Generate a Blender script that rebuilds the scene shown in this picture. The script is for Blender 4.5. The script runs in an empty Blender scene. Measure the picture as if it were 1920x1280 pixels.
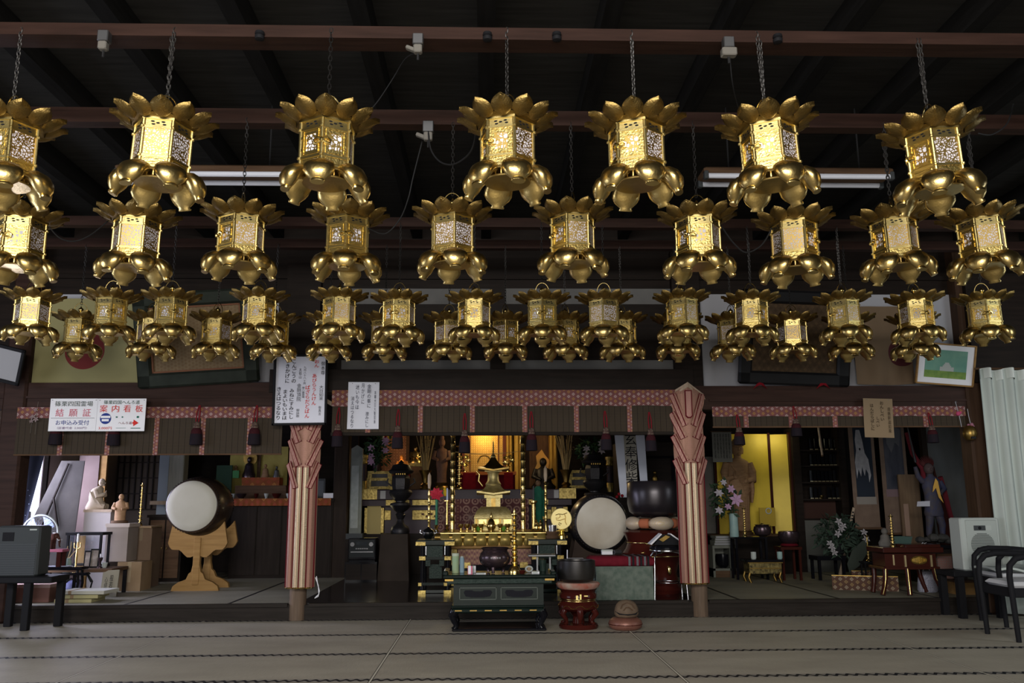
import bpy, math, random
from math import sin, cos, pi, radians, atan2, sqrt, tan
from mathutils import Vector as V, Matrix
random.seed(11)
sc = bpy.context.scene
col = sc.collection
# ---------------------------------------------------------------- camera
F = 1620.0
CAM = V((0, 0, 1.05))
PITCH, YAW, ROLL = radians(10.63), radians(1.75), radians(0.30)
fwd = V((sin(YAW) * cos(PITCH), cos(YAW) * cos(PITCH), sin(PITCH)))
r0 = V((cos(YAW), -sin(YAW), 0))
u0 = r0.cross(fwd)
cr = r0 * cos(ROLL) - u0 * sin(ROLL)
cu = u0 * cos(ROLL) + r0 * sin(ROLL)
cd = bpy.data.cameras.new('camera')
cd.lens = F * 36 / 1920
cd.sensor_width = 36
cd.clip_start = .05
co = bpy.data.objects.new('camera', cd)
co.matrix_world = Matrix(((cr.x, cu.x, -fwd.x, CAM.x), (cr.y, cu.y, -fwd.y, CAM.y), (cr.z, cu.z, -fwd.z, CAM.z), (0, 0, 0, 1)))
col.objects.link(co)
sc.camera = co
# ---------------------------------------------------------------- exposure, world and daylight
sc.view_settings.view_transform = 'Standard'
sc.view_settings.look = 'None'
sc.view_settings.gamma = 1
sc.view_settings.use_curve_mapping = False
sc.view_settings.exposure = -0.42
w = bpy.data.worlds.new('world'); sc.world = w; w.use_nodes = True
w.node_tree.nodes['Background'].inputs[0].default_value = (.55, .62, .75, 1)
w.node_tree.nodes['Background'].inputs[1].default_value = .012


def area(name, loc, rot, sx, sy, e, c=(1, 1, 1), spread=180):
    l = bpy.data.lights.new(name, 'AREA'); l.shape = 'RECTANGLE'; l.size = sx; l.size_y = sy; l.energy = e; l.color = c
    l.spread = radians(spread)
    o = bpy.data.objects.new(name, l); o.location = loc; o.rotation_euler = [radians(a) for a in rot]; col.objects.link(o)
    return o


def aim(o, target):
    o.rotation_euler = (V(target) - o.location).to_track_quat('-Z', 'Y').to_euler()
    return o


# daylight through the open front doors behind the camera (low opening and the transom over it)
area('front_door_daylight', (-.8, -3.2, 1.5), (90, 0, 0), 6.0, 2.4, 370, (1, .97, .92))
area('front_transom_daylight', (-.6, -2.2, 3.2), (62, 0, 0), 5.0, .8, 640, (1, .97, .92))
# daylight through the left window of the inner hall and the right veranda, plus an added low light
aim(area('left_window_daylight', (-5.06, 9.8, 1.26), (0, 0, 0), .84, .94, 95, (.72, .74, 1)), (-3.6, 9.6, .55))
aim(area('left_low_window_daylight', (-5.06, 8.98, .62), (0, 0, 0), .66, .72, 70, (.74, .76, 1)), (-3.8, 9.1, .35))  # unseen light added low at the left to brighten the stage edge
aim(area('left_veranda_daylight', (-6.3, 4.6, 1.7), (0, 0, 0), 2.6, 1.8, 130, (.78, .84, 1)), (0, 5.6, 1.2))
aim(area('right_veranda_daylight', (6.6, 5.2, 2.0), (0, 0, 0), 1.6, 2.0, 60, (.86, .95, 1)), (4.2, 8.0, 1.1))


# ---------------------------------------------------------------- pixel to world
def ray(px, py):
    return cr * ((px - 960) / F) + cu * ((640 - py) / F) + fwd


def at(px, py, Y):
    d = ray(px, py)
    return CAM + d * (Y / d.y)


def on(px, py, z):
    d = ray(px, py)
    return CAM + d * ((z - CAM.z) / d.z)


def mpp(p):
    return (V(p) - CAM).dot(fwd) / F


SZ = .147   # height of the stage floor


# ---------------------------------------------------------------- object helpers
def tag(o, label=None, cat=None, group=None, kind=None):
    if label: o['label'] = label
    if cat: o['category'] = cat
    if group: o['group'] = group
    if kind: o['kind'] = kind
    return o


def thing(name, label, cat, loc=(0, 0, 0), rz=0, group=None):
    o = bpy.data.objects.new(name, None)
    o.empty_display_size = .05
    col.objects.link(o); o.location = loc; o.rotation_euler = (0, 0, rz)
    return tag(o, label, cat, group)


KIDS = {}


def copytree(o, parent=None):
    c = o.copy(); col.objects.link(c)
    if parent is not None:
        c.parent = parent; KIDS.setdefault(parent.name, []).append(c)
    for ch in list(KIDS.get(o.name, [])):
        copytree(ch, c)
    return c


class MB:
    """collects verts and faces of one mesh; every face carries a material slot"""

    def __init__(s):
        s.v = []; s.f = []; s.m = []; s.T = Matrix.Identity(4)

    def add(s, vs, fs, mi=0, T=None):
        n = len(s.v)
        T = s.T if T is None else s.T @ T
        s.v += [tuple(T @ V(p)) for p in vs]
        s.f += [tuple(i + n for i in f) for f in fs]
        s.m += [mi] * len(fs)
        return s

    def box(s, c, d, rz=0, mi=0, rx=0, ry=0, bev=0):
        x, y, z = [a / 2 for a in d]
        T = Matrix.Translation(c) @ Matrix.Rotation(rz, 4, 'Z') @ Matrix.Rotation(ry, 4, 'Y') @ Matrix.Rotation(rx, 4, 'X')
        b = min(bev, x * .9, y * .9, z * .9)
        if b <= 0:
            vs = [(a * x, e * y, g * z) for g in (-1, 1) for e in (-1, 1) for a in (-1, 1)]
            fs = [(0, 2, 3, 1), (4, 5, 7, 6), (0, 1, 5, 4), (2, 6, 7, 3), (0, 4, 6, 2), (1, 3, 7, 5)]
            return s.add(vs, fs, mi, T)
        # chamfered vertical and horizontal edges: stack of rounded rectangles
        rings = []
        for z_, k in ((-z, b), (-z + b, 0), (z - b, 0), (z, b)):
            X, Y_ = x - k, y - k
            rings.append([(X, -Y_ + b, z_), (X, Y_ - b, z_), (X - b, Y_, z_), (-X + b, Y_, z_), (-X, Y_ - b, z_), (-X, -Y_ + b, z_), (-X + b, -Y_, z_), (X - b, -Y_, z_)])
        return s.loft(rings, mi, T)

    def loft(s, rings, mi=0, T=None, cap=True, closed=True):
        n = len(rings[0]); vs = [p for r in rings for p in r]; fs = []
        for i in range(len(rings) - 1):
            for j in range(n if closed else n - 1):
                k = (j + 1) % n
                fs.append((i * n + j, i * n + k, (i + 1) * n + k, (i + 1) * n + j))
        if cap and closed:
            fs.append(tuple(range(n - 1, -1, -1))); fs.append(tuple((len(rings) - 1) * n + j for j in range(n)))
        return s.add(vs, fs, mi, T)

    def lathe(s, prof, seg=24, c=(0, 0, 0), mi=0, T=None, cap=True, sx=1, sy=1):
        rings = [[(c[0] + r * cos(2 * pi * j / seg) * sx, c[1] + r * sin(2 * pi * j / seg) * sy, c[2] + z) for j in range(seg)] for r, z in prof]
        return s.loft(rings, mi, T, cap)

    def tube(s, pts, r, seg=8, mi=0, cap=True, closed=False, flat=None):
        pts = [V(p) for p in pts]; n = len(pts)
        rs = r if isinstance(r, (list, tuple)) else [r] * n
        rings = []; up = None
        for i, p in enumerate(pts):
            if closed:
                t = pts[(i + 1) % n] - pts[i - 1]
            else:
                t = pts[min(i + 1, n - 1)] - pts[max(i - 1, 0)]
            t = t.normalized() if t.length > 1e-9 else V((0, 0, 1))
            if up is None:
                up = V((0, 0, 1)) if abs(t.z) < .9 else V((0, 1, 0))
            a = t.cross(up)
            if a.length < 1e-6: a = t.cross(V((1, 0, 0)))
            a.normalize(); b = a.cross(t).normalized(); up = b
            q = rs[i]; qa, qb = q if isinstance(q, tuple) else (q, q)
            rings.append([tuple(p + a * (qa * cos(2 * pi * j / seg)) + b * (qb * sin(2 * pi * j / seg))) for j in range(seg)])
        if closed:
            rings.append(rings[0])
        return s.loft(rings, mi, None, cap and not closed)

    def prism(s, poly, y0, y1, mi=0, T=None):
        """poly in (x, z), extruded from y0 to y1"""
        n = len(poly)
        vs = [(a, y0, b) for a, b in poly] + [(a, y1, b) for a, b in poly]
        fs = [tuple(range(n)), tuple(range(2 * n - 1, n - 1, -1))] + [(i, i + n, (i + 1) % n + n, (i + 1) % n) for i in range(n)]
        return s.add(vs, fs, mi, T)

    def ball(s, c, r, seg=16, rings=8, mi=0, T=None):
        rx, ry, rz = r if isinstance(r, (tuple, list)) else (r, r, r)
        rr = []
        for i in range(rings + 1):
            a = -pi / 2 + pi * i / rings
            k = max(cos(a), .02)
            rr.append([(c[0] + rx * k * cos(2 * pi * j / seg), c[1] + ry * k * sin(2 * pi * j / seg), c[2] + rz * sin(a)) for j in range(seg)])
        return s.loft(rr, mi, T)

    def sheet(s, fn, nu, nv, mi=0, T=None, thick=None):
        vs = [tuple(fn(i / nu, j / nv)) for j in range(nv + 1) for i in range(nu + 1)]
        n = nu + 1
        fs = [(j * n + i, j * n + i + 1, (j + 1) * n + i + 1, (j + 1) * n + i) for j in range(nv) for i in range(nu)]
        if thick:
            N = len(vs); t = V(thick)
            vs = vs + [tuple(V(p) + t) for p in vs]
            fs = fs + [tuple(N + k for k in reversed(f)) for f in fs]
            ed = [i for i in range(n)] + [j * n + nu for j in range(1, nv + 1)] + [nv * n + i for i in range(nu - 1, -1, -1)] + [j * n for j in range(nv - 1, 0, -1)]
            fs += [(ed[k], ed[k] + N, ed[(k + 1) % len(ed)] + N, ed[(k + 1) % len(ed)]) for k in range(len(ed))]
        return s.add(vs, fs, mi, T)

    def build(s, name, mats, parent=None, smooth=30, loc=None, recalc=True):
        me = bpy.data.meshes.new(name)
        me.from_pydata(s.v, [], s.f)
        mats = mats if isinstance(mats, (list, tuple)) else [mats]
        for m in mats: me.materials.append(m)
        if len(mats) > 1:
            me.polygons.foreach_set('material_index', s.m)
        if recalc:
            import bmesh
            b = bmesh.new(); b.from_mesh(me); bmesh.ops.recalc_face_normals(b, faces=b.faces); b.to_mesh(me); b.free()
        if smooth:
            me.polygons.foreach_set('use_smooth', [True] * len(me.polygons))
            me.set_sharp_from_angle(angle=radians(smooth))
        me.update()
        o = bpy.data.objects.new(name, me); col.objects.link(o)
        if parent is not None:
            o.parent = parent; KIDS.setdefault(parent.name, []).append(o)
        if loc is not None: o.location = loc
        return o


def structure(o, label=None):
    o['kind'] = 'structure'
    if label: o['label'] = label
    return o


# ---------------------------------------------------------------- materials
MATS = {}


def nodes(name):
    m = bpy.data.materials.new(name); m.use_nodes = True
    nt = m.node_tree
    return m, nt, nt.nodes['Principled BSDF']


def N(nt, t, **kw):
    n = nt.nodes.new(t)
    for k, v in kw.items():
        if k.startswith('i_'):
            key = k[2:]
            n.inputs[int(key) if key.isdigit() else key].default_value = v
        else:
            setattr(n, k, v)
    return n


def coords(nt, scale=(1, 1, 1), rot=(0, 0, 0), kind='Object'):
    tc = N(nt, 'ShaderNodeTexCoord'); mp = N(nt, 'ShaderNodeMapping')
    mp.inputs['Scale'].default_value = scale; mp.inputs['Rotation'].default_value = rot
    nt.links.new(tc.outputs[kind], mp.inputs[0])
    return mp.outputs[0]


def ramp(nt, fac, stops, const=False):
    r = N(nt, 'ShaderNodeValToRGB')
    if const: r.color_ramp.interpolation = 'CONSTANT'
    e = r.color_ramp.elements
    while len(e) < len(stops): e.new(.5)
    for k, (p, c) in enumerate(stops):
        e[k].position = p; e[k].color = (*c, 1) if len(c) == 3 else c
    nt.links.new(fac, r.inputs[0])
    return r.outputs[0]


def mathn(nt, op, a, b=None, c=None):
    n = N(nt, 'ShaderNodeMath', operation=op)
    for i, x in enumerate((a, b, c)):
        if x is None: continue
        if isinstance(x, (int, float)): n.inputs[i].default_value = x
        else: nt.links.new(x, n.inputs[i])
    return n.outputs[0]


def mixc(nt, fac, a, b):
    n = N(nt, 'ShaderNodeMix', data_type='RGBA')
    for i, x in ((0, fac), (6, a), (7, b)):
        if hasattr(x, 'is_output'): nt.links.new(x, n.inputs[i])
        elif isinstance(x, (int, float)): n.inputs[i].default_value = x
        else: n.inputs[i].default_value = (*x, 1)
    return n.outputs[2]


def mat(name, c, r=.6, metal=0, c2=None, ns=6, stretch=(1, 1, 1), bump=0, bs=None, emit=0, coat=0, sheen=0, trans=0):
    m, nt, p = nodes(name)
    if not metal and not trans and not coat: p.inputs['Specular IOR Level'].default_value = .08 if r >= .5 else .14
    p.inputs['Roughness'].default_value = r; p.inputs['Metallic'].default_value = metal
    p.inputs['Base Color'].default_value = (*c, 1)
    if coat: p.inputs['Coat Weight'].default_value = coat; p.inputs['Coat Roughness'].default_value = .12
    if sheen: p.inputs['Sheen Weight'].default_value = sheen
    if trans: p.inputs['Transmission Weight'].default_value = trans
    if c2 or bump:
        no = N(nt, 'ShaderNodeTexNoise'); no.inputs['Scale'].default_value = ns; no.inputs['Detail'].default_value = 4
        nt.links.new(coords(nt, stretch), no.inputs[0])
        if c2:
            nt.links.new(ramp(nt, no.outputs[0], [(.3, c), (.7, c2)]), p.inputs['Base Color'])
        if bump:
            nb = no
            if bs:
                nb = N(nt, 'ShaderNodeTexNoise'); nb.inputs['Scale'].default_value = bs
                nt.links.new(coords(nt, stretch), nb.inputs[0])
            bn = N(nt, 'ShaderNodeBump'); bn.inputs['Strength'].default_value = bump; bn.inputs['Distance'].default_value = .004
            nt.links.new(nb.outputs[0], bn.inputs['Height']); nt.links.new(bn.outputs[0], p.inputs['Normal'])
    if emit:
        p.inputs['Emission Color'].default_value = (*c, 1); p.inputs['Emission Strength'].default_value = emit
    MATS[name] = m
    return m


def wood(name, c, c2, r=.5, scale=1.0, axis='X', coat=0):
    s = {'X': (1.2, 14, 14), 'Y': (14, 1.2, 14), 'Z': (14, 14, 1.2)}[axis]
    return mat(name, c, r, 0, c2, 2.2 * scale, s, .25, None, 0, coat)


G = dict(
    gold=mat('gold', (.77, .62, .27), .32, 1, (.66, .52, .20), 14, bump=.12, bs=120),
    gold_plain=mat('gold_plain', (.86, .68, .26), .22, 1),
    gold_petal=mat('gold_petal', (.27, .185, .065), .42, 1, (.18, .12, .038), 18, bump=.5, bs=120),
    gold_leg=mat('gold_leg', (.70, .53, .22), .30, 1, (.54, .39, .14), 10, bump=.22, bs=90),
    gold_dark=mat('gold_dark', (.34, .22, .06), .4, 1, (.2, .13, .04), 20),
    brass=mat('brass', (.72, .53, .2), .25, 1),
    bronze=mat('bronze', (.05, .035, .05), .26, .7, (.09, .06, .06), 9),
    black=mat('black_lacquer', (.006, .006, .008), .13),
    blackmat=mat('black_matte', (.012, .012, .014), .6),
    blackiron=mat('black_iron', (.018, .017, .02), .45, .6, bump=.4, bs=60),
    green_lacquer=mat('green_black_lacquer', (.006, .011, .0095), .15, 0, (.010, .017, .014), 5),
    green_carve=mat('green_carved', (.008, .018, .015), .45, 0, (.022, .038, .030), 40, bump=.8, bs=70),
    red_lacquer=mat('red_lacquer', (.038, .0065, .005), .18, c2=(.055, .010, .007), ns=4),
    brown_lacquer=mat('brown_lacquer', (.040, .011, .008), .18),
    wood_dark=wood('wood_dark', (.018, .0125, .010), (.011, .008, .0065)),
    wood_darkz=wood('wood_dark_upright', (.026, .017, .012), (.016, .010, .0075), axis='Z'),
    wood_beam=wood('wood_beam', (.042, .022, .017), (.026, .014, .011)),
    wood_stage=wood('wood_stage', (.026, .021, .018), (.016, .013, .011), .5),
    wood_post=wood('wood_post', (.17, .12, .085), (.10, .07, .05), axis='Z'),
    wood_ceiling=wood('wood_ceiling', (.030, .029, .027), (.020, .019, .018), .8),
    wood_pale=wood('wood_pale', (.42, .33, .25), (.33, .25, .18), axis='Z'),
    wood_drumstand=wood('wood_drumstand', (.34, .20, .075), (.25, .14, .05)),
    wood_carved=mat('wood_carved', (.33, .20, .11), .55, 0, (.24, .14, .075), 12, (1, 1, 3), .35),
    wood_brown=wood('wood_brown', (.12, .07, .04), (.07, .04, .024)),
    carton=mat('carton', (.30, .21, .13), .8, 0, (.25, .17, .10), 5),
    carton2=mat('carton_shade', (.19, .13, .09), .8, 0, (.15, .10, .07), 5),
    plaster=mat('plaster', (.34, .34, .37), .85, 0, (.36, .36, .39), 3, bump=.1),
    plaster_dull=mat('plaster_dull', (.16, .155, .15), .85, 0, (.11, .11, .11), 3),
    white=mat('white_paper', (.74, .74, .78), .7, 0, (.70, .70, .74), 4),
    whiteplastic=mat('white_plastic', (.40, .43, .41), .45),
    greyplastic=mat('grey_plastic', (.050, .055, .058), .5),
    ink=mat('black_ink', (.012, .012, .016), .7),
    redink=mat('red_ink', (.55, .035, .03), .7),
    blueink=mat('blue_ink', (.03, .05, .22), .7),
    greenink=mat('green_ink', (.03, .2, .08), .7),
    pinkink=mat('pink_ink', (.5, .16, .22), .7),
    red=mat('red_cloth', (.19, .008, .014), .85, 0, (.14, .006, .011), 20),
    darkred=mat('dark_red_cloth', (.10, .006, .012), .9),
    redcord=mat('red_cord', (.16, .012, .018), .8),
    tassel_dark=mat('tassel_thread', (.010, .0095, .014), .85, 0, (.018, .011, .014), 90, (1, 1, .05), .6),
    drumskin=mat('drum_skin', (.44, .42, .36), .6, 0, (.39, .37, .31), 3),
    drumskin_old=mat('drum_skin_worn', (.62, .59, .52), .6, 0, (.42, .36, .28), 2.2),
    chain=mat('chain_dark', (.045, .042, .04), .5, .5),
    chrome=mat('chrome', (.55, .56, .6), .18, 1),
    steel=mat('steel_grey', (.13, .13, .135), .45, .8),
    cable=mat('cable_black', (.02, .02, .021), .5),
    skin=mat('petal_white', (.5, .45, .5), .7),
    lily_pink=mat('lily_pink', (.45, .28, .42), .7),
    leaf=mat('leaf_green', (.02, .05, .025), .6, 0, (.035, .075, .035), 30),
    celadon=mat('celadon_glaze', (.30, .42, .40), .25, 0, (.24, .36, .36), 12),
    straw=mat('dry_stem', (.36, .26, .12), .8),
    tube_white=mat('tube_white', (.62, .64, .72), .3),
    curtain=mat('curtain_white', (.44, .48, .45), .9, 0, (.39, .43, .41), 3),
)
# ---------------------------------------------------------------- patterned materials
def tatami_mat(name, c, c2, wy, oy, lx, ox, border, seam=True, rough=.55, swap=False):
    """woven rush mats: weave, braided border along the long edges, seams at the short ends (object coordinates in metres)"""
    m, nt, p = nodes(name)
    p.inputs['Roughness'].default_value = rough; p.inputs['Specular IOR Level'].default_value = .15
    tc = N(nt, 'ShaderNodeTexCoord'); sx = N(nt, 'ShaderNodeSeparateXYZ'); nt.links.new(tc.outputs['Object'], sx.inputs[0])
    X, Y = (sx.outputs[1], sx.outputs[0]) if swap else (sx.outputs[0], sx.outputs[1])
    no = N(nt, 'ShaderNodeTexNoise'); no.inputs['Scale'].default_value = 1.6; no.inputs['Detail'].default_value = 5
    nt.links.new(coords(nt, (1, 2.2, 1)), no.inputs[0])
    base = ramp(nt, no.outputs[0], [(.3, c), (.7, c2)])
    fine = N(nt, 'ShaderNodeTexNoise'); fine.inputs['Scale'].default_value = 1; fine.inputs['Detail'].default_value = 2
    nt.links.new(coords(nt, (160, 9, 1)), fine.inputs[0])
    base = mixc(nt, mathn(nt, 'MULTIPLY', ramp(nt, fine.outputs[0], [(.35, (0, 0, 0)), (.65, (1, 1, 1))]), .28), base, tuple(a * .62 for a in c))
    fy = mathn(nt, 'FLOORED_MODULO', mathn(nt, 'SUBTRACT', Y, oy), wy)
    dy = mathn(nt, 'ABSOLUTE', mathn(nt, 'SUBTRACT', fy, wy / 2))
    fx = mathn(nt, 'FLOORED_MODULO', mathn(nt, 'SUBTRACT', X, ox), lx)
    dx = mathn(nt, 'ABSOLUTE', mathn(nt, 'SUBTRACT', fx, lx / 2))
    # braided border: two dark strands on a pale ground
    ph = mathn(nt, 'MULTIPLY', X, 2 * pi / .062)
    s1 = mathn(nt, 'ABSOLUTE', mathn(nt, 'SUBTRACT', fy, mathn(nt, 'ADD', mathn(nt, 'MULTIPLY', mathn(nt, 'SINE', ph), .020), wy / 2)))
    inb = mathn(nt, 'LESS_THAN', dy, border / 2)
    strand = mathn(nt, 'LESS_THAN', s1, .021)
    bcol = (.016, .015, .016) if swap else mixc(nt, strand, (.24, .22, .19), (.012, .013, .018))
    base = mixc(nt, inb, base, bcol)
    if seam:
        base = mixc(nt, mathn(nt, 'LESS_THAN', dx, .0055), base, (.62, .58, .48))
        sh = mathn(nt, 'LESS_THAN', mathn(nt, 'ABSOLUTE', mathn(nt, 'SUBTRACT', dx, .0080)), .0025)
        base = mixc(nt, sh, base, (.03, .026, .02))
    nt.links.new(base, p.inputs['Base Color'])
    bn = N(nt, 'ShaderNodeBump'); bn.inputs['Strength'].default_value = .25; bn.inputs['Distance'].default_value = .002
    nt.links.new(fine.outputs[0], bn.inputs['Height']); nt.links.new(bn.outputs[0], p.inputs['Normal'])
    return m


def brocade(name, ground, motif1, motif2, sc_, metal=.0, rough=.7, kind='Object', rot=(0, 0, 0)):
    """woven diamonds on a coloured ground (x, z plane)"""
    m, nt, p = nodes(name)
    p.inputs['Roughness'].default_value = rough; p.inputs['Specular IOR Level'].default_value = .15
    v = coords(nt, (sc_, sc_, sc_), rot, kind)
    sx = N(nt, 'ShaderNodeSeparateXYZ'); nt.links.new(v, sx.inputs[0])
    X, Z = sx.outputs[0], sx.outputs[2]
    fx = mathn(nt, 'ABSOLUTE', mathn(nt, 'SUBTRACT', mathn(nt, 'FLOORED_MODULO', X, 1.0), .5))
    row = mathn(nt, 'FLOORED_MODULO', mathn(nt, 'FLOOR', X), 2.0)
    fz = mathn(nt, 'ABSOLUTE', mathn(nt, 'SUBTRACT', mathn(nt, 'FLOORED_MODULO', mathn(nt, 'ADD', Z, mathn(nt, 'MULTIPLY', row, .5)), 1.0), .5))
    d = mathn(nt, 'ADD', fx, fz)
    ring = mathn(nt, 'LESS_THAN', mathn(nt, 'ABSOLUTE', mathn(nt, 'SUBTRACT', d, .3)), .06)
    dot = mathn(nt, 'LESS_THAN', d, .12)
    alt = mathn(nt, 'FLOORED_MODULO', mathn(nt, 'FLOOR', mathn(nt, 'ADD', Z, mathn(nt, 'MULTIPLY', row, .5))), 2.0)
    mc = mixc(nt, alt, motif1, motif2)
    no = N(nt, 'ShaderNodeTexNoise'); no.inputs['Scale'].default_value = 12
    nt.links.new(coords(nt), no.inputs[0])
    g = ramp(nt, no.outputs[0], [(.3, ground), (.7, tuple(a * .75 for a in ground))])
    f = mathn(nt, 'MAXIMUM', ring, dot)
    nt.links.new(mixc(nt, f, g, mc), p.inputs['Base Color'])
    if metal:
        nt.links.new(mathn(nt, 'MULTIPLY', f, metal), p.inputs['Metallic'])
    return m


def goldcloth(name, c, thread, sc_, metal=.55, rough=.45):
    """pale brocade woven with a small gold lattice of rosettes"""
    m, nt, p = nodes(name)
    p.inputs['Roughness'].default_value = rough; p.inputs['Specular IOR Level'].default_value = .15
    v = coords(nt, (sc_, sc_, sc_))
    vo = N(nt, 'ShaderNodeTexVoronoi', feature='F1'); vo.inputs['Scale'].default_value = 1; vo.inputs['Randomness'].default_value = .12
    nt.links.new(v, vo.inputs[0])
    d = vo.outputs['Distance']
    ring = mathn(nt, 'LESS_THAN', mathn(nt, 'ABSOLUTE', mathn(nt, 'SUBTRACT', d, .36)), .09)
    dot = mathn(nt, 'LESS_THAN', d, .14)
    f = mathn(nt, 'MAXIMUM', ring, dot)
    nt.links.new(mixc(nt, f, c, thread), p.inputs['Base Color'])
    p.inputs['Metallic'].default_value = metal
    bn = N(nt, 'ShaderNodeBump'); bn.inputs['Strength'].default_value = .4; bn.inputs['Distance'].default_value = .002
    nt.links.new(f, bn.inputs['Height']); nt.links.new(bn.outputs[0], p.inputs['Normal'])
    return m


def openwork(name, sc_, thr, paper, goldc, metal=1.0, rand=1.0):
    """pierced gilt sheet over white paper"""
    m, nt, p = nodes(name)
    v = coords(nt, (sc_, sc_, sc_))
    wn = N(nt, 'ShaderNodeTexNoise'); wn.inputs['Scale'].default_value = .9
    nt.links.new(v, wn.inputs[0])
    ad = N(nt, 'ShaderNodeVectorMath', operation='MULTIPLY_ADD'); ad.inputs[1].default_value = (.9, .9, .9)
    nt.links.new(wn.outputs['Color'], ad.inputs[0]); nt.links.new(v, ad.inputs[2])
    vo = N(nt, 'ShaderNodeTexVoronoi', feature='DISTANCE_TO_EDGE'); vo.inputs['Scale'].default_value = 1; vo.inputs['Randomness'].default_value = rand
    nt.links.new(ad.outputs[0], vo.inputs[0])
    f = mathn(nt, 'LESS_THAN', vo.outputs['Distance'], thr)
    nt.links.new(mixc(nt, f, paper, goldc), p.inputs['Base Color'])
    nt.links.new(mathn(nt, 'MULTIPLY', f, metal), p.inputs['Metallic'])
    p.inputs['Roughness'].default_value = .4
    bn = N(nt, 'ShaderNodeBump'); bn.inputs['Strength'].default_value = .5; bn.inputs['Distance'].default_value = .003
    nt.links.new(f, bn.inputs['Height']); nt.links.new(bn.outputs[0], p.inputs['Normal'])
    return m


def sudare(name, c, c2):
    """split-bamboo blind: fine horizontal reeds, dark vertical binding threads"""
    m, nt, p = nodes(name)
    p.inputs['Roughness'].default_value = .7; p.inputs['Specular IOR Level'].default_value = .1
    tc = N(nt, 'ShaderNodeTexCoord'); sx = N(nt, 'ShaderNodeSeparateXYZ'); nt.links.new(tc.outputs['Object'], sx.inputs[0])
    a = mathn(nt, 'FLOORED_MODULO', mathn(nt, 'MULTIPLY', sx.outputs[2], 130), 1.0)
    b = mathn(nt, 'LESS_THAN', mathn(nt, 'FLOORED_MODULO', mathn(nt, 'MULTIPLY', sx.outputs[0], 18), 1.0), .07)
    g = ramp(nt, a, [(.0, c2), (.5, c), (1, c2)])
    nt.links.new(mixc(nt, b, g, tuple(x * .5 for x in c2)), p.inputs['Base Color'])
    return m


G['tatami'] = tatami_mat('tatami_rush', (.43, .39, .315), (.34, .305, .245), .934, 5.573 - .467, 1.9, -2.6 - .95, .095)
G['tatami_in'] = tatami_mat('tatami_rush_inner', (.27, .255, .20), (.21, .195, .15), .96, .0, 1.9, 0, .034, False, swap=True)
G['val'] = brocade('valance_brocade', (.165, .062, .060), (.40, .31, .30), (.32, .17, .045), 22)
G['val2'] = brocade('valance_strip_brocade', (.20, .075, .07), (.36, .27, .26), (.34, .19, .08), 34)
G['sudare'] = sudare('bamboo_blind', (.05, .037, .025), (.027, .020, .014))
G['banner'] = goldcloth('banner_brocade', (.31, .165, .125), (.22, .115, .075), 105, .2, .5)
G['banner_gold'] = goldcloth('banner_rib_brocade', (.60, .49, .36), (.34, .22, .11), 95, .4, .4)
G['flap'] = goldcloth('banner_flap_brocade', (.36, .19, .16), (.24, .115, .085), 120, .2, .48)
G['altar_cloth'] = brocade('altar_brocade', (.25, .07, .022), (.40, .20, .05), (.30, .05, .03), 14)
G['cushion_brocade'] = goldcloth('cushion_brocade', (.50, .42, .36), (.55, .40, .16), 120, .3, .5)
G['goldleaf_carved'] = goldcloth('carved_gold', (.60, .36, .10), (.30, .16, .03), 30, .8, .4)
G['open_fine'] = openwork('openwork_fine', 74, .15, (.70, .66, .70), (.62, .42, .13))
G['open_round'] = openwork('openwork_round', 52, .13, (.76, .74, .80), (.70, .48, .14))
G['emboss'] = mat('gold_embossed', (.78, .60, .22), .34, 1, (.68, .50, .16), 40, bump=.55, bs=90)

# ---------------------------------------------------------------- the setting
b = MB(); b.box((0, 2.4, -.05), (14, 14.0, .1))
structure(b.build('floor', G['tatami'], smooth=0), 'woven rush matting of the lower hall with braided borders')

YF = 8.40       # front of the raised stage
BX = (-1.755, 2.02)   # the two posts between the bays
XL, XR = -4.50, 4.83
# raised stage: three floors and the riser
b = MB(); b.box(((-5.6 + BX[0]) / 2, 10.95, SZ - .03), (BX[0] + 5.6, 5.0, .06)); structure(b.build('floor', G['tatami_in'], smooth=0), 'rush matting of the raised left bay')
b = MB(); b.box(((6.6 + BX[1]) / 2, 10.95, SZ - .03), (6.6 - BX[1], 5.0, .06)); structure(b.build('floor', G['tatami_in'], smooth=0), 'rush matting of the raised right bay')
blackboards = wood('floor_boards_black', (.012, .010, .012), (.007, .006, .007), .16, axis='X', coat=.3)
b = MB(); b.box(((BX[0] + BX[1]) / 2, 10.95, SZ - .03), (BX[1] - BX[0], 5.0, .06)); structure(b.build('floor', blackboards, smooth=0), 'dark polished boards of the raised middle bay')
b = MB()
b.box((.2, YF + .02, SZ / 2 - .005), (12.2, .05, SZ - .012))
b.box((-3.2, YF + .005, SZ - .012), (2.72, .06, .03)); b.box((3.5, YF + .005, SZ - .012), (2.8, .06, .03)); b.box((.13, YF + .005, SZ - .012), (3.55, .06, .03))
structure(b.build('trim_1', G['wood_stage']), 'dark wooden riser along the stage edge')

G['wood_rafter'] = wood('wood_rafter', (.010, .0095, .009), (.006, .0055, .005), .8, axis='Y')
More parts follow.
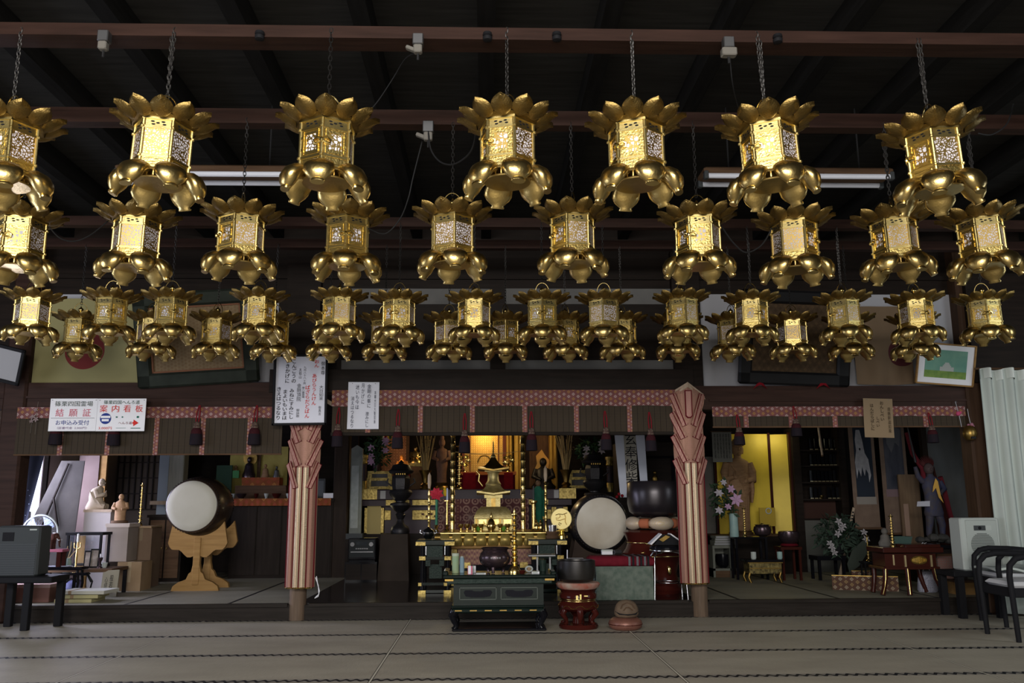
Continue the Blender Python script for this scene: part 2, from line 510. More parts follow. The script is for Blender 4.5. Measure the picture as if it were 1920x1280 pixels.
# ceiling boards, rafters and the three cross beams that carry the lanterns
b = MB(); b.box((0, 2.6, 3.9), (14, 14, .05)); structure(b.build('ceiling', G['wood_ceiling'], smooth=0))
for i in range(19):
    x = -6.3 + i * .70
    b = MB(); b.box((x, 2.6, 3.79), (.10, 13.0, .16)); structure(b.build('ceiling_beam', G['wood_rafter'], smooth=0), 'dark rafter under the ceiling boards')
for y0, h, d in ((4.0, .065, .13), (5.0, .095, .09), (7.0, .08, .08), (7.62, .08, .08)):
    b = MB(); b.box((0, y0 + d / 2, 3.35 + h / 2), (13.5, d, h)); structure(b.build('ceiling_beam', G['wood_beam'], smooth=0), 'reddish brown cross beam carrying hanging lanterns')

# side walls and rear walls
b = MB(); b.box((-6.6, 2.5, 1.9), (.1, 13.8, 4.0)); structure(b.build('wall_left', G['wood_dark'], smooth=0))
b = MB(); b.box((6.9, 2.5, 1.9), (.1, 13.8, 4.0)); structure(b.build('wall_right', G['wood_dark'], smooth=0))
b = MB(); b.box((.2, 13.4, 1.9), (13.6, .1, 4.0)); structure(b.build('wall_back', G['wood_dark'], smooth=0))

# upper wall over the bays
b = MB(); b.box((.2, 8.52, 3.1), (13.4, .06, 1.66)); structure(b.build('wall_front', G['wood_dark'], smooth=0), 'dark board wall above the bays')


def xz(px, py, Y): 
    p = at(px, py, Y); return p.x, p.z


def panel_px(name, m, x0, y0, x1, y1, Y, th=.02, kind=True, bev=0):
    """upright board facing the camera whose front face spans the given box of the photograph at distance Y"""
    a = at(x0, (y0 + y1) / 2, Y); c = at(x1, (y0 + y1) / 2, Y); t = at((x0 + x1) / 2, y0, Y); u = at((x0 + x1) / 2, y1, Y)
    bb = MB(); bb.box(((a.x + c.x) / 2, Y + th / 2, (t.z + u.z) / 2), (c.x - a.x, th, t.z - u.z), bev=bev)
    o = bb.build(name, m, smooth=30 if bev else 0)
    if kind: structure(o)
    return o


panel_px('wall_front', G['plaster'], 42, 552, 520, 716, 8.48).__setitem__('label', 'pale plaster above the left bay')
panel_px('wall_front', G['plaster'], 1314, 552, 1834, 723, 8.48).__setitem__('label', 'pale plaster above the right bay')
for x0, x1 in ((640, 919), (947, 1282)):
    panel_px('trim_2', G['plaster_dull'], x0, 675, x1, 692, 8.48)
    panel_px('trim_3', G['plaster_dull'], x0, 541, x1, 570, 8.48)
# lintels
panel_px('trim_4', G['wood_beam'], -40, 717, 528, 766, 8.36, .16)
panel_px('trim_5', G['wood_dark'], 505, 692, 1300, 735, 8.34, .18)
panel_px('trim_6', G['wood_beam'], 1290, 723, 1836, 767, 8.36, .16)
for x0, x1 in ((-40, 528), (1330, 1836)):   # narrow rail on the side lintels
    panel_px('trim_7', G['wood_beam'], x0, 742 if x0 < 0 else 748, x1, 746 if x0 < 0 else 752, 8.345, .02)
panel_px('trim_8', G['wood_dark'], 536, 470, 600, 700, 8.40, .12)
panel_px('trim_8', G['wood_dark'], 1262, 470, 1314, 730, 8.40, .12)
panel_px('trim_8', G['wood_dark'], 919, 540, 947, 692, 8.44, .06)
for py in (460, 520):
    panel_px('trim_9', G['wood_dark'], -60, py - 5, 1960, py + 3, 8.46, .05)


def post(x, y, r, z0, z1, m, name='pillar', lab=None):
    bb = MB(); bb.lathe([(r, z0), (r, z1)], 20, (x, y, 0)); o = bb.build(name, m); structure(o, lab); return o


for x in BX: post(x, 8.43, .078, 0, 2.14, G['wood_post'], lab='round wooden post between the bays')
b = MB(); b.box((XL, 8.43, 1.8), (.22, .2, 3.6), bev=.02); structure(b.build('pillar', G['wood_beam']), 'square wooden post at the left end')
b = MB(); b.box((XR + .01, 8.44, 1.8), (.20, .22, 3.6), bev=.02); structure(b.build('pillar', wood('wood_post_brown', (.06, .034, .021), (.038, .021, .013), axis='Z')), 'square wooden post beside the white curtain')
# posts and walls of the inner hall
b = MB(); b.box((at(640, 950, 11.4).x, 11.4, 1.5), (.19, .2, 2.8), bev=.015); structure(b.build('pillar', G['wood_darkz']), 'dark inner post left of the altar')
b = MB(); b.box((at(1290, 950, 11.4).x, 11.4, 1.5), (.19, .2, 2.8), bev=.015); structure(b.build('pillar', G['wood_darkz']), 'dark inner post right of the altar')
b = MB(); b.box((-3.75, 12.35, 1.5), (3.9, .08, 2.9)); structure(b.build('wall_back', G['wood_dark'], smooth=0), 'rear wall of the left bay')
b = MB(); b.box((4.5, 12.35, 1.5), (4.8, .08, 2.9)); structure(b.build('wall_back', G['wood_dark'], smooth=0), 'rear wall of the right bay')
b = MB(); b.box((.2, 10.95, 2.62), (13.4, 4.9, .05)); structure(b.build('ceiling', G['wood_ceiling'], smooth=0), 'low ceiling of the inner hall')
# left side wall of the inner hall with its window, pink plaster beyond
b = MB()
b.box((-5.12, 8.95, 1.4), (.08, .9, 2.5)); b.box((-5.12, 9.8, .45), (.08, .9, .65)); b.box((-5.12, 9.8, 2.2), (.08, .9, .9)); b.box((-5.12, 11.3, 1.4), (.08, 2.1, 2.5))
structure(b.build('wall_left', mat('plaster_pink', (.40, .33, .31), .85, 0, (.34, .27, .26), 3), smooth=0), 'pale plaster wall left of the inner hall')
wb = MB(); wb.box((-5.13, 9.8, 1.26), (.01, .88, .98))
pane = mat('window_daylight', (.78, .8, 1), .5, emit=2.6)
wo = wb.build('window_1', pane, smooth=0); structure(wo, 'frosted window pane bright with daylight')
wb = MB(); wb.box((-5.078, 8.98, .62), (.008, .68, .74)); wl = wb.build('window_2', pane, smooth=0); structure(wl, 'unseen glowing pane added low on the left wall')  # glowing pane added out of view on the solid wall behind the low light
b = MB()
for (y0, z0, dy, dz) in ((8.98, .24, .74, .03), (8.98, 1.0, .74, .03), (8.63, .62, .03, .76), (9.33, .62, .03, .76)): b.box((-5.072, y0, z0), (.03, dy, dz))
structure(b.build('window_frame', G['wood_dark'], wl, smooth=0))  # frame round the added pane
b = MB()
for (y0, z0, dy, dz) in ((9.36, 1.26, .04, 1.02), (10.24, 1.26, .04, 1.02), (9.8, .77, .92, .04), (9.8, 1.75, .92, .04)): b.box((-5.08, y0, z0), (.05, dy, dz))
structure(b.build('window_frame', G['wood_dark'], wo, smooth=0))
# right side of the inner hall: plain grey boards seen behind the guardian statue
b = MB(); b.box((6.55, 10.6, 1.4), (.06, 4.2, 2.5)); structure(b.build('wall_right', mat('plaster_grey', (.12, .12, .125), .85, 0, (.075, .07, .062), 2.5), smooth=0), 'stained grey wall right of the inner hall')
# dark slatted ceiling slope over the right aisle
b = MB(); b.box((5.9, 8.3, 2.75), (2.2, .06, 1.1)); structure(b.build('wall_right', G['wood_dark'], smooth=0), 'dark boards above the right curtain')

panel_px('wall_right', mat('board_stained', (.15, .155, .16), .85, 0, (.075, .07, .06), 2.5, (1, 1, .4)), 1744, 790, 1850, 1074, 11.2, .04)['label'] = 'stained grey boards behind the guardian statue'
panel_px('trim_10', G['wood_darkz'], 1738, 790, 1748, 1074, 11.15, .08)
# ---------------------------------------------------------------- builder kit: an object measured in photograph pixels, with real depth in metres
APART = set('leg side_panel door knob corner_fitting leg_fitting red_fold bracket button base_fitting gilt_fitting upturned_end stretcher band silver_strip strip board brace scroll_arm inset_panel'.split())


class K:
    def __init__(s, name, label, cat, cx, by, Y=None, z=None, zb=None, group=None, rz=0):
        p = on(cx, by, z) if Y is None else at(cx, by, Y)
        s.s = mpp(p)
        if zb is not None: p.z = zb
        s.p = p; s.cx = cx; s.by = by
        s.t = thing(name, label, cat, p, radians(rz), group)

    def X(s, px): return (px - s.cx) * s.s
    def Z(s, py): return (s.by - py) * s.s
    def top(s, py): return s.p.z + s.Z(py)

    def b(s, name, m, x0, y0, x1, y1, d0=0, d1=.1, bev=0, rz=0, ry=0, parent=None):
        bb = MB(); bb.box(((s.X(x0) + s.X(x1)) / 2, (d0 + d1) / 2, (s.Z(y0) + s.Z(y1)) / 2), (abs(x1 - x0) * s.s, abs(d1 - d0), abs(y1 - y0) * s.s), rz=radians(rz), ry=radians(ry), bev=bev)
        return bb.build(name, m, parent or s.t)

    def bs(s, name, m, L, parent=None, bev=0):
        """several boxes that form one part: (x0, y0, x1, y1, d0, d1); separate pieces such as legs become a mesh each"""
        if name in APART and len(L) > 1:
            for q in L: o = s.bs(name, [m[q[6]]] if len(q) > 6 else m, [q[:6]], parent, bev)
            return o
        bb = MB()
        for q in L:
            x0, y0, x1, y1, d0, d1 = q[:6]
            bb.box(((s.X(x0) + s.X(x1)) / 2, (d0 + d1) / 2, (s.Z(y0) + s.Z(y1)) / 2), (abs(x1 - x0) * s.s, abs(d1 - d0), abs(y1 - y0) * s.s), bev=bev, mi=q[6] if len(q) > 6 else 0)
        return bb.build(name, m, parent or s.t)

    def l(s, name, m, prof, cx=None, d=0, seg=28, parent=None, cap=True, sx=1, sy=1, smooth=40):
        bb = MB(); bb.lathe([(r * s.s, s.Z(y)) for r, y in prof], seg, (s.X(cx) if cx is not None else 0, d, 0), cap=cap, sx=sx, sy=sy)
        return bb.build(name, m, parent or s.t, smooth=smooth)

    def tb(s, name, m, pts, r, parent=None, seg=8, flat=None):
        bb = MB(); rr = [q * s.s for q in r] if isinstance(r, (list, tuple)) else r * s.s
        bb.tube([(s.X(x), d, s.Z(y)) for x, y, d in pts], rr, seg); return bb.build(name, m, parent or s.t, smooth=60)

    def tbs(s, name, m, L, r, parent=None, seg=6):
        if name in APART:
            for q in L: o = s.tb(name, m, q, r, parent, seg)
            return o
        bb = MB()
        for pts in L: bb.tube([(s.X(x), d, s.Z(y)) for x, y, d in pts], r * s.s, seg)
        return bb.build(name, m, parent or s.t, smooth=60)

    def sp(s, name, m, cx, cy, r, d=0, parent=None, seg=16):
        rr = tuple(q * s.s for q in r) if isinstance(r, (tuple, list)) else (r * s.s,) * 3
        bb = MB(); bb.ball((s.X(cx), d, s.Z(cy)), rr, seg, seg // 2); return bb.build(name, m, parent or s.t, smooth=60)

    def sps(s, name, m, L, parent=None, seg=10):
        bb = MB()
        for cx, cy, r, d in L:
            rr = tuple(q * s.s for q in r) if isinstance(r, (tuple, list)) else (r * s.s,) * 3
            bb.ball((s.X(cx), d, s.Z(cy)), rr, seg, max(4, seg // 2))
        return bb.build(name, m, parent or s.t, smooth=60)

    def pr(s, name, m, poly, d0=0, d1=.02, parent=None):
        bb = MB(); bb.prism([(s.X(x), s.Z(y)) for x, y in poly], d0, d1); return bb.build(name, m, parent or s.t, smooth=0)

    def leaves(s, name, m, cx, cy, rx, ry, n, size, d=0, dep=.1, parent=None, seed=1):
        R_ = random.Random(seed); bb = MB()
        for _ in range(n):
            a, q = R_.uniform(0, 2 * pi), sqrt(R_.random())
            x, z, y = s.X(cx + rx * q * cos(a)), s.Z(cy + ry * q * sin(a)), d + R_.uniform(-dep, dep)
            L = size * s.s * R_.uniform(.6, 1.2); T = Matrix.Translation((x, y, z)) @ Matrix.Rotation(R_.uniform(0, 6.3), 4, 'Z') @ Matrix.Rotation(R_.uniform(-1, 1), 4, 'X') @ Matrix.Rotation(R_.uniform(-1.3, 1.3), 4, 'Y')
            bb.add([(0, 0, 0), (L * .5, L * .18, L * .05), (L, 0, 0), (L * .5, -L * .18, L * .05)], [(0, 1, 2), (0, 2, 3)], 0, T)
        return bb.build(name, m, parent or s.t, smooth=0)

    def flower(s, name, m, cx, cy, r, d=0, n=6, parent=None, seed=0):
        bb = MB(); R_ = random.Random(seed)
        T0 = Matrix.Translation((s.X(cx), d, s.Z(cy))) @ Matrix.Rotation(R_.uniform(.9, 1.5), 4, 'X') @ Matrix.Rotation(R_.uniform(0, 1), 4, 'Z')
        L = r * s.s
        for k in range(n):
            bb.add([(0, 0, 0), (L * .5, L * .26, L * .22), (L, 0, L * .12), (L * .5, -L * .26, L * .22), (L * .5, 0, L * .15)], [(0, 1, 4), (1, 2, 4), (2, 3, 4), (3, 0, 4)], 0, T0 @ Matrix.Rotation(2 * pi * k / n, 4, 'Z'))
        return bb.build(name, m, parent or s.t, smooth=60)


def hang(k, xs, y, d=0):
    """cords from the top of a hanging thing up to the low ceiling"""
    for x in xs:
        bb = MB(); bb.tube([(k.X(x), d, k.Z(y)), (k.X(x), d, 2.60 - k.t.location.z)], .003, 5); bb.build('cord', G['cable'], k.t)


def skinbody(rings, seg=20):
    """closed surface through elliptical rings (cx, cy, z, rx, ry)"""
    bb = MB(); R_ = []
    for cx, cy, z, rx, ry in rings: R_.append([(cx + rx * cos(2 * pi * j / seg), cy + ry * sin(2 * pi * j / seg), z) for j in range(seg)])
    bb.loft(R_); return bb


def lattice_px(k, name, m, x0, y0, x1, y1, nx, ny, d, w_=1.6, th=.02, parent=None):
    L = []
    for i in range(nx + 1):
        x = x0 + (x1 - x0) * i / nx; L.append((x - w_ / 2, y0, x + w_ / 2, y1, d, d + th))
    for j in range(ny + 1):
        y = y0 + (y1 - y0) * j / ny; L.append((x0, y - w_ / 2, x1, y + w_ / 2, d + .002, d + th - .002))
    return k.bs(name, m, L, parent)
# ---------------------------------------------------------------- hanging lanterns
def hexp(R, k, off=0.0):
    a = -pi / 2 + pi / 3 * k + off
    return R * cos(a), R * sin(a)


LR = .132


def make_lantern():
    t = thing('hanging_lantern', 'lantern', 'lantern')
    # frame: corner posts and rails
    f = MB()
    for k in range(6):
        x, y = hexp(LR, k); f.lathe([(.0085, -.125), (.0085, .125)], 8, (x, y, 0))
        for z in (-.07, .074): f.ball((x * 1.05, y * 1.05, z), .009, 8, 5)
    for z0, z1, R in ((.113, .127, LR + .012), (.068, .08, LR + .006), (-.076, -.064, LR + .006), (-.127, -.115, LR + .012)):
        rings = []
        for R_, z in ((R - .02, z0), (R, z0), (R, z1), (R - .02, z1)): rings.append([(*hexp(R_, k), z) for k in range(6)])
        rings.append(rings[0])
        f.loft(rings, cap=False)
    f.build('frame', G['gold'], t)
    ap = LR * cos(pi / 6) - .002
    wd = LR - .018
    for k in range(6):
        a = pi / 3 * k + pi / 6          # middle of the face between corner k and corner k+1
        T = Matrix.Rotation(a, 4, 'Z')
        door = k in (0, 5)
        p = MB(); p.T = T
        if door:
            # gilt door leaf with a pierced window
            hw, hh = wd / 2, .067
            w2, h2 = hw * .56, .041
            o = [(-hw, -hh), (hw, -hh), (hw, hh), (-hw, hh)]; i = [(-w2, -h2), (w2, -h2), (w2, h2), (-w2, h2)]
            y = -ap - .003
            vs = [(x, y, z + .002) for x, z in o] + [(x, y, z + .002) for x, z in i] + [(x, y + .006, z + .002) for x, z in o] + [(x, y + .003, z + .002) for x, z in i]
            fs = [(0, 1, 5, 4), (1, 2, 6, 5), (2, 3, 7, 6), (3, 0, 4, 7), (0, 8, 9, 1), (1, 9, 10, 2), (2, 10, 11, 3), (3, 11, 8, 0), (4, 5, 13, 12), (5, 6, 14, 13), (6, 7, 15, 14), (7, 4, 12, 15)]
            p.add(vs, fs, 0); p.add([(x, y + .003, z + .002) for x, z in i], [(0, 1, 2, 3)], 1)
            hinges = [(hw - .004 if k == 0 else -hw + .004, y - .003, dz) for dz in (-.03, .03)]
            # moulding round the leaf
            for (cx, cz, sx_, sz_) in ((0, hh - .006, wd - .02, .004), (0, -hh + .01, wd - .02, .004), (hw - .012, .002, .004, .118), (-hw + .012, .002, .004, .118)): p.box((cx, y - .002, cz), (sx_, .005, sz_))
            dr = p.build('door', [G['emboss'], G['open_round']], t)
            for hc in hinges:
                hg = MB(); hg.T = T; hg.box(hc, (.008, .006, .014)); hg.build('hinge', G['gold'], dr)
        else:
            p.box((0, -ap, .002), (wd, .004, .132), mi=0)
            p.build('panel', [G['open_fine']], t)
    fz = MB(); sk = MB()
    for k in range(6):
        T = Matrix.Rotation(pi / 3 * k + pi / 6, 4, 'Z')
        fz.T = T; sk.T = T
        fz.box((0, -ap, .0965), (wd, .005, .034), mi=0)
        for (hx, hz) in ((-.026, .103), (.022, .103), (-.002, .0965), (-.022, .089), (.028, .090)):
            fz.loft([[(hx + .009 * cos(q), -ap - .0028 - e, hz + .0042 * sin(q)) for q in [2 * pi * j / 10 for j in range(10)]] for e in (0, .0006)], 1)
        sk.box((0, -ap, -.0955), (wd, .005, .04)); sk.box((0, -ap - .003, -.0955), (wd - .02, .004, .028), bev=.002)
    fz.build('frieze', [G['gold'], G['blackmat']], t)
    sk.build('skirt_panel', G['emboss'], t)
    # base plate with a slatted gallery under it
    bp = MB()
    bp.loft([[(*hexp(R, k), z) for k in range(6)] for R, z in ((.12, -.122), (.150, -.127), (.156, -.134), (.150, -.140), (.10, -.142))])
    bp.build('base_plate', G['gold_leg'], t)
    ga = MB()
    for k in range(24):
        a = 2 * pi * k / 24; ga.box((.108 * cos(a), .108 * sin(a), -.152), (.007, .006, .024), rz=a)
    ga.lathe([(.112, -.162), (.116, -.166), (.112, -.172), (.05, -.174)], 24)
    ga.build('gallery', G['gold_leg'], t)
    # six swelling feet at the corners
    pts = [(.100, -.134), (.124, -.130), (.150, -.136), (.172, -.152), (.184, -.174), (.189, -.196), (.191, -.212), (.193, -.222), (.198, -.230), (.200, -.236)]
    rad = [(.046, .018), (.060, .028), (.069, .037), (.074, .042), (.073, .042), (.060, .035), (.042, .026), (.031, .020), (.036, .022), (.033, .019)]
    for k in range(6):
        a = -pi / 2 + pi / 3 * k
        L = MB(); L.T = Matrix.Rotation(a, 4, 'Z')
        L.tube([(r, 0, z) for r, z in pts], rad, 16)
        L.build('leg', G['gold_leg'], t, smooth=50)
    # lotus crown
    rf = MB()
    rf.loft([[(r * cos(q), r * sin(q), z) for q in [2 * pi * j / 24 for j in range(24)]] for r, z in ((.125, .124), (.150, .126), (.166, .131), (.160, .136), (.09, .150))])
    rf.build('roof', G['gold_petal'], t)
    for k in range(12):
        a = 2 * pi * k / 12 + .13
        p = MB(); p.T = Matrix.Rotation(a, 4, 'Z')

        def pet(u, v):
            # u across, v along
            wv = .053 * max(0, sin(pi * (.13 + .87 * v))) ** .46 if v < .99 else .0012
            s = (u - .5) * 2
            r = .150 + .088 * v + (.014 if v > .99 else 0)
            z = .124 + .016 * v + .030 * v * v - .010 * (1 - s * s)
            return (r, s * wv, z + .010 * s * s)
        p.sheet(pet, 6, 11, thick=(0, 0, .003))
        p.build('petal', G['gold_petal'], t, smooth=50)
    cp = MB(); cp.lathe([(.088, .156), (.075, .172), (.045, .186), (.018, .194), (.012, .204), (.022, .212), (.026, .224), (.020, .236), (.008, .246), (.003, .258)], 20)
    cap = cp.build('cap', G['brass'], t, smooth=50)
    bl = MB(); n = 14
    bl.tube([(.058 * cos(pi * j / n), 0, .205 + .085 * sin(pi * j / n)) for j in range(n + 1)], .0035, 6); bl.tube([(.058, 0, .206), (.06, 0, .17)], .0035, 6); bl.tube([(-.058, 0, .206), (-.06, 0, .17)], .0035, 6)
    bl.build('bail', G['brass'], cap)
    la = MB(); q_ = 1.35
    x, y = hexp(LR + .012, 0)
    for s in (-1, 1):
        la.T = Matrix.Translation((x, y + .004, .0)) @ Matrix.Rotation(s * pi / 6, 4, 'Z')
        la.tube([(s * a_ * q_, b_, c_ * q_) for a_, b_, c_ in ((.006, 0, .006), (.02, -.002, .012), (.033, 0, .004), (.030, 0, -.008), (.017, -.002, -.009), (.006, 0, -.004))], .0065, 6, closed=True)
    la.T = Matrix.Identity(4); la.ball((x, y, .0), (.008, .008, .014), 8, 6)
    la.build('latch', G['gold_plain'], t)
    return t


def chain_mesh(n, L=.034):
    c = MB()
    for i in range(n):
        z = i * L * .74
        pts = []
        for j in range(8):
            a = 2 * pi * j / 8; pts.append((.0085 * cos(a), 0, z + L / 2 + L * .5 * sin(a)))
        if i % 2: pts = [(0, p[0], p[2]) for p in pts]
        c.tube(pts, .0026, 4, closed=True)
    return c


proto = make_lantern()
ROWS = [
    # name, Y, scale, [(px, py, theta, k, tilt)]
    ('front row', 4.0, 1.0, [(15, 285, 0, -1, 0), (303, 284, 17, 3, 2.0), (613, 283, -11, 0, 0), (951, 281, 15, -1, 0), (1193, 286, 20, -1, -.5), (1443, 287, 27, -1, -2.5), (1752, 299, 0, -1, -2.5)]),
    ('second row', 5.0, .985, [(38, 452, 19, -1, 0), (255, 452, 16, 3, 1), (452, 447, -19, -1, 0), (652, 450, -5, 0, 0), (848, 447, 6, 3, 0), (1074, 446, -15, -1, 0), (1309, 450, -22, 0, 0), (1490, 457, 28, 1, 0), (1678, 452, -20, -1, -1.5), (1841, 451, -12, -1, -2)]),
    ('third row', 7.0, .97, [(60, 589, 20, 3, 0), (208, 589, 0, 0, 0), (320, 589, 8, 0, 0), (486, 588, 17, 0, 0), (636, 588, -22, -1, 0), (748, 592, -20, 0, 0), (889, 592, 29, -1, 0), (1017, 592, 0, 0, 0), (1133, 592, -5, 3, 0), (1279, 590, 14, -1, 0), (1409, 592, 29, 0, 1), (1582, 592, 12, -1, -1), (1718, 592, -25, 1, -1), (1846, 592, 10, 0, -1)]),
    ('rearmost row', 7.62, .95, [(148, 625, 5, 0, 0), (286, 625, 20, 3, 0), (406, 625, 15, -1, 0), (514, 627, 10, 0, 0), (618, 627, -8, -1, 0), (722, 627, -5, 3, 0), (842, 627, -18, 3, 0), (948, 627, 0, 1, 0), (1060, 627, -10, 1, 0), (1166, 627, -18, 1, 0), (1270, 627, 0, 0, 0), (1372, 627, 10, 2, 0), (1485, 627, -26, 3, 0), (1593, 627, 10, 0, 0), (1713, 627, 20, 3, 0)]),
]
ORD = 'first second third fourth fifth sixth seventh eighth ninth tenth eleventh twelfth thirteenth fourteenth fifteenth'.split()
LOOK = {('front row', 1): 'brightest gilt lantern', ('front row', 2): 'gilt lantern latched at its near corner', ('front row', 3): 'gilt lantern with a bright yellow latch'}
first = True
chains = {}
for rn, Y, s, L in ROWS:
    for i, (px, py, th, k, tl) in enumerate(L):
        o = proto if first else copytree(proto); first = False
        p = at(px, py, Y); az = atan2(p.x, p.y)
        o.location = p; o.scale = (s, s, s)
        yawr = radians(th) + k * pi / 3 - az
        o.rotation_euler = (Matrix.Rotation(radians(tl), 4, 'Y') @ Matrix.Rotation(yawr, 4, 'Z')).to_euler()
        base = LOOK.get((rn, i), 'gilt hexagonal lantern with lotus petals')
        o['label'] = f'{base}, {ORD[i]} from the left in the {rn}'
        o['group'] = f'hanging lanterns of the {rn}'
        # chain up to the beam
        length = (3.38 - p.z) / s - .27
        n = max(3, int(length / (.034 * .74)))
        if n not in chains: chains[n] = None
        cm = chain_mesh(n)
        c = cm.build('chain', G['chain'], o, smooth=60)
        c.location = (0, 0, .272)
        if tl: c.rotation_euler = (Matrix.Rotation(-yawr, 4, 'Z') @ Matrix.Rotation(radians(-tl), 4, 'Y') @ Matrix.Rotation(yawr, 4, 'Z')).to_euler()
# ---------------------------------------------------------------- lettering
_tc = {}


def glyphs(s, vertical=False):
    key = (s, vertical)
    if key in _tc: return _tc[key]
    cu_ = bpy.data.curves.new('lettering', 'FONT')
    cu_.body = '\n'.join(s) if vertical else s
    cu_.align_x = 'CENTER'; cu_.resolution_u = 2; cu_.offset = .012 if all('ぁ' <= ch <= 'ん' for ch in s) else 0
    if vertical: cu_.space_line = .98
    o = bpy.data.objects.new('lettering', cu_); col.objects.link(o)
    dg = bpy.context.evaluated_depsgraph_get(); dg.update()
    me = bpy.data.meshes.new_from_object(o.evaluated_get(dg))
    bpy.data.objects.remove(o)
    vs = [v.co.copy() for v in me.vertices]; fs = [tuple(p.vertices) for p in me.polygons]
    bpy.data.meshes.remove(me)
    if not vs: vs = [V((0, 0, 0))]
    x0, x1 = min(v.x for v in vs), max(v.x for v in vs); y0, y1 = min(v.y for v in vs), max(v.y for v in vs)
    r = ([((v.x - (x0 + x1) / 2) / max(x1 - x0, 1e-6), (v.y - (y0 + y1) / 2) / max(y1 - y0, 1e-6)) for v in vs], fs)
    _tc[key] = r
    return r


def letter(parent, items, m, y=-.004, name='lettering'):
    """items: (text, cx, cz, w, h, vertical); one flat mesh on the front (-y) of the parent"""
    bb = MB()
    for s, cx, cz, w_, h_, ver in items:
        vs, fs = glyphs(s, ver)
        bb.add([(cx + a * w_, y, cz + b_ * h_) for a, b_ in vs], fs)
    return bb.build(name, m, parent, smooth=0, recalc=False)


def frame_at(name, label, cat, x0, y0, x1, y1, Y, group=None, rx=0, ry=0, rz=0):
    """Empty at the lower middle of a photograph box at distance Y; returns it with the width and height in metres"""
    p = at((x0 + x1) / 2, y1, Y); q = at((x0 + x1) / 2, y0, Y)
    w_ = at(x1, (y0 + y1) / 2, Y).x - at(x0, (y0 + y1) / 2, Y).x
    t = thing(name, label, cat, p, 0, group)
    t.rotation_euler = (radians(rx), radians(ry), radians(rz))
    return t, w_, q.z - p.z


def rect(bb, x0, z0, x1, z1, y, mi=0):
    return bb.add([(x0, y, z0), (x1, y, z0), (x1, y, z1), (x0, y, z1)], [(0, 1, 2, 3)], mi)


# ---------------------------------------------------------------- reed blinds with brocade bands, tassels
def blind(label, x0, yt, x1, yb_band, yb, Y, strips, hem):
    t, w_, h = frame_at('bamboo_blind', label, 'blind', x0, yt, x1, yb, Y)
    s = w_ / (x1 - x0)
    hb = (yb_band - yt) / (yb - yt) * h
    bb = MB(); bb.box((0, .0, (h - hb) / 2 + .004), (w_ - .01, .012, h - hb)); bb.build('reed_screen', G['sudare'], t, smooth=0)

    def band(u, v):
        return (-w_ / 2 + u * w_, -.012 - .004 * sin(u * 90) * (1 - v), h - hb + v * hb - .003 * sin(u * 47) * (1 - v))
    bb = MB(); bb.sheet(band, 90, 3, thick=(0, .006, 0)); bb.build('top_band', G['val'], t)
    for x in strips:
        bb = MB(); bb.box(((x - (x0 + x1) / 2) * s, -.008, (h - hb) / 2), (9 * s, .006, h - hb)); bb.build('strip', G['val2'], t, smooth=0)
    bb = MB(); bb.tube([(-w_ / 2, -.002, .006), (w_ / 2, -.002, .006)], hem, 8); bb.build('bottom_rod', G['wood_brown'] if hem < .012 else G['wood_stage'], t)
    return t


blind('reed blind with pink brocade band over the left bay', 28, 763, 528, 784, 853, 8.33, (113, 201, 291, 378, 466), .008)
blind('reed blind with pink brocade band over the middle bay', 624, 731, 1272, 761, 814, 8.33, (692, 789, 886, 984, 1081, 1181), .018)
blind('reed blind with pink brocade band over the right bay', 1338, 762, 1812, 780, 801, 8.33, (1400, 1484, 1566, 1654, 1736), .008)


def make_tassel():
    t = thing('tassel', 'x', 'tassel')
    bb = MB(); n = 40; rings = []
    for r, z in ((.048, .0), (.057, .004), (.055, .05), (.052, .10), (.050, .104)):
        rings.append([((r + (.0025 if j % 2 else 0)) * cos(2 * pi * j / n), (r + (.0025 if j % 2 else 0)) * sin(2 * pi * j / n), z) for j in range(n)])
    bb.loft(rings); bb.build('skirt', G['tassel_dark'], t, smooth=60)
    bb = MB(); bb.lathe([(.049, .10), (.0525, .103), (.047, .135), (.037, .155), (.028, .162)], 24); bb.build('upper_skirt', mat('tassel_maroon', (.040, .009, .012), .85, 0, (.025, .006, .008), 90), t, smooth=60)
    bb = MB(); bb.lathe([(.027, .152), (.034, .160), (.034, .178), (.027, .184), (.029, .192), (.029, .204), (.020, .216), (.008, .222)], 20); bb.build('binding', mat('tassel_binding', (.045, .02, .02), .8, 0, (.12, .09, .07), 60, bump=.4), t)
    bb = MB(); bb.tube([(-.012, -.0, .21), (-.016, .02, .30), (-.004, .045, .38)], .006, 6); bb.tube([(.012, 0, .21), (.016, .02, .30), (.004, .045, .38)], .006, 6); bb.build('cord', G['redcord'], t)
    return t


TP = [('left blind', [(103, 834), (212, 835), (367, 834), (476, 834)]), ('middle blind', [(632, 838), (745, 841), (871, 849), (997, 845), (1137, 844), (1221, 846)]), ('right blind', [(1387, 834), (1494, 818), (1750, 830)])]
ORDN = 'first second third fourth fifth sixth'.split()
tp = None
for nm, L in TP:
    for i, (x, y) in enumerate(L):
        if tp is None: tp = o = make_tassel()
        else: o = copytree(tp)
        o.location = at(x, y, 8.265)
        if nm == 'middle blind': o.scale = (.92, .92, 1.0)
        if nm == 'right blind': o.scale = (.9, .9, .78)
        o['label'] = f'dark tassel on a red cord, {ORDN[i]} from the left on the {nm}'; o['group'] = f'tassels of the {nm}'


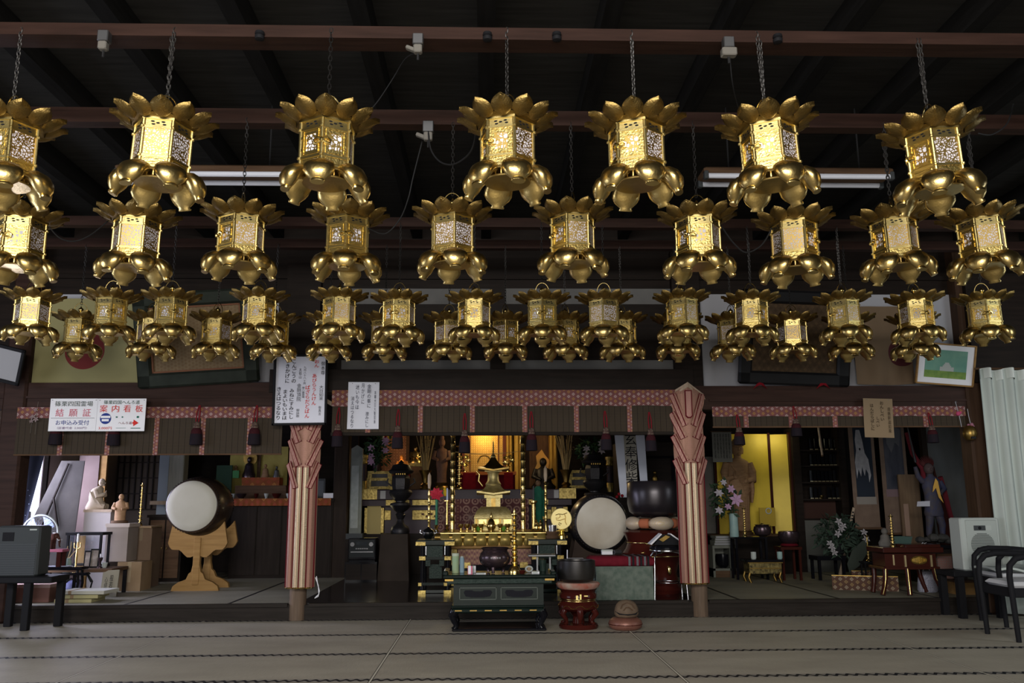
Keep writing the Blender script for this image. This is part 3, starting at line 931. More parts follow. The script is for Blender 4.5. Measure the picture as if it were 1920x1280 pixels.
# ---------------------------------------------------------------- brocade banners wrapped round the posts
def banner(label, cx, ytop, ybot, Y, full=True):
    p = at(cx, ybot, Y); s = (at(cx, ytop, Y).z - p.z) / (ybot - ytop)
    t = thing('brocade_banner', label, 'banner', p)
    H = ybot - ytop

    def loc(u, v, d=0.0):       # u px right of the axis, v px under the crown, d metres in front
        x = u * s
        return (x, x * x / .42 - d, (H - v) * s)

    def poly(name, pts, m, d, th=.006):
        bb = MB(); n = len(pts)
        vs = [loc(u, v, d) for u, v in pts] + [loc(u, v, d - th) for u, v in pts]
        bb.add(vs, [tuple(range(n)), tuple(range(2 * n - 1, n - 1, -1))] + [(i, i + n, (i + 1) % n + n, (i + 1) % n) for i in range(n)])
        return bb.build(name, m, t, smooth=0)

    # main cloth behind everything
    bb = MB()
    prof = [(20, 30), (70, 28), (130, 30), (180, 27), (H - 2, 27.5)]

    def main(a, v_):
        v = 18 + v_ * (H - 20)
        w_ = prof[0][1]
        for (v0, w0), (v1, w1) in zip(prof, prof[1:]):
            if v0 <= v <= v1: w_ = w0 + (w1 - w0) * (v - v0) / (v1 - v0)
        return loc((a - .5) * 2 * w_, v, .004)
    bb.sheet(main, 10, 30, thick=(0, .006, 0)); bb.build('main_cloth', G['banner'], t)
    if full:
        poly('crown', [(0, 0), (36, 22), (32, 40), (14, 78), (-14, 78), (-32, 40), (-36, 22)], G['banner'], .012)
        poly('crown_edge', [(0, -4), (50, 26), (46, 32), (0, 6), (-46, 32), (-50, 26)], G['wood_pale'], .016)
        poly('centre_strip_edge', [(-7, 12), (7, 12), (7, 62), (3, 66), (-3, 66), (-7, 62)], G['darkred'], .018)
        poly('centre_strip', [(-5, 14), (5, 14), (5, 61), (2, 64), (-2, 64), (-5, 61)], G['flap'], .022)
    tiers = [((-34, 20), (-24, 18), (-4, 78), (-13, 82)), ((-36, 58), (-27, 52), (-6, 102), (-17, 106)), ((-34, 102), (-26, 96), (-4, 146), (-15, 150)), ((-33, 148), (-25, 140), (-8, 190), (-17, 191))]
    for k, q in enumerate(tiers):
        if not full and k == 0: continue
        d = .018 - .003 * k if k < 3 else .040
        for sg in (1, -1):
            a, b_, c, e = [(u * sg, v) for u, v in q]
            poly('flap_edge', [(a[0] - 1.0 * sg, a[1] - 1), (b_[0] + 1.3 * sg, b_[1] - 1), (c[0] + 1.3 * sg, c[1]), (e[0] - .8 * sg, e[1] + 1.4)], G['darkred'], d)
            poly('flap', [a, b_, c, e], G['flap'], d + .005)
            mid = [((a[0] * .35 + b_[0] * .65), a[1] * .35 + b_[1] * .65), b_, c, (c[0] * .62 + e[0] * .38, c[1] * .62 + e[1] * .38)]
            poly('flap_fold', [(mid[0][0], mid[0][1] + 6), (mid[1][0] + .5 * sg, mid[1][1] + 2), (mid[2][0] + 1.0 * sg, mid[2][1] - 2), (mid[3][0], mid[3][1] - 3)], G['banner'], d + .009)
            poly('flap_seam', [(mid[0][0] - .8 * sg, mid[0][1]), (mid[0][0] + .9 * sg, mid[0][1]), (mid[3][0] + .9 * sg, mid[3][1]), (mid[3][0] - .8 * sg, mid[3][1])], G['darkred'], d + .0105)
    # four long ribs with dark red piping between them
    for k in range(4):
        u0_, u1_ = -26 + 12.9 * k, -26 + 12.9 * k + 12.3

        def rib(a, b_):
            u = u0_ + (u1_ - u0_) * a
            return loc(u, 152 + (H - 152) * b_, .014 + .022 * sin(pi * a))
        bb = MB(); bb.sheet(rib, 8, 24, thick=(0, .004, 0)); bb.build('rib', G['banner_gold'] if k in (1, 2) else G['banner'], t, smooth=60)
    for k in range(5):
        u = -26.3 + 12.9 * k
        bb = MB(); bb.tube([loc(u, 150 + (H - 152) * j / 12, .014) for j in range(13)], .0062, 6); bb.build('piping', G['darkred'], t)
    bb = MB()
    for k in range(4):
        bb.tube([loc(-26 + 12.9 * k + 12.3 * j / 6, H - 1, .012 + .022 * sin(pi * j / 6)) for j in range(7)], .007, 5)
    bb.build('gold_hem', G['gold_plain'], t)
    return t


banner('tall pink and gold brocade banner on the post below the framed prayer board', 560, 728, 1103, 8.27, True)
banner('tall pink and gold brocade banner on the post beside the golden niche', 1305, 720, 1095, 8.27, True)
# white tie hanging below the left banner
p = at(596, 1122, 8.3)
bb = MB(); bb.tube([(p.x - .02, p.y, p.z + .20), (p.x - .005, p.y - .01, p.z + .13), (p.x + .012, p.y, p.z + .07), (p.x + .002, p.y, p.z + .02), (p.x - .03, p.y, p.z + .005)], .004, 6)
bb.tube([(p.x - .03, p.y, p.z + .19), (p.x + .0, p.y, p.z + .12), (p.x + .008, p.y, p.z + .04), (p.x - .02, p.y, p.z + .015)], .004, 6)
tag(bb.build('tie_cord', G['white']), 'white cord hanging beside the foot of the left banner', 'cord')

def pegs(t, w_, h, L=.145):
    for sg in (-1, 1):
        bb = MB(); bb.tube([(sg * w_ * .46, -.003, h * .95), (sg * w_ * .46, L, h * .95)], .004, 8); bb.build('pin', G['steel'], t)


# ---------------------------------------------------------------- signs on the lintels
t, W_, H_ = frame_at('notice_sign', 'white sign headed in grey brush letters with three pink characters', 'sign', 90, 747, 179, 808, 8.195)
bb = MB(); bb.box((0, .004, H_ / 2), (W_, .008, H_)); face = bb.build('panel', G['white'], t, smooth=0)
pegs(t, W_, H_)
letter(face, [('篠栗四国霊場', 0, H_ * .84, W_ * .80, H_ * .16, False)], mat('grey_ink', (.06, .08, .07), .7))
letter(face, [('結  願  証', 0, H_ * .565, W_ * .74, H_ * .24, False)], mat('pink_lettering', (.50, .10, .15), .7))
letter(face, [('お申込み受付', 0, H_ * .26, W_ * .70, H_ * .15, False)], G['blueink'])
letter(face, [('（証書代金  2,000円）', 0, H_ * .095, W_ * .62, H_ * .08, False)], mat('lilac_ink', (.22, .15, .25), .7))
bb = MB(); rect(bb, -W_ * .46, H_ * .392, W_ * .46, H_ * .40, -.004); bb.build('rule', G['ink'], face, smooth=0)
t, W_, H_ = frame_at('notice_sign', 'white sign with four bold red characters and a red arrow', 'sign', 179, 747, 270, 808, 8.195)
bb = MB(); bb.box((0, .004, H_ / 2), (W_, .008, H_)); face = bb.build('panel', G['white'], t, smooth=0)
pegs(t, W_, H_)
letter(face, [('篠栗四国へんろ道', 0, H_ * .885, W_ * .74, H_ * .12, False)], mat('dark_green_ink', (.01, .06, .035), .7))
letter(face, [('案', -W_ * .365, H_ * .69, W_ * .155, H_ * .22, False), ('内', -W_ * .12, H_ * .69, W_ * .15, H_ * .22, False), ('看', W_ * .12, H_ * .69, W_ * .15, H_ * .22, False), ('板', W_ * .365, H_ * .69, W_ * .155, H_ * .22, False), ('3,000円', -W_ * .305, H_ * .09, W_ * .27, H_ * .09, False)], G['redink'])
letter(face, [('へんろ道', W_ * .10, H_ * .25, W_ * .28, H_ * .085, False)], mat('brown_ink', (.16, .03, .04), .7))
bb = MB(); bb.loft([[(-W_ * .31 + W_ * .115 * cos(q), y, H_ * .385 + W_ * .115 * sin(q)) for q in [2 * pi * j / 28 for j in range(28)]] for y in (-.001, -.003)]); bb.build('round_mark', G['blueink'], face, smooth=0)
bb = MB(); rect(bb, -W_ * .41, H_ * .40, -W_ * .21, H_ * .47, -.0045); rect(bb, -W_ * .385, H_ * .30, -W_ * .24, H_ * .37, -.0045); bb.build('round_mark_bar', G['white'], face, smooth=0)
bb = MB(); bb.prism([(W_ * .27, H_ * .15), (W_ * .375, H_ * .25), (W_ * .27, H_ * .35), (W_ * .27, H_ * .28), (W_ * .25, H_ * .28), (W_ * .25, H_ * .22), (W_ * .27, H_ * .22)], -.004, -.001); bb.build('arrow', G['redink'], face, smooth=0)
bb = MB(); rect(bb, W_ * .33, H_ * .40, W_ * .375, H_ * .46, -.004); rect(bb, -W_ * .10, H_ * .41, -W_ * .065, H_ * .45, -.004, 0); rect(bb, W_ * .02, H_ * .41, W_ * .05, H_ * .45, -.004); rect(bb, -W_ * .08, H_ * .09, W_ * .12, H_ * .10, -.004); rect(bb, W_ * .22, H_ * .08, W_ * .42, H_ * .10, -.004); bb.build('small_print', mat('teal_ink', (.02, .12, .09), .7), face, smooth=0)

# framed prayer board in front of the left post
t, W_, H_ = frame_at('prayer_board', 'framed white prayer board in black and red brush script above the left banner', 'sign', 510, 664, 612, 797, 8.17, ry=-.6)
bb = MB(); bb.box((0, .012, H_ / 2), (W_ - .02, .012, H_ - .02)); face = bb.build('sheet', mat('prayer_sheet', (.60, .61, .70), .45), t, smooth=0)
bb = MB(); fwid = .022
for c, d in (((0, 0, fwid / 2), (W_, .03, fwid)), ((0, 0, H_ - fwid / 2), (W_, .03, fwid)), ((-W_ / 2 + fwid / 2, 0, H_ / 2), (fwid, .03, H_)), ((W_ / 2 - fwid / 2, 0, H_ / 2), (fwid, .03, H_))): bb.box(c, d, bev=.004)
bb.build('frame', G['blackmat'], t)
fx = lambda u: (u - .5) * W_
pegs(t, W_, H_ * .8, .17)
letter(face, [('御本尊', fx(.905), H_ * .80, W_ * .075, H_ * .19, True), ('大日如来', fx(.885), H_ * .45, W_ * .075, H_ * .21, True), ('御真言', fx(.865), H_ * .20, W_ * .05, H_ * .13, True), ('九州八十八ヶ所', fx(.575), H_ * .70, W_ * .05, H_ * .26, True), ('第八番霊場', fx(.555), H_ * .46, W_ * .05, H_ * .16, True), ('太祖山', fx(.49), H_ * .73, W_ * .055, H_ * .15, True), ('金剛頂院', fx(.475), H_ * .46, W_ * .08, H_ * .25, True), ('御詠歌', fx(.465), H_ * .17, W_ * .06, H_ * .12, True), ('こんごうの', fx(.375), H_ * .76, W_ * .085, H_ * .33, True), ('みねにすみにし', fx(.345), H_ * .30, W_ * .085, H_ * .42, True), ('つきかげに', fx(.255), H_ * .76, W_ * .085, H_ * .33, True), ('まよいもいまは', fx(.225), H_ * .29, W_ * .085, H_ * .42, True), ('きえはつるなり', fx(.11), H_ * .31, W_ * .085, H_ * .46, True)], G['ink'], y=.003)
letter(face, [('おん', fx(.79), H_ * .865, W_ * .085, H_ * .11, True), ('あびらうんけん', fx(.755), H_ * .50, W_ * .085, H_ * .44, True), ('ばざらだどばん', fx(.635), H_ * .33, W_ * .085, H_ * .46, True)], G['redink'], y=.003)
t, W_, H_ = frame_at('hymn_sheet', 'white hand-written paper sheet pinned at the left of the middle blind', 'paper sheet', 651, 716, 709, 804, 8.29)
bb = MB(); bb.sheet(lambda u, v: ((u - .5) * W_ + .006 * (1 - v) * (u - .5), .004 + .006 * sin(v * 5 + u * 3), v * H_), 6, 8, thick=(0, .002, 0)); face = bb.build('sheet', mat('hymn_paper', (.56, .57, .64), .7), t)
fx = lambda u: (u - .5) * W_
pegs(t, W_ * .8, H_ * 1.02, .05)
letter(face, [('金剛の峯に', fx(.68), H_ * .70, W_ * .13, H_ * .50, True), ('澄みにし', fx(.63), H_ * .20, W_ * .11, H_ * .32, True), ('月かげに', fx(.48), H_ * .75, W_ * .11, H_ * .44, True), ('迷いも今は', fx(.30), H_ * .68, W_ * .12, H_ * .52, True), ('消えはつるなり', fx(.15), H_ * .36, W_ * .11, H_ * .66, True), ('本尊大日大聖如来', fx(.88), H_ * .46, W_ * .06, H_ * .70, True)], mat('grey_brush_ink', (.05, .05, .07), .8), y=-.006)
t, W_, H_ = frame_at('hymn_sheet', 'brown paper sheet with brush script pinned over the right blind', 'paper sheet', 1622, 747, 1677, 820, 8.29, ry=1.5)
bb = MB(); bb.sheet(lambda u, v: ((u - .5) * W_, .003 * sin(v * 4), v * H_), 4, 6, thick=(0, .002, 0)); face = bb.build('sheet', mat('brown_paper', (.22, .16, .10), .8), t)
fx = lambda u: (u - .5) * W_
pegs(t, W_ * .8, H_ * 1.02, .06)
letter(face, [('南無釈迦如来', fx(.86), H_ * .45, W_ * .10, H_ * .66, True), ('おんしべい', fx(.62), H_ * .68, W_ * .13, H_ * .50, True), ('しべい', fx(.46), H_ * .40, W_ * .11, H_ * .26, True), ('はんだらばしに', fx(.28), H_ * .52, W_ * .12, H_ * .68, True)], mat('faded_ink', (.04, .026, .016), .8), y=-.006)

# ---------------------------------------------------------------- cloths, plaques and pictures over the lintels
def flagmat(name, c, disc, cx, cz, r):
    m, nt, p = nodes(name); p.inputs['Roughness'].default_value = .9
    tc = N(nt, 'ShaderNodeTexCoord'); sx = N(nt, 'ShaderNodeSeparateXYZ'); nt.links.new(tc.outputs['Object'], sx.inputs[0])
    dx = mathn(nt, 'SUBTRACT', sx.outputs[0], cx); dz = mathn(nt, 'SUBTRACT', sx.outputs[2], cz)
    d = mathn(nt, 'SQRT', mathn(nt, 'ADD', mathn(nt, 'MULTIPLY', dx, dx), mathn(nt, 'MULTIPLY', dz, dz)))
    nt.links.new(mixc(nt, mathn(nt, 'LESS_THAN', d, r), c, disc), p.inputs['Base Color'])
    return m


def flag(label, x0, y0, x1, y1, Y, c, disc, dpx, dpy, rpx, seed):
    p = at((x0 + x1) / 2, y1, Y); s = mpp(p)
    W_ = (x1 - x0) * s; H_ = (y1 - y0) * s * 1.03
    m = flagmat('flag_cloth', c, disc, (dpx - (x0 + x1) / 2) * s, (y1 - dpy) * s, rpx * s)
    bb = MB()

    def fn(u, v):
        f = sin(pi * u)
        return ((u - .5) * W_, -.012 * sin(u * 13 + seed + v * 2) * (1 - v * .7) - .018 * sin((u - .7) * 9 + (1 - v) * 6) * f * (1 - v), v * H_ - .008 * f * (1 - v))
    bb.sheet(fn, 48, 20, thick=(0, .002, 0))
    o = bb.build('hanging_flag', m, smooth=70); o.location = p
    return tag(o, label, 'flag')


flag('yellowed flag with a red disc on the wall above the left bay', 46, 560, 257, 718, 8.42, (.25, .225, .10), (.16, .018, .016), 153, 655, 37, 0)
flag('brown flag with a dark red disc above the right bay', 1606, 575, 1716, 720, 8.42, (.15, .098, .056), (.06, .007, .010), 1697, 660, 26, 2)


def plaque(label, x0, y0, x1, y1, Y, lean, roll, frame_m, fld_m, fw_, trim_m=None):
    p = at((x0 + x1) / 2, y1, Y); s = mpp(p); W_ = (x1 - x0) * s; H_ = (y1 - y0) * s
    t = thing('votive_plaque', label, 'plaque', p); t.rotation_euler = (radians(lean), radians(roll), 0)
    bb = MB(); bb.box((0, .01, H_ / 2), (W_ - fw_, .02, H_ - fw_)); bb.build('field', fld_m, t, smooth=0)
    bb = MB()
    for c, d in (((0, -.01, fw_ / 2), (W_, .06, fw_)), ((0, -.01, H_ - fw_ / 2), (W_, .06, fw_)), ((-W_ / 2 + fw_ / 2, -.01, H_ / 2), (fw_, .06, H_)), ((W_ / 2 - fw_ / 2, -.01, H_ / 2), (fw_, .06, H_))): bb.box(c, d, bev=.02)
    bb.build('frame', frame_m, t)
    if trim_m:
        bb = MB(); e = fw_ + .008
        for c, d in (((0, -.004, e), (W_ - 2 * fw_, .02, .016)), ((0, -.004, H_ - e), (W_ - 2 * fw_, .02, .016)), ((-W_ / 2 + e, -.004, H_ / 2), (.016, .02, H_ - 2 * fw_)), ((W_ / 2 - e, -.004, H_ / 2), (.016, .02, H_ - 2 * fw_))): bb.box(c, d)
        bb.build('inner_trim', trim_m, t)
    return t, W_, H_


fld = brocade('plaque_field', (.24, .17, .095), (.15, .09, .045), (.17, .10, .05), 30)
plaque('dark green framed plaque with a brown inscribed field above the left bay', 262, 545, 487, 722, 8.34, 12, -3.5, mat('plaque_frame_green', (.030, .036, .028), .5, 0, (.02, .024, .019), 9), fld, .14, mat('plaque_trim', (.20, .09, .05), .6))
fld2 = brocade('plaque_field_dark', (.070, .044, .024), (.036, .022, .012), (.10, .06, .03), 22)
plaque('black framed plaque with a carved brown field above the right bay', 1382, 545, 1592, 722, 8.34, 12, 2.0, mat('plaque_frame_black', (.012, .012, .013), .4), fld2, .13)
t, W_, H_ = frame_at('framed_picture', 'framed green picture of a white temple at the right end of the right lintel', 'picture', 1716, 645, 1824, 722, 8.30, rx=12, ry=4.5)
bb = MB(); bb.box((0, .006, H_ / 2), (W_ - .02, .01, H_ - .02)); bb.build('mat_board', G['white'], t, smooth=0)
bb = MB(); fwid = .016
for c, d in (((0, 0, fwid / 2), (W_, .03, fwid)), ((0, 0, H_ - fwid / 2), (W_, .03, fwid)), ((-W_ / 2 + fwid / 2, 0, H_ / 2), (fwid, .03, H_)), ((W_ / 2 - fwid / 2, 0, H_ / 2), (fwid, .03, H_))): bb.box(c, d, bev=.003)
bb.build('frame', G['wood_drumstand'], t)
bb = MB(); iw, ih = W_ * .36, H_
rect(bb, -iw, H_ * .17, iw, H_ * .84, -.001, 0); rect(bb, -iw, H_ * .17, iw, H_ * .34, -.002, 1); rect(bb, -W_ * .10, H_ * .34, W_ * .14, H_ * .44, -.003, 2)
for k in range(3): rect(bb, -W_ * (.055 - .018 * k), H_ * (.44 + .035 * k), W_ * (.09 - .018 * k), H_ * (.475 + .035 * k), -.003, 2)
bb.build('painting', [mat('picture_sky', (.12, .27, .22), .6, 0, (.18, .34, .26), 8), mat('picture_meadow', (.22, .32, .08), .6, 0, (.12, .22, .06), 20), G['whiteplastic']], t, smooth=0)
# framed certificate at the left edge
t, W_, H_ = frame_at('framed_certificate', 'dark framed certificate leaning at the far left of the lintel', 'picture', -30, 648, 36, 716, 8.16, rx=14, ry=14)
bb = MB(); bb.box((0, .01, H_ / 2), (W_ - .03, .012, H_ - .03)); bb.build('sheet', mat('certificate_paper', (.30, .30, .32), .6), t, smooth=0)
bb = MB(); fwid = .03
for c, d in (((0, 0, fwid / 2), (W_, .03, fwid)), ((0, 0, H_ - fwid / 2), (W_, .03, fwid)), ((-W_ / 2 + fwid / 2, 0, H_ / 2), (fwid, .03, H_)), ((W_ / 2 - fwid / 2, 0, H_ / 2), (fwid, .03, H_))): bb.box(c, d, bev=.004)
bb.build('frame', G['blackmat'], t)
for i, x in enumerate((1425, 1543)):
    p = at(x, 724, 8.30); s = mpp(p)
    bb = MB()
    for sg in (-1, 1):
        bb.add([(0, 0, 8 * s), (sg * 6 * s, -.012, 5 * s), (sg * 14 * s, 0, -6 * s), (sg * 8 * s, -.02, -1 * s), (0, -.02, 2 * s), (sg * 5 * s, .008, 1 * s)], [(0, 1, 3, 4), (1, 2, 3), (0, 1, 5), (5, 1, 2), (5, 2, 3, 4)])
    o = bb.build('red_ribbon', G['red']); o.location = p
    tag(o, ('left' if i == 0 else 'right') + ' one of two red folded ribbons under the black framed plaque', 'ribbon')

# ---------------------------------------------------------------- fittings under the ceiling
for (x0, x1, y, lab) in ((222, 552, 338, 'twin-tube fluorescent light between the second and third hanging lanterns, unlit'), (1316, 1668, 342, 'twin-tube fluorescent light at the right of the ceiling, unlit')):
    a = at(x0, y, 5.8); c = at(x1, y, 5.8); L = c.x - a.x
    t = thing('fluorescent_light', lab, 'ceiling light', ((a.x + c.x) / 2, 5.8, a.z))
    bb = MB(); bb.box((0, .02, .065), (L, .20, .05), bev=.01); bb.build('housing', G['wood_brown'], t)
    for sg in (-1, 1):
        bb = MB(); bb.tube([(-L / 2 + .03, .02 + sg * .085, .026), (L / 2 - .03, .02 + sg * .085, .026)], .019, 12); bb.build('tube', G['tube_white'], t)
        for e in (-1, 1): bb = MB(); bb.box((e * (L / 2 - .015), .02 + sg * .085, .03), (.03, .045, .06), bev=.005); bb.build('socket', G['greyplastic'], t)
    for e in (-.35, .35): bb = MB(); bb.tube([(e * L, .02, .09), (e * L, .02, 3.88 - a.z)], .006, 6); bb.build('hanger', G['cable'], t)
for i, (x, y, Yb, lab) in enumerate(((196, 70, 3.97, 'left'), (784, 76, 3.97, 'middle'), (1365, 82, 3.97, 'right'), (803, 239, 4.97, 'rear'))):
    p = at(x, y, Yb); s = mpp(p)
    t = thing('cable_outlet', {'left': 'small outlet with plug on the front beam, left of the first fluorescent light', 'middle': 'pale outlet with two plugs in the middle of the front beam', 'right': 'grey outlet with a square plug block at the right of the front beam', 'rear': 'outlet with looping cables on the second beam'}[lab], 'outlet', p)
    bb = MB(); bb.box((0, 0, 0), (20 * s, .05, 22 * s), bev=.004); bb.build('bracket', G['steel'], t)
    pm = mat('outlet_grey', (.15, .14, .125), .6)
    bb = MB(); bb.box((0, -.005, -19 * s), (28 * s, .045, 16 * s) if lab == 'right' else (16 * s, .04, 16 * s), bev=.005); bb.build('plug', pm, t)
    if lab in ('middle', 'rear'):
        bb = MB(); bb.box((-14 * s, 0, -17 * s), (18 * s, .03, 7 * s), ry=.4, bev=.004); bb.build('plug', pm, t)
    bb = MB(); bb.tube([(0, 0, -26 * s), (0, .0, -40 * s)], .006, 6); bb.build('cable_end', G['cable'], t)
KN = [(487, 64), (914, 66), (1044, 66), (1458, 70)]
for i, (x, y) in enumerate(KN):
    p = at(x, y, 3.985); bb = MB()
    bb.lathe([(.010, -.03), (.022, -.028), (.024, -.012), (.014, -.006), (.024, 0), (.022, .012), (.01, .016)], 14)
    o = bb.build('insulator', G['blackmat']); o.location = p
    tag(o, f'small dark insulator knob on the front beam, {ORDN[i]} from the left', 'knob', 'insulator knobs on the front beam')


def wire(label, pts, r=.005, m='cable', name='cable'):
    P = [at(*q) for q in pts]
    # smooth through the points
    out = []
    n = len(P)
    for i in range(n - 1):
        a, b_, c, d = P[max(i - 1, 0)], P[i], P[i + 1], P[min(i + 2, n - 1)]
        for k in range(6):
            u = k / 6
            out.append(.5 * ((2 * b_) + (c - a) * u + (2 * a - 5 * b_ + 4 * c - d) * u * u + (3 * b_ - a - 3 * c + d) * u ** 3))
    out.append(P[-1])
    bb = MB(); bb.tube(out, r, 6)
    return tag(bb.build(name, G[m]), label, 'cable')


wire('black cable looping from the second beam outlet to the fourth front lantern', [(803, 246, 4.95), (808, 280, 4.9), (825, 303, 4.8), (850, 308, 4.6), (878, 290, 4.4), (890, 262, 4.25), (893, 215, 4.1)])
wire('thin cable from the middle outlet to the third front lantern', [(784, 98, 3.97), (760, 110, 4.2), (735, 150, 4.4), (700, 200, 4.5), (660, 232, 4.3)], .003)
wire('thin cable hanging from the right outlet past the front beam', [(1368, 100, 3.97), (1374, 160, 4.1), (1388, 208, 4.4), (1420, 240, 4.6)], .003)
wire('thin cable hanging down right of the fifth second-row lantern', [(799, 236, 5.04), (775, 330, 5.04), (766, 370, 5.05), (750, 410, 5.06), (722, 438, 5.06), (690, 428, 5.02)], .004)
wire('cable sagging between the seventh and eighth second-row lanterns', [(1345, 412, 5.02), (1358, 432, 5.05), (1375, 455, 5.05), (1398, 473, 5.05), (1425, 462, 5.05), (1442, 438, 5.05), (1450, 418, 5.02)], .005)
wire('thin cable sagging right of the first second-row lantern', [(92, 425, 5.02), (112, 446, 5.05), (140, 452, 5.05), (170, 440, 5.05), (205, 412, 5.02)], .004)
wire('cable at the upper right trailing from the last front lantern', [(1835, 250, 4.6), (1860, 252, 4.7), (1888, 232, 4.8), (1900, 195, 4.9)], .004)
# ================================================================ left bay
def big_drum(label, cx, cy, r, base_y, Y, skin, bodym, standm, light, rot=0):
    """barrel drum lying in a cut-out cradle stand; the head faces the hall"""
    k = K('drum_stand', label[1], 'drum stand', cx + 2, base_y, Y=Y, zb=SZ)
    s = k.s; zc = k.p.z + (base_y - cy) * s; R_ = r * s
    d = thing('barrel_drum', label[0], 'drum', (at(cx, cy, Y).x, k.p.y - .30, zc), rot)
    Ld = .60
    prof = [(R_ * .985, 0), (R_ * 1.03, .01), (R_ * 1.14, Ld * .28), (R_ * 1.18, Ld * .5), (R_ * 1.14, Ld * .72), (R_ * 1.03, Ld - .01), (R_ * .985, Ld)]
    T = Matrix.Rotation(-pi / 2, 4, 'X')      # local z runs into the hall
    bb = MB(); bb.lathe(prof, 40, T=T); bb.build('body', bodym, d, smooth=50)
    for y0 in (-.004, Ld + .004):
        sgn = -1 if y0 < 0 else 1
        bb = MB(); bb.lathe([(.001, sgn * .006), (R_ * .7, sgn * .005), (R_ * .965, .0), (R_ * 1.0, -sgn * .014), (R_ * .99, -sgn * .03)], 48, (0, 0, y0), T=T, cap=False); bb.build('drum_head', skin, d, smooth=60)
    for y0 in (.035, Ld - .035):
        bb = MB()
        for q in range(60):
            a = 2 * pi * q / 60; bb.ball((R_ * 1.045 * cos(a), y0, R_ * 1.045 * sin(a)), .009, 6, 4)
        bb.build('tack_row', G['blackiron'], d)
    # stand in local metres: two fretted frames and a stretcher
    for y0 in (-.21, .17):
        R2 = R_ * 1.17
        ztop = zc - k.p.z
        arc = [(R2 * 1.0 * sin(a), ztop - R2 * cos(a)) for a in [(-1.02 + 2.04 * j / 20) for j in range(21)]]
        low = []
        for j in range(21):
            a = 1.02 - 2.04 * j / 20
            wob = .02 * cos(a * 11)
            low.append((R2 * 1.16 * sin(a) * (1 if abs(a) > .7 else .92), ztop - R2 * 1.06 - .20 * cos(a * 1.25) + wob))
        bb = MB(); bb.prism(arc + low, y0 - .02, y0 + .02); bb.build('cradle', standm, k.t, smooth=0)
        zl = ztop - R2 - .26
        bb = MB(); bb.box((0, y0 - .005, (ztop - R2 * 1.05 + .06) / 2), (.075, .06, ztop - R2 * 1.05 - .06), bev=.006); bb.build('upright', standm, k.t)
        hw = r * s * .92
        bb = MB(); bb.prism([(-hw, 0), (hw, 0), (hw * .94, .05), (hw * .72, .09), (hw * .40, .12), (hw * .30, .18), (hw * .20, .20), (hw * .14, .28), (-hw * .14, .28), (-hw * .20, .20), (-hw * .30, .18), (-hw * .40, .12), (-hw * .72, .09), (-hw * .94, .05)], y0 - .028, y0 + .028); bb.build('foot', standm, k.t, smooth=0)
    bb = MB(); bb.box((0, -.02, (zc - k.p.z) * .42), (.05, .40, .07), bev=.005); bb.box((0, -.02, .05), (.06, .40, .05), bev=.005); bb.build('stretcher', standm, k.t)
    return k, d


big_drum(('large barrel drum with a clean pale head in the left bay', 'light wooden cradle stand under the left drum'), 376, 953, 47, 1106, 9.95, G['drumskin'], mat('drum_body_dark', (.030, .016, .010), .35, 0, (.02, .011, .008), 6, coat=.3), G['wood_drumstand'], True)

# ---- air purifier on a low black bench at the left edge
k = K('bench', 'low black bench under the grey heater at the left edge', 'bench', 40, 1182, z=0, rz=0)
k.p.y = 8.02; k.t.location.y = 8.02
k.b('bench_top', G['blackmat'], -30, 1084, 90, 1096, -.17, .17, bev=.008)
for x, d in ((-22, -.14), (45, -.14), (-16, .12), (79, .12)):
    k.b('leg', G['blackmat'], x - 6, 1095, x + 7, 1182, d - .03, d + .03, bev=.004)
benchz = k.top(1084)
k = K('heater', 'dark grey louvred heater standing on the black bench at the left edge', 'heater', 38, 1085, Y=8.0, zb=benchz)
k.b('casing', G['greyplastic'], -2, 993, 77, 1085, -.09, .12, bev=.015)
k.b('badge', G['blackmat'], 8, 1005, 29, 1021, -.094, -.08)
pn_ = k.b('front_panel', mat('grey_plastic_panel', (.060, .065, .07), .5), 5, 1026, 72, 1083, -.093, -.085)
k.bs('louvre', mat('grey_plastic_dark', (.05, .055, .06), .5), [(6, 1028 + 4.2 * i, 71, 1030 + 4.2 * i, -.096, -.08) for i in range(13)], pn_)
k.b('label_strip', G['whiteplastic'], 57, 999, 70, 1001.5, -.093, -.085)

# ---- things under and behind the bench on the stage edge
k = K('storage_box', 'reddish brown box on the stage edge behind the black bench', 'box', 57, 1128, Y=8.72, zb=SZ)
k.b('box', mat('box_red_brown', (.23, .12, .10), .8, 0, (.18, .09, .075), 6), 18, 1099, 95, 1128, -.05, .22, bev=.006); k.b('lid', mat('box_lid', (.33, .22, .2), .8), 17, 1095, 96, 1101, -.055, .225)
stk = [('red', 1124.5, 0), ('white', 1121, 1), ('pinkish', 1117.5, 2), ('dark red', 1114, 3)]
for i, (c, y, n) in enumerate(stk):
    k = K('paperback', f'{c} book in the small stack left of the reddish brown box', 'book', 12, 1128, Y=8.62, zb=SZ + .0005 + i * .0195, group='books at the stage edge')
    m_ = {'red': G['red'], 'white': G['white'], 'pinkish': G['pinkink'], 'dark red': G['darkred']}[c]
    k.b('cover', m_, 3 + i * .4, 1124.6, 20 + i * .3, 1128, -.05, .08); k.b('pages', G['white'], 4 + i * .4, 1125.2, 20.6 + i * .3, 1127.4, -.045, .075)
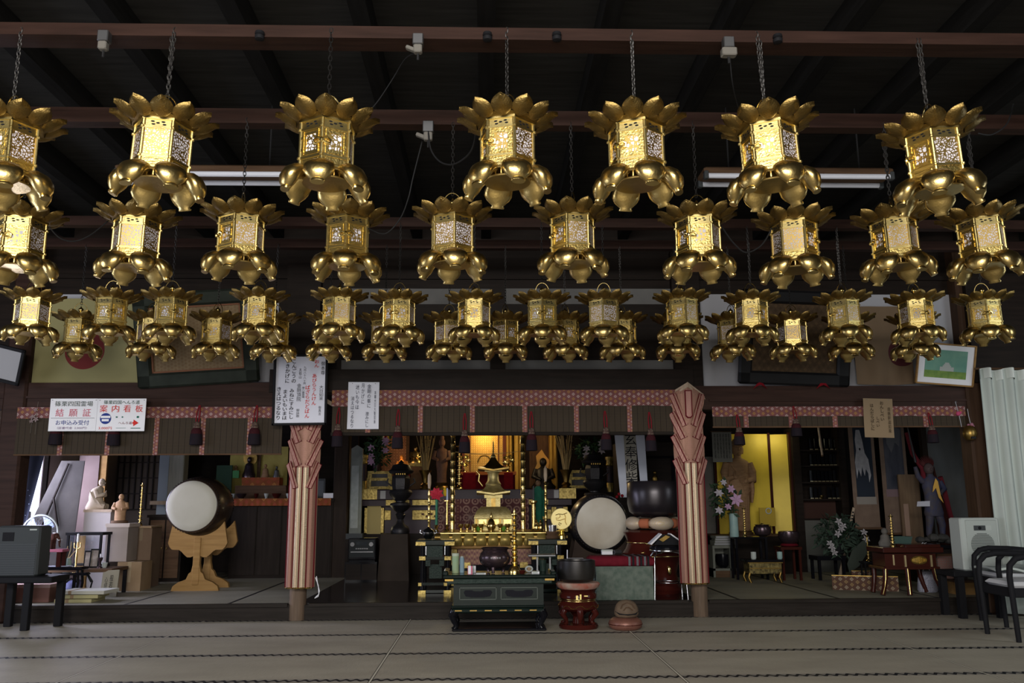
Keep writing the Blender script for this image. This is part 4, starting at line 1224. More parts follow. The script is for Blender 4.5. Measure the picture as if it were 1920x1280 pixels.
for i, (c, hgt) in enumerate((('white', 37), ('pale blue', 36), ('grey', 34), ('cream', 38), ('silver', 36))):
    k = K('folder', f'{c} folder upright in the row beside the fan at the left window', 'folder', 14 + i * 5.6, 995, Y=9.45, group='folders beside the fan')
    m_ = mat('folder_' + c.replace(' ', '_'), {'white': (.6, .6, .68), 'pale blue': (.35, .4, .6), 'grey': (.25, .25, .3), 'cream': (.5, .48, .4), 'silver': (.45, .46, .52)}[c], .6)
    k.b('cover', m_, 11.6 + i * 5.6, 995 - hgt, 16.6 + i * 5.6, 995, -.04, .18, bev=.003); k.b('spine_label', G['white'], 12.6 + i * 5.6, 995 - hgt + 6, 15.6 + i * 5.6, 995 - hgt + 16, -.0415, -.039)
foldz = at(14, 995, 9.45).z
k = K('low_shelf', 'dark low shelf under the folders at the left window', 'shelf', 28, 1085, Y=9.50, zb=SZ)
hz = (foldz - SZ) / k.s
k.bs('board', G['wood_dark'], [(-14, 1085 - hz, 62, 1085 - hz + 3, -.12, .2), (-14, 1060, 62, 1063, -.1, .2)]); k.bs('side_panel', G['wood_dark'], [(-14, 1085 - hz + 3, -11, 1085, -.1, .2), (59, 1085 - hz + 3, 62, 1085, -.1, .2)])

# electric fan
k = K('electric_fan', 'pale electric fan with a round wire cage by the left window', 'fan', 68, 1118, Y=9.28, zb=SZ)
k.l('base', G['whiteplastic'], [(19, 1118), (20, 1114), (16, 1110), (4, 1108)]); k.tb('pole', G['whiteplastic'], [(68, 1110, 0), (68, 1014, 0)], 2.2)
k.l('motor', G['whiteplastic'], [(1, 1012), (8, 1012), (8, 1000), (1, 1000)], 68, .05)
bb = MB(); r_ = 33.5 * k.s; cz = k.Z(1002)
for q in range(26):
    a = 2 * pi * q / 26; bb.tube([(.02 * cos(a), -.10, cz + .02 * sin(a)), (r_ * .6 * cos(a), -.105, cz + r_ * .6 * sin(a)), (r_ * cos(a), -.05, cz + r_ * sin(a)), (r_ * .6 * cos(a), -.0, cz + r_ * .6 * sin(a))], .0022, 4)
bb.build('cage', G['chrome'], k.t)
bb = MB(); bb.tube([(r_ * cos(2 * pi * q / 40), -.05, cz + r_ * sin(2 * pi * q / 40)) for q in range(40)], .009, 8, closed=True); bb.build('rim', G['whiteplastic'], k.t)
bl = mat('fan_blade', (.30, .36, .56), .4)
for q in range(4):
    a0 = q * pi / 2 + .4; bb = MB()
    bb.sheet(lambda u, v: (r_ * (.15 + .75 * v) * cos(a0 + u * (.6 + .5 * v)), -.055 + .03 * (u - .5), cz + r_ * (.15 + .75 * v) * sin(a0 + u * (.6 + .5 * v))), 5, 4, thick=(0, .003, 0)); bb.build('blade', bl, k.t)
k.l('hub', G['whiteplastic'], [(1, 1007), (5, 1006), (6, 1002), (5, 998), (1, 997)], 68, -.075)

# dark blue curtain drawn back from the window, leaning grey board
k = K('curtain', 'dark blue speckled curtain drawn across the left window', 'curtain', 40, 975, Y=9.30)
m, nt, p_ = nodes('curtain_night'); vo = N(nt, 'ShaderNodeTexVoronoi', feature='F1'); vo.inputs['Scale'].default_value = 22; nt.links.new(coords(nt), vo.inputs[0])
nt.links.new(mixc(nt, mathn(nt, 'LESS_THAN', vo.outputs['Distance'], .085), (.006, .008, .022), (.35, .4, .5)), p_.inputs['Base Color']); p_.inputs['Roughness'].default_value = .9
bb = MB(); bb.sheet(lambda u, v: (k.X(6) + u * (k.X(76 - 26 * (1 - v)) - k.X(6)), .02 * sin(u * 16), k.Z(980) + v * (k.Z(828) - k.Z(980))), 30, 8, thick=(0, .004, 0)); bb.build('drape', m, k.t)
k.tb('rail', G['wood_dark'], [(-20, 826, 0), (90, 826, 0)], 2)
k = K('leaning_board', 'grey weathered board leaning beside the bright left window', 'board', 98, 1085, Y=9.95, zb=SZ)
bb = MB(); bb.add([(k.X(36), -.10, 0), (k.X(134), -.10, 0), (k.X(136), .04, k.Z(845)), (k.X(92), .04, k.Z(845)), (k.X(47), -.02, k.Z(968))], [(0, 1, 2, 3, 4)])
bb.add([(k.X(36), -.085, 0), (k.X(134), -.085, 0), (k.X(136), .055, k.Z(845)), (k.X(92), .055, k.Z(845)), (k.X(47), -.005, k.Z(968))], [(4, 3, 2, 1, 0)]); bb.build('sheet', mat('board_grey', (.075, .068, .062), .9, 0, (.05, .046, .042), 5), k.t, smooth=0)
k.tbs('brace', G['wood_dark'], [[(108, 850, .015), (75, 966, -.06)], [(89, 915, -.03), (104, 968, -.06)]], 2.2)  # dark bars stand in for the shadows of bracing on the board
k = K('plaster_panel', 'pale pinkish upright panel beside the praying figure', 'panel', 148, 1085, Y=10.4, zb=SZ)
k.b('panel', mat('panel_pink', (.21, .155, .145), .85, 0, (.165, .12, .11), 3), 130, 840, 168, 1085, 0, .05); k.b('edge', G['wood_drumstand'], 168, 840, 181, 1085, .02, .06)

# lattice door, pale pillar and dark bench behind
k = K('lattice_door', 'dark lattice door at the rear of the left bay', 'door', 244, 1085, Y=11.6, zb=SZ)
k.b('backing', mat('shoji_dim', (.075, .06, .05), .8), 203, 840, 286, 1085, .03, .05); lattice_px(k, 'lattice', G['wood_dark'], 205, 842, 284, 960, 7, 4, 0, 2.2)
k = K('plaster_panel', 'bluish white narrow panel left of the pale pillar', 'panel', 292, 1085, Y=11.55, zb=SZ)
k.b('panel', mat('panel_blue', (.26, .30, .34), .8), 284, 840, 304, 1085, 0, .04)
k = K('square_pillar', 'pale square wooden pillar behind the left drum', 'pillar', 316, 1085, Y=11.3, zb=SZ)
k.b('shaft', wood('wood_pillar_pale', (.30, .29, .25), (.22, .22, .19), axis='Z'), 302, 835, 331, 1085, 0, .18, bev=.01); k.b('rail', G['wood_pale'], 270, 941, 303, 948, .02, .08)
k = K('low_cabinet', 'dark wooden cabinet between the cartons and the left drum', 'cabinet', 303, 1085, Y=10.9, zb=SZ)
k.b('carcass', G['wood_dark'], 272, 966, 336, 1085, 0, .35); k.b('cabinet_top', G['wood_dark'], 269, 962, 339, 967, -.02, .36); k.bs('door', G['wood_brown'], [(276, 972, 303, 1078, -.012, 0), (306, 972, 332, 1078, -.012, 0)]); k.bs('knob', G['brass'], [(299, 1022, 301, 1026, -.02, -.01), (308, 1022, 310, 1026, -.02, -.01)])

# plinth, kneeling figure and cartons
k = K('plinth', 'tall pale wooden plinth under the praying figure', 'plinth', 172, 1092, Y=10.05, zb=SZ)
k.b('body', mat('plinth_pale', (.40, .37, .36), .7, 0, (.34, .31, .30), 3), 148, 951, 197, 1092, 0, .3); k.b('plinth_top', G['wood_pale'], 146, 946, 199, 951, -.01, .31)
plz = k.top(946)


def kneeling(label, cx, by, Y, zb, h, mat_b):
    """monk kneeling in profile to the right, head bowed over joined hands; h is the height in pixels"""
    k = K('praying_figure', label, 'statue', cx, by, Y=Y, zb=zb); s = h * k.s
    bb = skinbody([(-.05, 0, 0, .30, .26), (-.04, 0, .06, .33, .28), (-.03, 0, .16, .30, .27), (-.06, 0, .28, .22, .22), (-.08, 0, .42, .205, .21), (-.06, 0, .56, .20, .20), (-.02, 0, .66, .165, .17), (.02, 0, .715, .085, .09), (.045, 0, .75, .062, .066)])
    bb.v = [(a * s, b_ * s, c * s) for a, b_, c in bb.v]
    # thighs under the robe, sleeves meeting at the joined hands
    for sg in (-1, 1):
        bb.tube([(-.10 * s, sg * .12 * s, .10 * s), (.10 * s, sg * .13 * s, .11 * s), (.27 * s, sg * .10 * s, .08 * s)], [.14 * s, .13 * s, .09 * s], 12)
        bb.tube([(-.03 * s, sg * .16 * s, .60 * s), (.05 * s, sg * .20 * s, .42 * s), (.18 * s, sg * .08 * s, .46 * s), (.22 * s, sg * .02 * s, .52 * s)], [.075 * s, .085 * s, .07 * s, .03 * s], 10)
        bb.tube([(.21 * s, sg * .018 * s, .50 * s), (.245 * s, sg * .012 * s, .60 * s)], [.022 * s, .010 * s], 8)
    bb.build('robed_body', mat_b, k.t, smooth=60)
    hd = MB(); c = V((.085 * s, 0, .86 * s)); hd.ball(c, (.105 * s, .088 * s, .125 * s), 18, 12)
    hd.ball(c + V((.105 * s, 0, -.02 * s)), (.022 * s, .018 * s, .03 * s), 8, 6); hd.ball(c + V((.075 * s, 0, -.085 * s)), (.04 * s, .05 * s, .035 * s), 10, 6)
    for sg in (-1, 1): hd.ball(c + V((-.01 * s, sg * .088 * s, -.02 * s)), (.022 * s, .012 * s, .04 * s), 8, 6)
    hd.ball(c + V((.092 * s, .03 * s, .012 * s)), (.012 * s, .02 * s, .008 * s), 6, 4); hd.ball(c + V((.092 * s, -.03 * s, .012 * s)), (.012 * s, .02 * s, .008 * s), 6, 4)
    hd.build('head', mat_b, k.t, smooth=60)
    fo = MB()
    for q in range(5):
        fo.tube([((-.20 + .03 * q) * s, -.205 * s + .02 * q * s, (.60 - .04 * q) * s), ((-.10 + .05 * q) * s, -.24 * s, (.42 - .04 * q) * s), ((.02 + .05 * q) * s, -.25 * s, (.22 - .03 * q) * s)], .012 * s, 5)
    fo.build('robe_folds', mat_b, k.t)
    return k


kneeling('pale wooden figure of a monk praying, seated on the tall plinth', 183, 947, 10.18, plz, 58, mat('figure_pale', (.50, .42, .33), .55, 0, (.40, .32, .24), 8))
k = K('carton', 'brown cardboard carton on the floor below the small wooden figure', 'carton', 240, 1106, Y=9.75, zb=SZ)
k.b('box', G['carton'], 217, 1053, 262, 1106, 0, .30); k.b('tape', mat('tape', (.36, .28, .18), .5), 236, 1052.6, 243, 1090, -.002, .301)
cz1 = k.top(1053)
k = K('carton', 'pale tall carton carrying the small wooden figure', 'carton', 214, 1053, Y=9.80, zb=cz1 + .003)
k.b('box', mat('carton_pale', (.30, .25, .22), .75, 0, (.25, .21, .18), 4), 195, 987, 236, 1053, 0, .28); k.b('lid', mat('carton_lid', (.46, .39, .34), .75), 193, 983, 238, 990, -.008, .288)
cz2 = k.top(983)
k = K('carton', 'shaded brown carton behind the brass candlestick', 'carton', 258, 1096, Y=10.15, zb=SZ)
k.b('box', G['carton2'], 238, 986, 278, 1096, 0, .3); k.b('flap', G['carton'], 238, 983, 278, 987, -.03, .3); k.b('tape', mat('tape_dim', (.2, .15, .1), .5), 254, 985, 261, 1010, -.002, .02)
cz3 = k.top(983)
k = K('small_statue', 'small dark brown wooden standing figure on the pale carton', 'statue', 224, 983, Y=9.92, zb=cz2)
bb = skinbody([(x * k.s, y * k.s, z * k.s, a * k.s, c * k.s) for x, y, z, a, c in ((0, 0, 0, 13, 11), (0, 0, 4, 13, 11), (0, 0, 5, 10, 9), (0, 0, 20, 10, 8), (1, 0, 30, 11, 8), (0, 0, 38, 10, 7), (0, 0, 42, 4, 4), (0, 0, 44, 3, 3))])
bb.ball((0, 0, 48 * k.s), (5 * k.s, 5 * k.s, 6 * k.s), 12, 8)
for sg in (-1, 1): bb.tube([(sg * 10 * k.s, 0, 37 * k.s), (sg * 13 * k.s, -2 * k.s, 28 * k.s), (sg * 5 * k.s, -9 * k.s, 26 * k.s)], [4 * k.s, 4 * k.s, 2.5 * k.s], 8)
bb.build('figure', G['wood_carved'], k.t, smooth=60); k.l('pedestal', G['wood_brown'], [(15, 983), (15, 979), (13, 978)])
k.t.location.z += .001


def candlestick(label, cx, top, base, Y, zb=None, w_=5, m='brass', n=9):
    k = K('candlestick', label, 'candlestick', cx, base, Y=Y, zb=zb); H = base - top
    prof = [(w_ * 1.2, base), (w_ * 1.25, base - H * .03), (w_ * .8, base - H * .06), (w_ * .5, base - H * .10)]
    for i in range(n):
        y = base - H * (.12 + .76 * i / n); q = w_ * (.95 - .35 * i / n)
        prof += [(q * .55, y), (q, y - H * .015), (q, y - H * .03), (q * .45, y - H * .045)]
    k.l('stem', G[m], prof + [(w_ * .3, base - H * .9)]); k.l('drip_pan', G[m], [(w_ * .3, base - H * .90), (w_ * 1.0, base - H * .93), (w_ * 1.05, base - H * .945), (w_ * .3, base - H * .95), (w_ * .12, base - H)])
    return k


candlestick('slender brass tiered candlestick on the shaded carton', 262, 903, 983, 10.25, cz3, 4)

# low table with the display case, frames and offerings
k = K('low_table', 'narrow plank table carrying the glass case left of the cartons', 'table', 150, 1098, Y=9.35, zb=SZ)
k.b('table_top', G['wood_brown'], 96, 1049, 216, 1055, -.12, .30, bev=.004)
for x, d in ((100, -.1), (165, -.1), (212, -.1), (100, .27), (212, .27)): k.b('leg', G['wood_drumstand'] if x == 165 else G['blackmat'], x - 3, 1055, x + 3, 1098, d - .015, d + .015)
ltz = k.top(1049)
k = K('display_case', 'black framed glass display case in front of the tall plinth', 'display case', 156, 1049, Y=9.47, zb=ltz)
ps = [(125, 0), (186, 0), (125, .2), (186, .2)]
for x, d in ps: k.b('post', G['blackmat'], x - 2, 990, x + 2, 1045, d - .01, d + .01)
k.b('lid', G['blackmat'], 121, 985, 190, 990, -.02, .22); k.b('base', G['blackmat'], 121, 1044, 190, 1049, -.02, .22)
glass = mat('clear_glass', (.9, .95, 1), .03, trans=1)
k.b('glass_pane', glass, 127, 990, 184, 1044, -.003, .0)
k.b('amber_panel', mat('amber_panel', (.30, .18, .07), .5), 128, 992, 142, 1043, .19, .195)
for i, (x0, x1, lab) in enumerate(((157, 169, 'narrow black framed photograph leaning on the glass case'), (168, 184, 'wider black framed photograph of a figure right of a narrower frame'))):
    k = K('photo_frame', lab, 'photo frame', (x0 + x1) / 2, 1049, Y=9.38 + .02 * i, zb=ltz, rz=8)
    h0 = 1017 - 3 * i
    fr_ = k.b('frame', G['blackmat'], x0, h0, x1, 1049, 0, .012); k.b('photo', mat('photo_print', (.34, .30, .26), .5, 0, (.10, .08, .07), 14), x0 + 2, h0 + 3, x1 - 2, 1046, -.002, 0, parent=fr_)
    k.t.rotation_euler[0] = radians(-9)
k = K('candelabrum', 'bright brass three-pronged candlestick in front of the glass case', 'candlestick', 143, 1049, Y=9.30, zb=ltz)
k.l('stem', G['brass'], [(6, 1049), (6, 1047), (2, 1045), (1.5, 1040), (2.4, 1030), (1.4, 1012), (1.4, 1000)]); k.tb('fork', G['brass'], [(137, 1002, 0), (137, 1010, 0), (143, 1014, 0), (149, 1010, 0), (149, 1002, 0)], 1.1); k.l('candle', G['white'], [(2, 1000), (2, 986), (.5, 985)])
k = K('glass_vase', 'small glass vase of dry twigs left of the brass three-pronged candlestick', 'vase', 126, 1049, Y=9.33, zb=ltz)
k.l('vase', G['celadon'], [(6, 1049), (8, 1044), (8, 1036), (6, 1032), (7, 1030)]); k.tbs('twig', G['straw'], [[(126, 1034, 0), (130, 1015, .01), (130, 1000, .01)], [(125, 1034, 0), (123, 1020, 0), (125, 1008, 0)], [(127, 1034, 0), (136, 1022, -.01), (141, 1016, 0)]], .7)
k = K('goblet', 'small dark candle cup on the plank table beside the photo frames', 'cup', 188, 1049, Y=9.36, zb=ltz)
k.l('cup', G['bronze'], [(5, 1049), (5, 1047), (2, 1045), (2, 1038), (4, 1034), (5, 1030), (2, 1029)]); k.l('candle', G['white'], [(1, 1030), (1, 1024), (.3, 1023)])
k = K('offering_cup', 'white cup on the plank table at the foot of the pale carton', 'cup', 197, 1049, Y=9.40, zb=ltz)
k.l('bowl', G['whiteplastic'], [(3, 1049), (4, 1047), (5.5, 1040), (5, 1039.5), (3.5, 1046), (.5, 1047)], cap=False); k.l('foot_ring', G['whiteplastic'], [(3.2, 1049), (3.2, 1048)])
# red low table with an elephant
k = K('red_table', 'small red topped table under the elephant figurine', 'table', 98, 1062, Y=9.02, zb=None)
rz_ = k.p.z
k.b('table_top', G['pinkink'], 74, 1030, 119, 1035, -.05, .09, bev=.003)
for x in (80, 112):
    for d in (-.03, .07): k.b('leg', G['brown_lacquer'], x - 4, 1035, x + 4, 1062, d - .015, d + .015)
etz = k.top(1030)
k = K('elephant_figurine', 'dark brown elephant figurine on the small red table', 'figurine', 91, 1030, Y=9.04, zb=etz)
s = k.s; bb = MB()
bb.ball((0, 0, 19 * s), (13 * s, 9 * s, 10 * s), 16, 10); bb.ball((11 * s, 0, 23 * s), (7 * s, 6 * s, 7 * s), 12, 8)
bb.tube([(16 * s, 0, 22 * s), (19 * s, 0, 15 * s), (19 * s, 0, 7 * s), (21 * s, 0, 3 * s)], [3.2 * s, 2.4 * s, 1.7 * s, 1.3 * s], 8)
for x in (-8, 7):
    for y in (-5, 5): bb.tube([(x * s, y * s, 17 * s), (x * s, y * s, 8 * s), (x * s, y * s, 0)], [3.6 * s, 3 * s, 3.2 * s], 8)
bb.tube([(-13 * s, 0, 20 * s), (-15 * s, 0, 14 * s), (-14.5 * s, 0, 9 * s)], [1.2 * s, .9 * s, .9 * s], 6)
bb.build('body', mat('elephant_brown', (.07, .028, .022), .35), k.t, smooth=60)
for sg in (-1, 1):
    bb = MB(); bb.ball((8 * s, sg * 7 * s, 22 * s), (4 * s, 1.2 * s, 6 * s), 10, 6); bb.build('ear', mat('elephant_ear', (.09, .035, .03), .4), k.t)
    bb = MB(); bb.tube([(15 * s, sg * 3 * s, 19 * s), (19 * s, sg * 4 * s, 16 * s), (22 * s, sg * 4 * s, 17 * s)], [1 * s, .8 * s, .4 * s], 6); bb.build('tusk', G['white'], k.t)
# black serving table with a pale cloth, folding chair frame
k = K('black_table', 'black low table under the small red table', 'table', 118, 1118, Y=9.1, zb=SZ)
dz = (rz_ - SZ) / k.s
k.b('table_top', G['black'], 66, 1118 - dz, 160, 1118 - dz + 6, -.14, .02, bev=.006)
for x in (74, 150):
    for d in (-.11, -.01): k.tb('leg', G['black'], [(x, 1118 - dz + 5, d), (x + 3, 1090, d), (x - 1, 1118, d)], [2.6, 2.4, 2])
k.b('cloth', mat('tray_cloth', (.42, .42, .5), .8), 84, 1118 - dz - .7, 130, 1118 - dz + .2, -.1, .015)
k = K('folding_chair', 'black tubular folding chair with a padded seat under the plank table', 'chair', 136, 1117, Y=9.00, zb=SZ)
k.tb('frame', G['black'], [(102, 1117, .12), (100, 1092, .1), (110, 1076, .05), (125, 1070, 0), (163, 1072, -.02), (172, 1085, -.02), (168, 1104, -.02), (160, 1112, -.02)], 1.5); k.tb('frame', G['black'], [(102, 1117, -.05), (101, 1092, -.05), (112, 1077, -.05), (126, 1071, -.05), (164, 1073, -.05), (172, 1086, -.05)], 1.4)
k.b('seat', G['black'], 112, 1069, 164, 1074, -.05, .04, bev=.012)
k.bs('leg', G['black'], [(135, 1074, 139, 1112, -.02, .01), (135, 1110, 139, 1117, -.04, .02)])
k = K('dark_bag', 'bluish grey folded bag on the floor under the folding chair', 'bag', 140, 1117, Y=9.32, zb=SZ)
bb = MB(); bb.ball((0, 0, 15 * k.s), (19 * k.s, .10, 15 * k.s), 18, 10); bb.build('body', mat('bag_blue', (.16, .17, .30), .6, 0, (.1, .1, .2), 14, bump=.8), k.t, smooth=60); k.tb('strap', G['blackmat'], [(128, 1092, -.1), (140, 1084, -.11), (152, 1092, -.1)], 1.4)
k = K('calligraphy_board', 'pale sheet of calligraphy leaning on the cartons', 'board', 204, 1106, Y=9.17, zb=SZ)
k.b('board', mat('board_paper', (.27, .25, .19), .7, 0, (.22, .2, .15), 4), 187, 1057, 219, 1106, 0, .012)
k.t.rotation_euler = (radians(-12), radians(-3), radians(-6))
letter(k.t, [('般若', k.X(206), k.Z(1078), 7 * k.s, 24 * k.s, True), ('心経', k.X(196), k.Z(1080), 6 * k.s, 20 * k.s, True)], G['ink'])
for i in range(3):
    k = K('paper_stack', ('lowest', 'middle', 'topmost')[i] + ' bundle of yellowish flat papers on the stage edge', 'paper stack', 155, 1128, Y=8.70, zb=SZ + .001 + i * .038, group='flat papers at the stage edge', rz=(0, 3, -4)[i])
    x0, x1 = ((108, 176), (116, 186), (112, 200))[i]
    k.b('sheets', mat('papers_yellow', (.42, .38, .20), .8, 0, (.36, .33, .18), 6) if i < 2 else mat('papers_white', (.46, .45, .40), .8), x0, 1128 - 6.2, x1, 1128, -.06, .24); k.b('band', G['carton'], x0 + 20, 1128 - 6.5, x0 + 26, 1128, -.062, .242)

# altar table of the left bay: dark cabinet with brocade cloths and offerings
k = K('altar_cabinet', 'long dark altar cabinet behind the left drum', 'cabinet', 525, 1084, Y=11.3, zb=SZ)
k.b('carcass', G['wood_dark'], 428, 944, 620, 1084, 0, .5); k.bs('door', wood('wood_door_dark', (.022, .016, .013), (.014, .01, .008), axis='Z'), [(432 + 47 * i, 950, 476 + 47 * i, 1078, -.012, 0) for i in range(4)]); k.b('cabinet_top', G['wood_dark'], 424, 938, 622, 944, -.03, .52)
acz = k.top(938)
k = K('altar_cloth', 'orange brocade cloth over the edge of the left altar cabinet', 'cloth', 521, 938, Y=11.25, zb=acz)
bb = MB(); W_ = 198 * k.s
bb.sheet(lambda u, v: ((u - .5) * W_, -.004 - .006 * sin(u * 120) * (1 - min(1, v * 2)) if v < .5 else (v - .5) * .9, -.085 * (1 - v * 2) if v < .5 else .004), 120, 8, thick=(0, -.002, .002)); bb.build('cloth', G['altar_cloth'], k.t)
k = K('offering_step', 'narrow step covered in red brocade on the left altar cabinet', 'step', 487, 938, Y=11.55, zb=acz + .009)
k.b('board', G['wood_brown'], 440, 917, 535, 938, 0, .2); k.b('cloth_front', G['altar_cloth'], 452, 899, 522, 914, -.004, .2)
k.b('tread', G['wood_brown'], 440, 914, 535, 918, -.01, .2)
stz = k.top(899)
LIT = [('small_statue', 'small pale figure in the lit niche at the left of the red brocade step', 'statue', 441, 899, 24, 'wood_carved'), ('small_statue', 'small seated figure on the yellow backed part of the red brocade step', 'statue', 497, 899, 26, 'wood_carved'), ('small_statue', 'dark haloed figure in the middle of the red brocade step', 'statue', 466, 899, 40, 'bronze'), ('small_statue', 'grey figure at the right end of the red brocade step', 'statue', 518, 899, 22, 'steel')]
for nm, lab, cat, x, y, h, mm in LIT:
    k = K(nm, lab, cat, x, y, Y=11.68, zb=stz); s = k.s * h / 30
    bb = skinbody([(0, 0, 0, 9 * s, 7 * s), (0, 0, 4 * s, 9 * s, 7 * s), (0, 0, 9 * s, 7 * s, 5 * s), (0, 0, 16 * s, 6 * s, 4.5 * s), (0, 0, 19 * s, 5 * s, 4 * s), (0, 0, 21 * s, 2 * s, 2 * s)], 14); bb.ball((0, 0, 25 * s), (3.4 * s, 3.4 * s, 4.2 * s), 10, 8); bb.build('figure', G[mm], k.t, smooth=60)
    if h == 40: k.l('halo', G['gold_dark'], [(1, 0), (1, 0)]) if False else k.pr('halo', G['gold_dark'], [(x + 13 * cos(q), y - 36 + 13 * sin(q)) for q in [2 * pi * j / 20 for j in range(20)]], .03, .035)
k = K('gilt_backdrop', 'yellow lit cloth behind the small figures of the left altar', 'cloth', 487, 938, Y=11.78, zb=acz)
k.b('cloth', mat('yellow_cloth', (.42, .36, .11), .8, 0, (.34, .28, .08), 6), 428, 840, 536, 938, 0, .02); k.b('bar', G['wood_brown'], 480, 840, 486, 938, -.03, 0)
k = K('green_cloth', 'green pennant cloth hanging at the left end of the left altar', 'cloth', 418, 938, Y=11.6, zb=acz + .009)
k.b('cloth', mat('green_cloth', (.03, .06, .04), .8), 403, 876, 432, 938, 0, .02); k.b('fringe', mat('green_fringe', (.06, .2, .08), .8), 434, 886, 446, 900, -.02, -.01)
k = K('picture_frame', 'small grey framed picture at the right end of the left altar', 'picture', 598, 903, Y=11.5)
k.b('frame', G['greyplastic'], 586, 867, 610, 904, 0, .02); k.b('print', mat('print_grey', (.10, .11, .12), .5), 589, 871, 607, 900, -.002, 0)
k.t.location.z = acz + .009
for i, (x, c, w_) in enumerate(((437, 'white', 4), (452, 'dark', 9), (499, 'white', 4), (518, 'red', 8), (480, 'red', 4), (540, 'white', 4), (560, 'dark', 6))):
    k = K('offering_bowl', f'{("white", "dark", "red")[("white", "dark", "red").index(c)]} small offering bowl, {ORDN[i] if i < 6 else "last"} from the left on the left altar cloth', 'bowl', x, 938, Y=11.38, zb=acz + .009, group='bowls on the left altar')
    m_ = {'white': G['whiteplastic'], 'dark': G['bronze'], 'red': G['red_lacquer']}[c]
    k.l('bowl', m_, [(w_ * .5, 938), (w_ * .5, 937), (w_ * .9, 933), (w_ * 1.1, 929), (w_, 929), (w_ * .6, 935), (.3, 936)], cap=False); k.l('foot', m_, [(w_ * .6, 938.1), (w_ * .55, 937)])
k = K('paper_sheet', 'blank white card on the left altar beside the inner post', 'paper sheet', 616, 938, Y=11.36, zb=acz + .009)
k.b('card', G['white'], 606, 929, 627, 938, 0, .004)
k = K('bin', 'pale round bin with a lid beside the inner post', 'bin', 602, 1064, z=SZ)
k.l('body', mat('bin_pale', (.27, .26, .24), .6, 0, (.2, .19, .18), 4), [(17, 1064), (18.5, 1010)]); k.l('lid', G['steel'], [(19.5, 1010), (19.5, 1006), (4, 1005)])
bz = k.top(1005)
candlestick('slender brass candlestick on the lidded bin', 610, 941, 1005, k.p.y, bz, 4)
# ================================================================ middle bay: lamps of the inner altar
def lamp(name, px, py, Y, e, c, r=.05):
    l = bpy.data.lights.new(name, 'POINT'); l.energy = e; l.color = c; l.shadow_soft_size = r
    o = bpy.data.objects.new(name, l); o.location = at(px, py, Y); col.objects.link(o); return o


lamp('altar_lamp_light', 908, 806, 12.25, 20, (1, .72, .34)); lamp('altar_side_lamp_light', 752, 858, 12.55, 2.4, (1, .55, .22)); lamp('altar_side_lamp_light', 1048, 845, 12.4, 1.8, (1, .6, .25))
lamp('altar_front_lamp_light', 858, 880, 10.6, 1.3, (1, .84, .55)); lamp('altar_front_lamp_light', 992, 880, 10.6, 1.3, (1, .84, .55)); lamp('dais_lamp_light', 925, 985, 9.55, .5, (1, .84, .5), .03)
lamp('altar_foot_lamp_light', 700, 975, 11.2, .9, (1, .85, .5), .03)
purple = mat('purple_lacquer', (.040, .024, .034), .35, 0, (.028, .018, .026), 4)
gilt = mat('gilt_fitting', (.42, .32, .11), .45, .9, (.16, .115, .035), 34, bump=.8, bs=60)

# ---- the tall altar platform at the back
k = K('altar', 'large gilt and purple lacquered altar at the back of the middle bay', 'altar', 875, 1078, Y=11.75, zb=SZ)
k.b('base', G['wood_dark'], 672, 1004, 1078, 1078, 0, .9)
k.b('waist', purple, 686, 952, 1066, 1004, .10, .85)
k.b('altar_top', purple, 668, 922, 1082, 941, -.10, 1.36, bev=.008)
k.b('apron', purple, 676, 941, 1074, 952, -.04, .9)
for x in (668, 1050): k.b('corner_fitting', gilt, x, 921, x + 38 if x < 900 else 1082, 940, -.106, -.10)
for x in (722, 772, 985): k.b('fitting', gilt, x, 939, x + 44, 951, -.05, -.04)
k.bs('silver_strip', G['steel'], [(712, 924, 722, 939, -.106, -.10), (1040, 924, 1049, 939, -.106, -.10)])
for x0, x1 in ((700, 730), (770, 815), (1000, 1040), (1044, 1066)): k.b('carved_panel', gilt, x0, 960, x1, 979, .085, .10, bev=.006)
k.bs('scroll', mat('scroll_dark', (.10, .05, .03), .5), [(788 + 8 * i, 966 + (i % 2) * 4, 793 + 8 * i, 970 + (i % 2) * 4, .075, .086) for i in range(4)])
for x in (684, 712, 1040, 1062): k.b('bracket', gilt, x - 4, 955, x + 6, 1003, .03, .10, bev=.006)
k.b('gold_side_panel', mat('gold_screen', (.30, .24, .09), .6, .3), 686, 948, 712, 1004, .02, .06)
alz = k.top(922)
k = K('wheel_brocade', 'dark red brocade cloth with wheel motifs hanging on the front of the altar', 'cloth', 905, 1004, Y=11.62)
wb_ = goldcloth('wheel_brocade', (.085, .028, .03), (.24, .14, .11), 9, .1, .7); wf = brocade('wheel_brocade_band', (.10, .03, .03), (.26, .15, .10), (.2, .1, .05), 26)
k.b('cloth', wb_, 822, 936, 992, 1004, 0, .031)
for cx in (832, 882, 955):
    L = []
    for q in range(16):
        a = 2 * pi * q / 16; L.append([(cx, 970, -.004), (cx + 17 * cos(a), 970 + 17 * sin(a), -.004)])
    k.tbs('wheel_motif', mat('wheel_thread', (.26, .18, .15), .8), L, .35)
k.bs('band', wf, [(855, 938, 862, 1003, -.004, 0), (905, 938, 914, 1003, -.004, 0), (980, 938, 988, 1003, -.004, 0)])

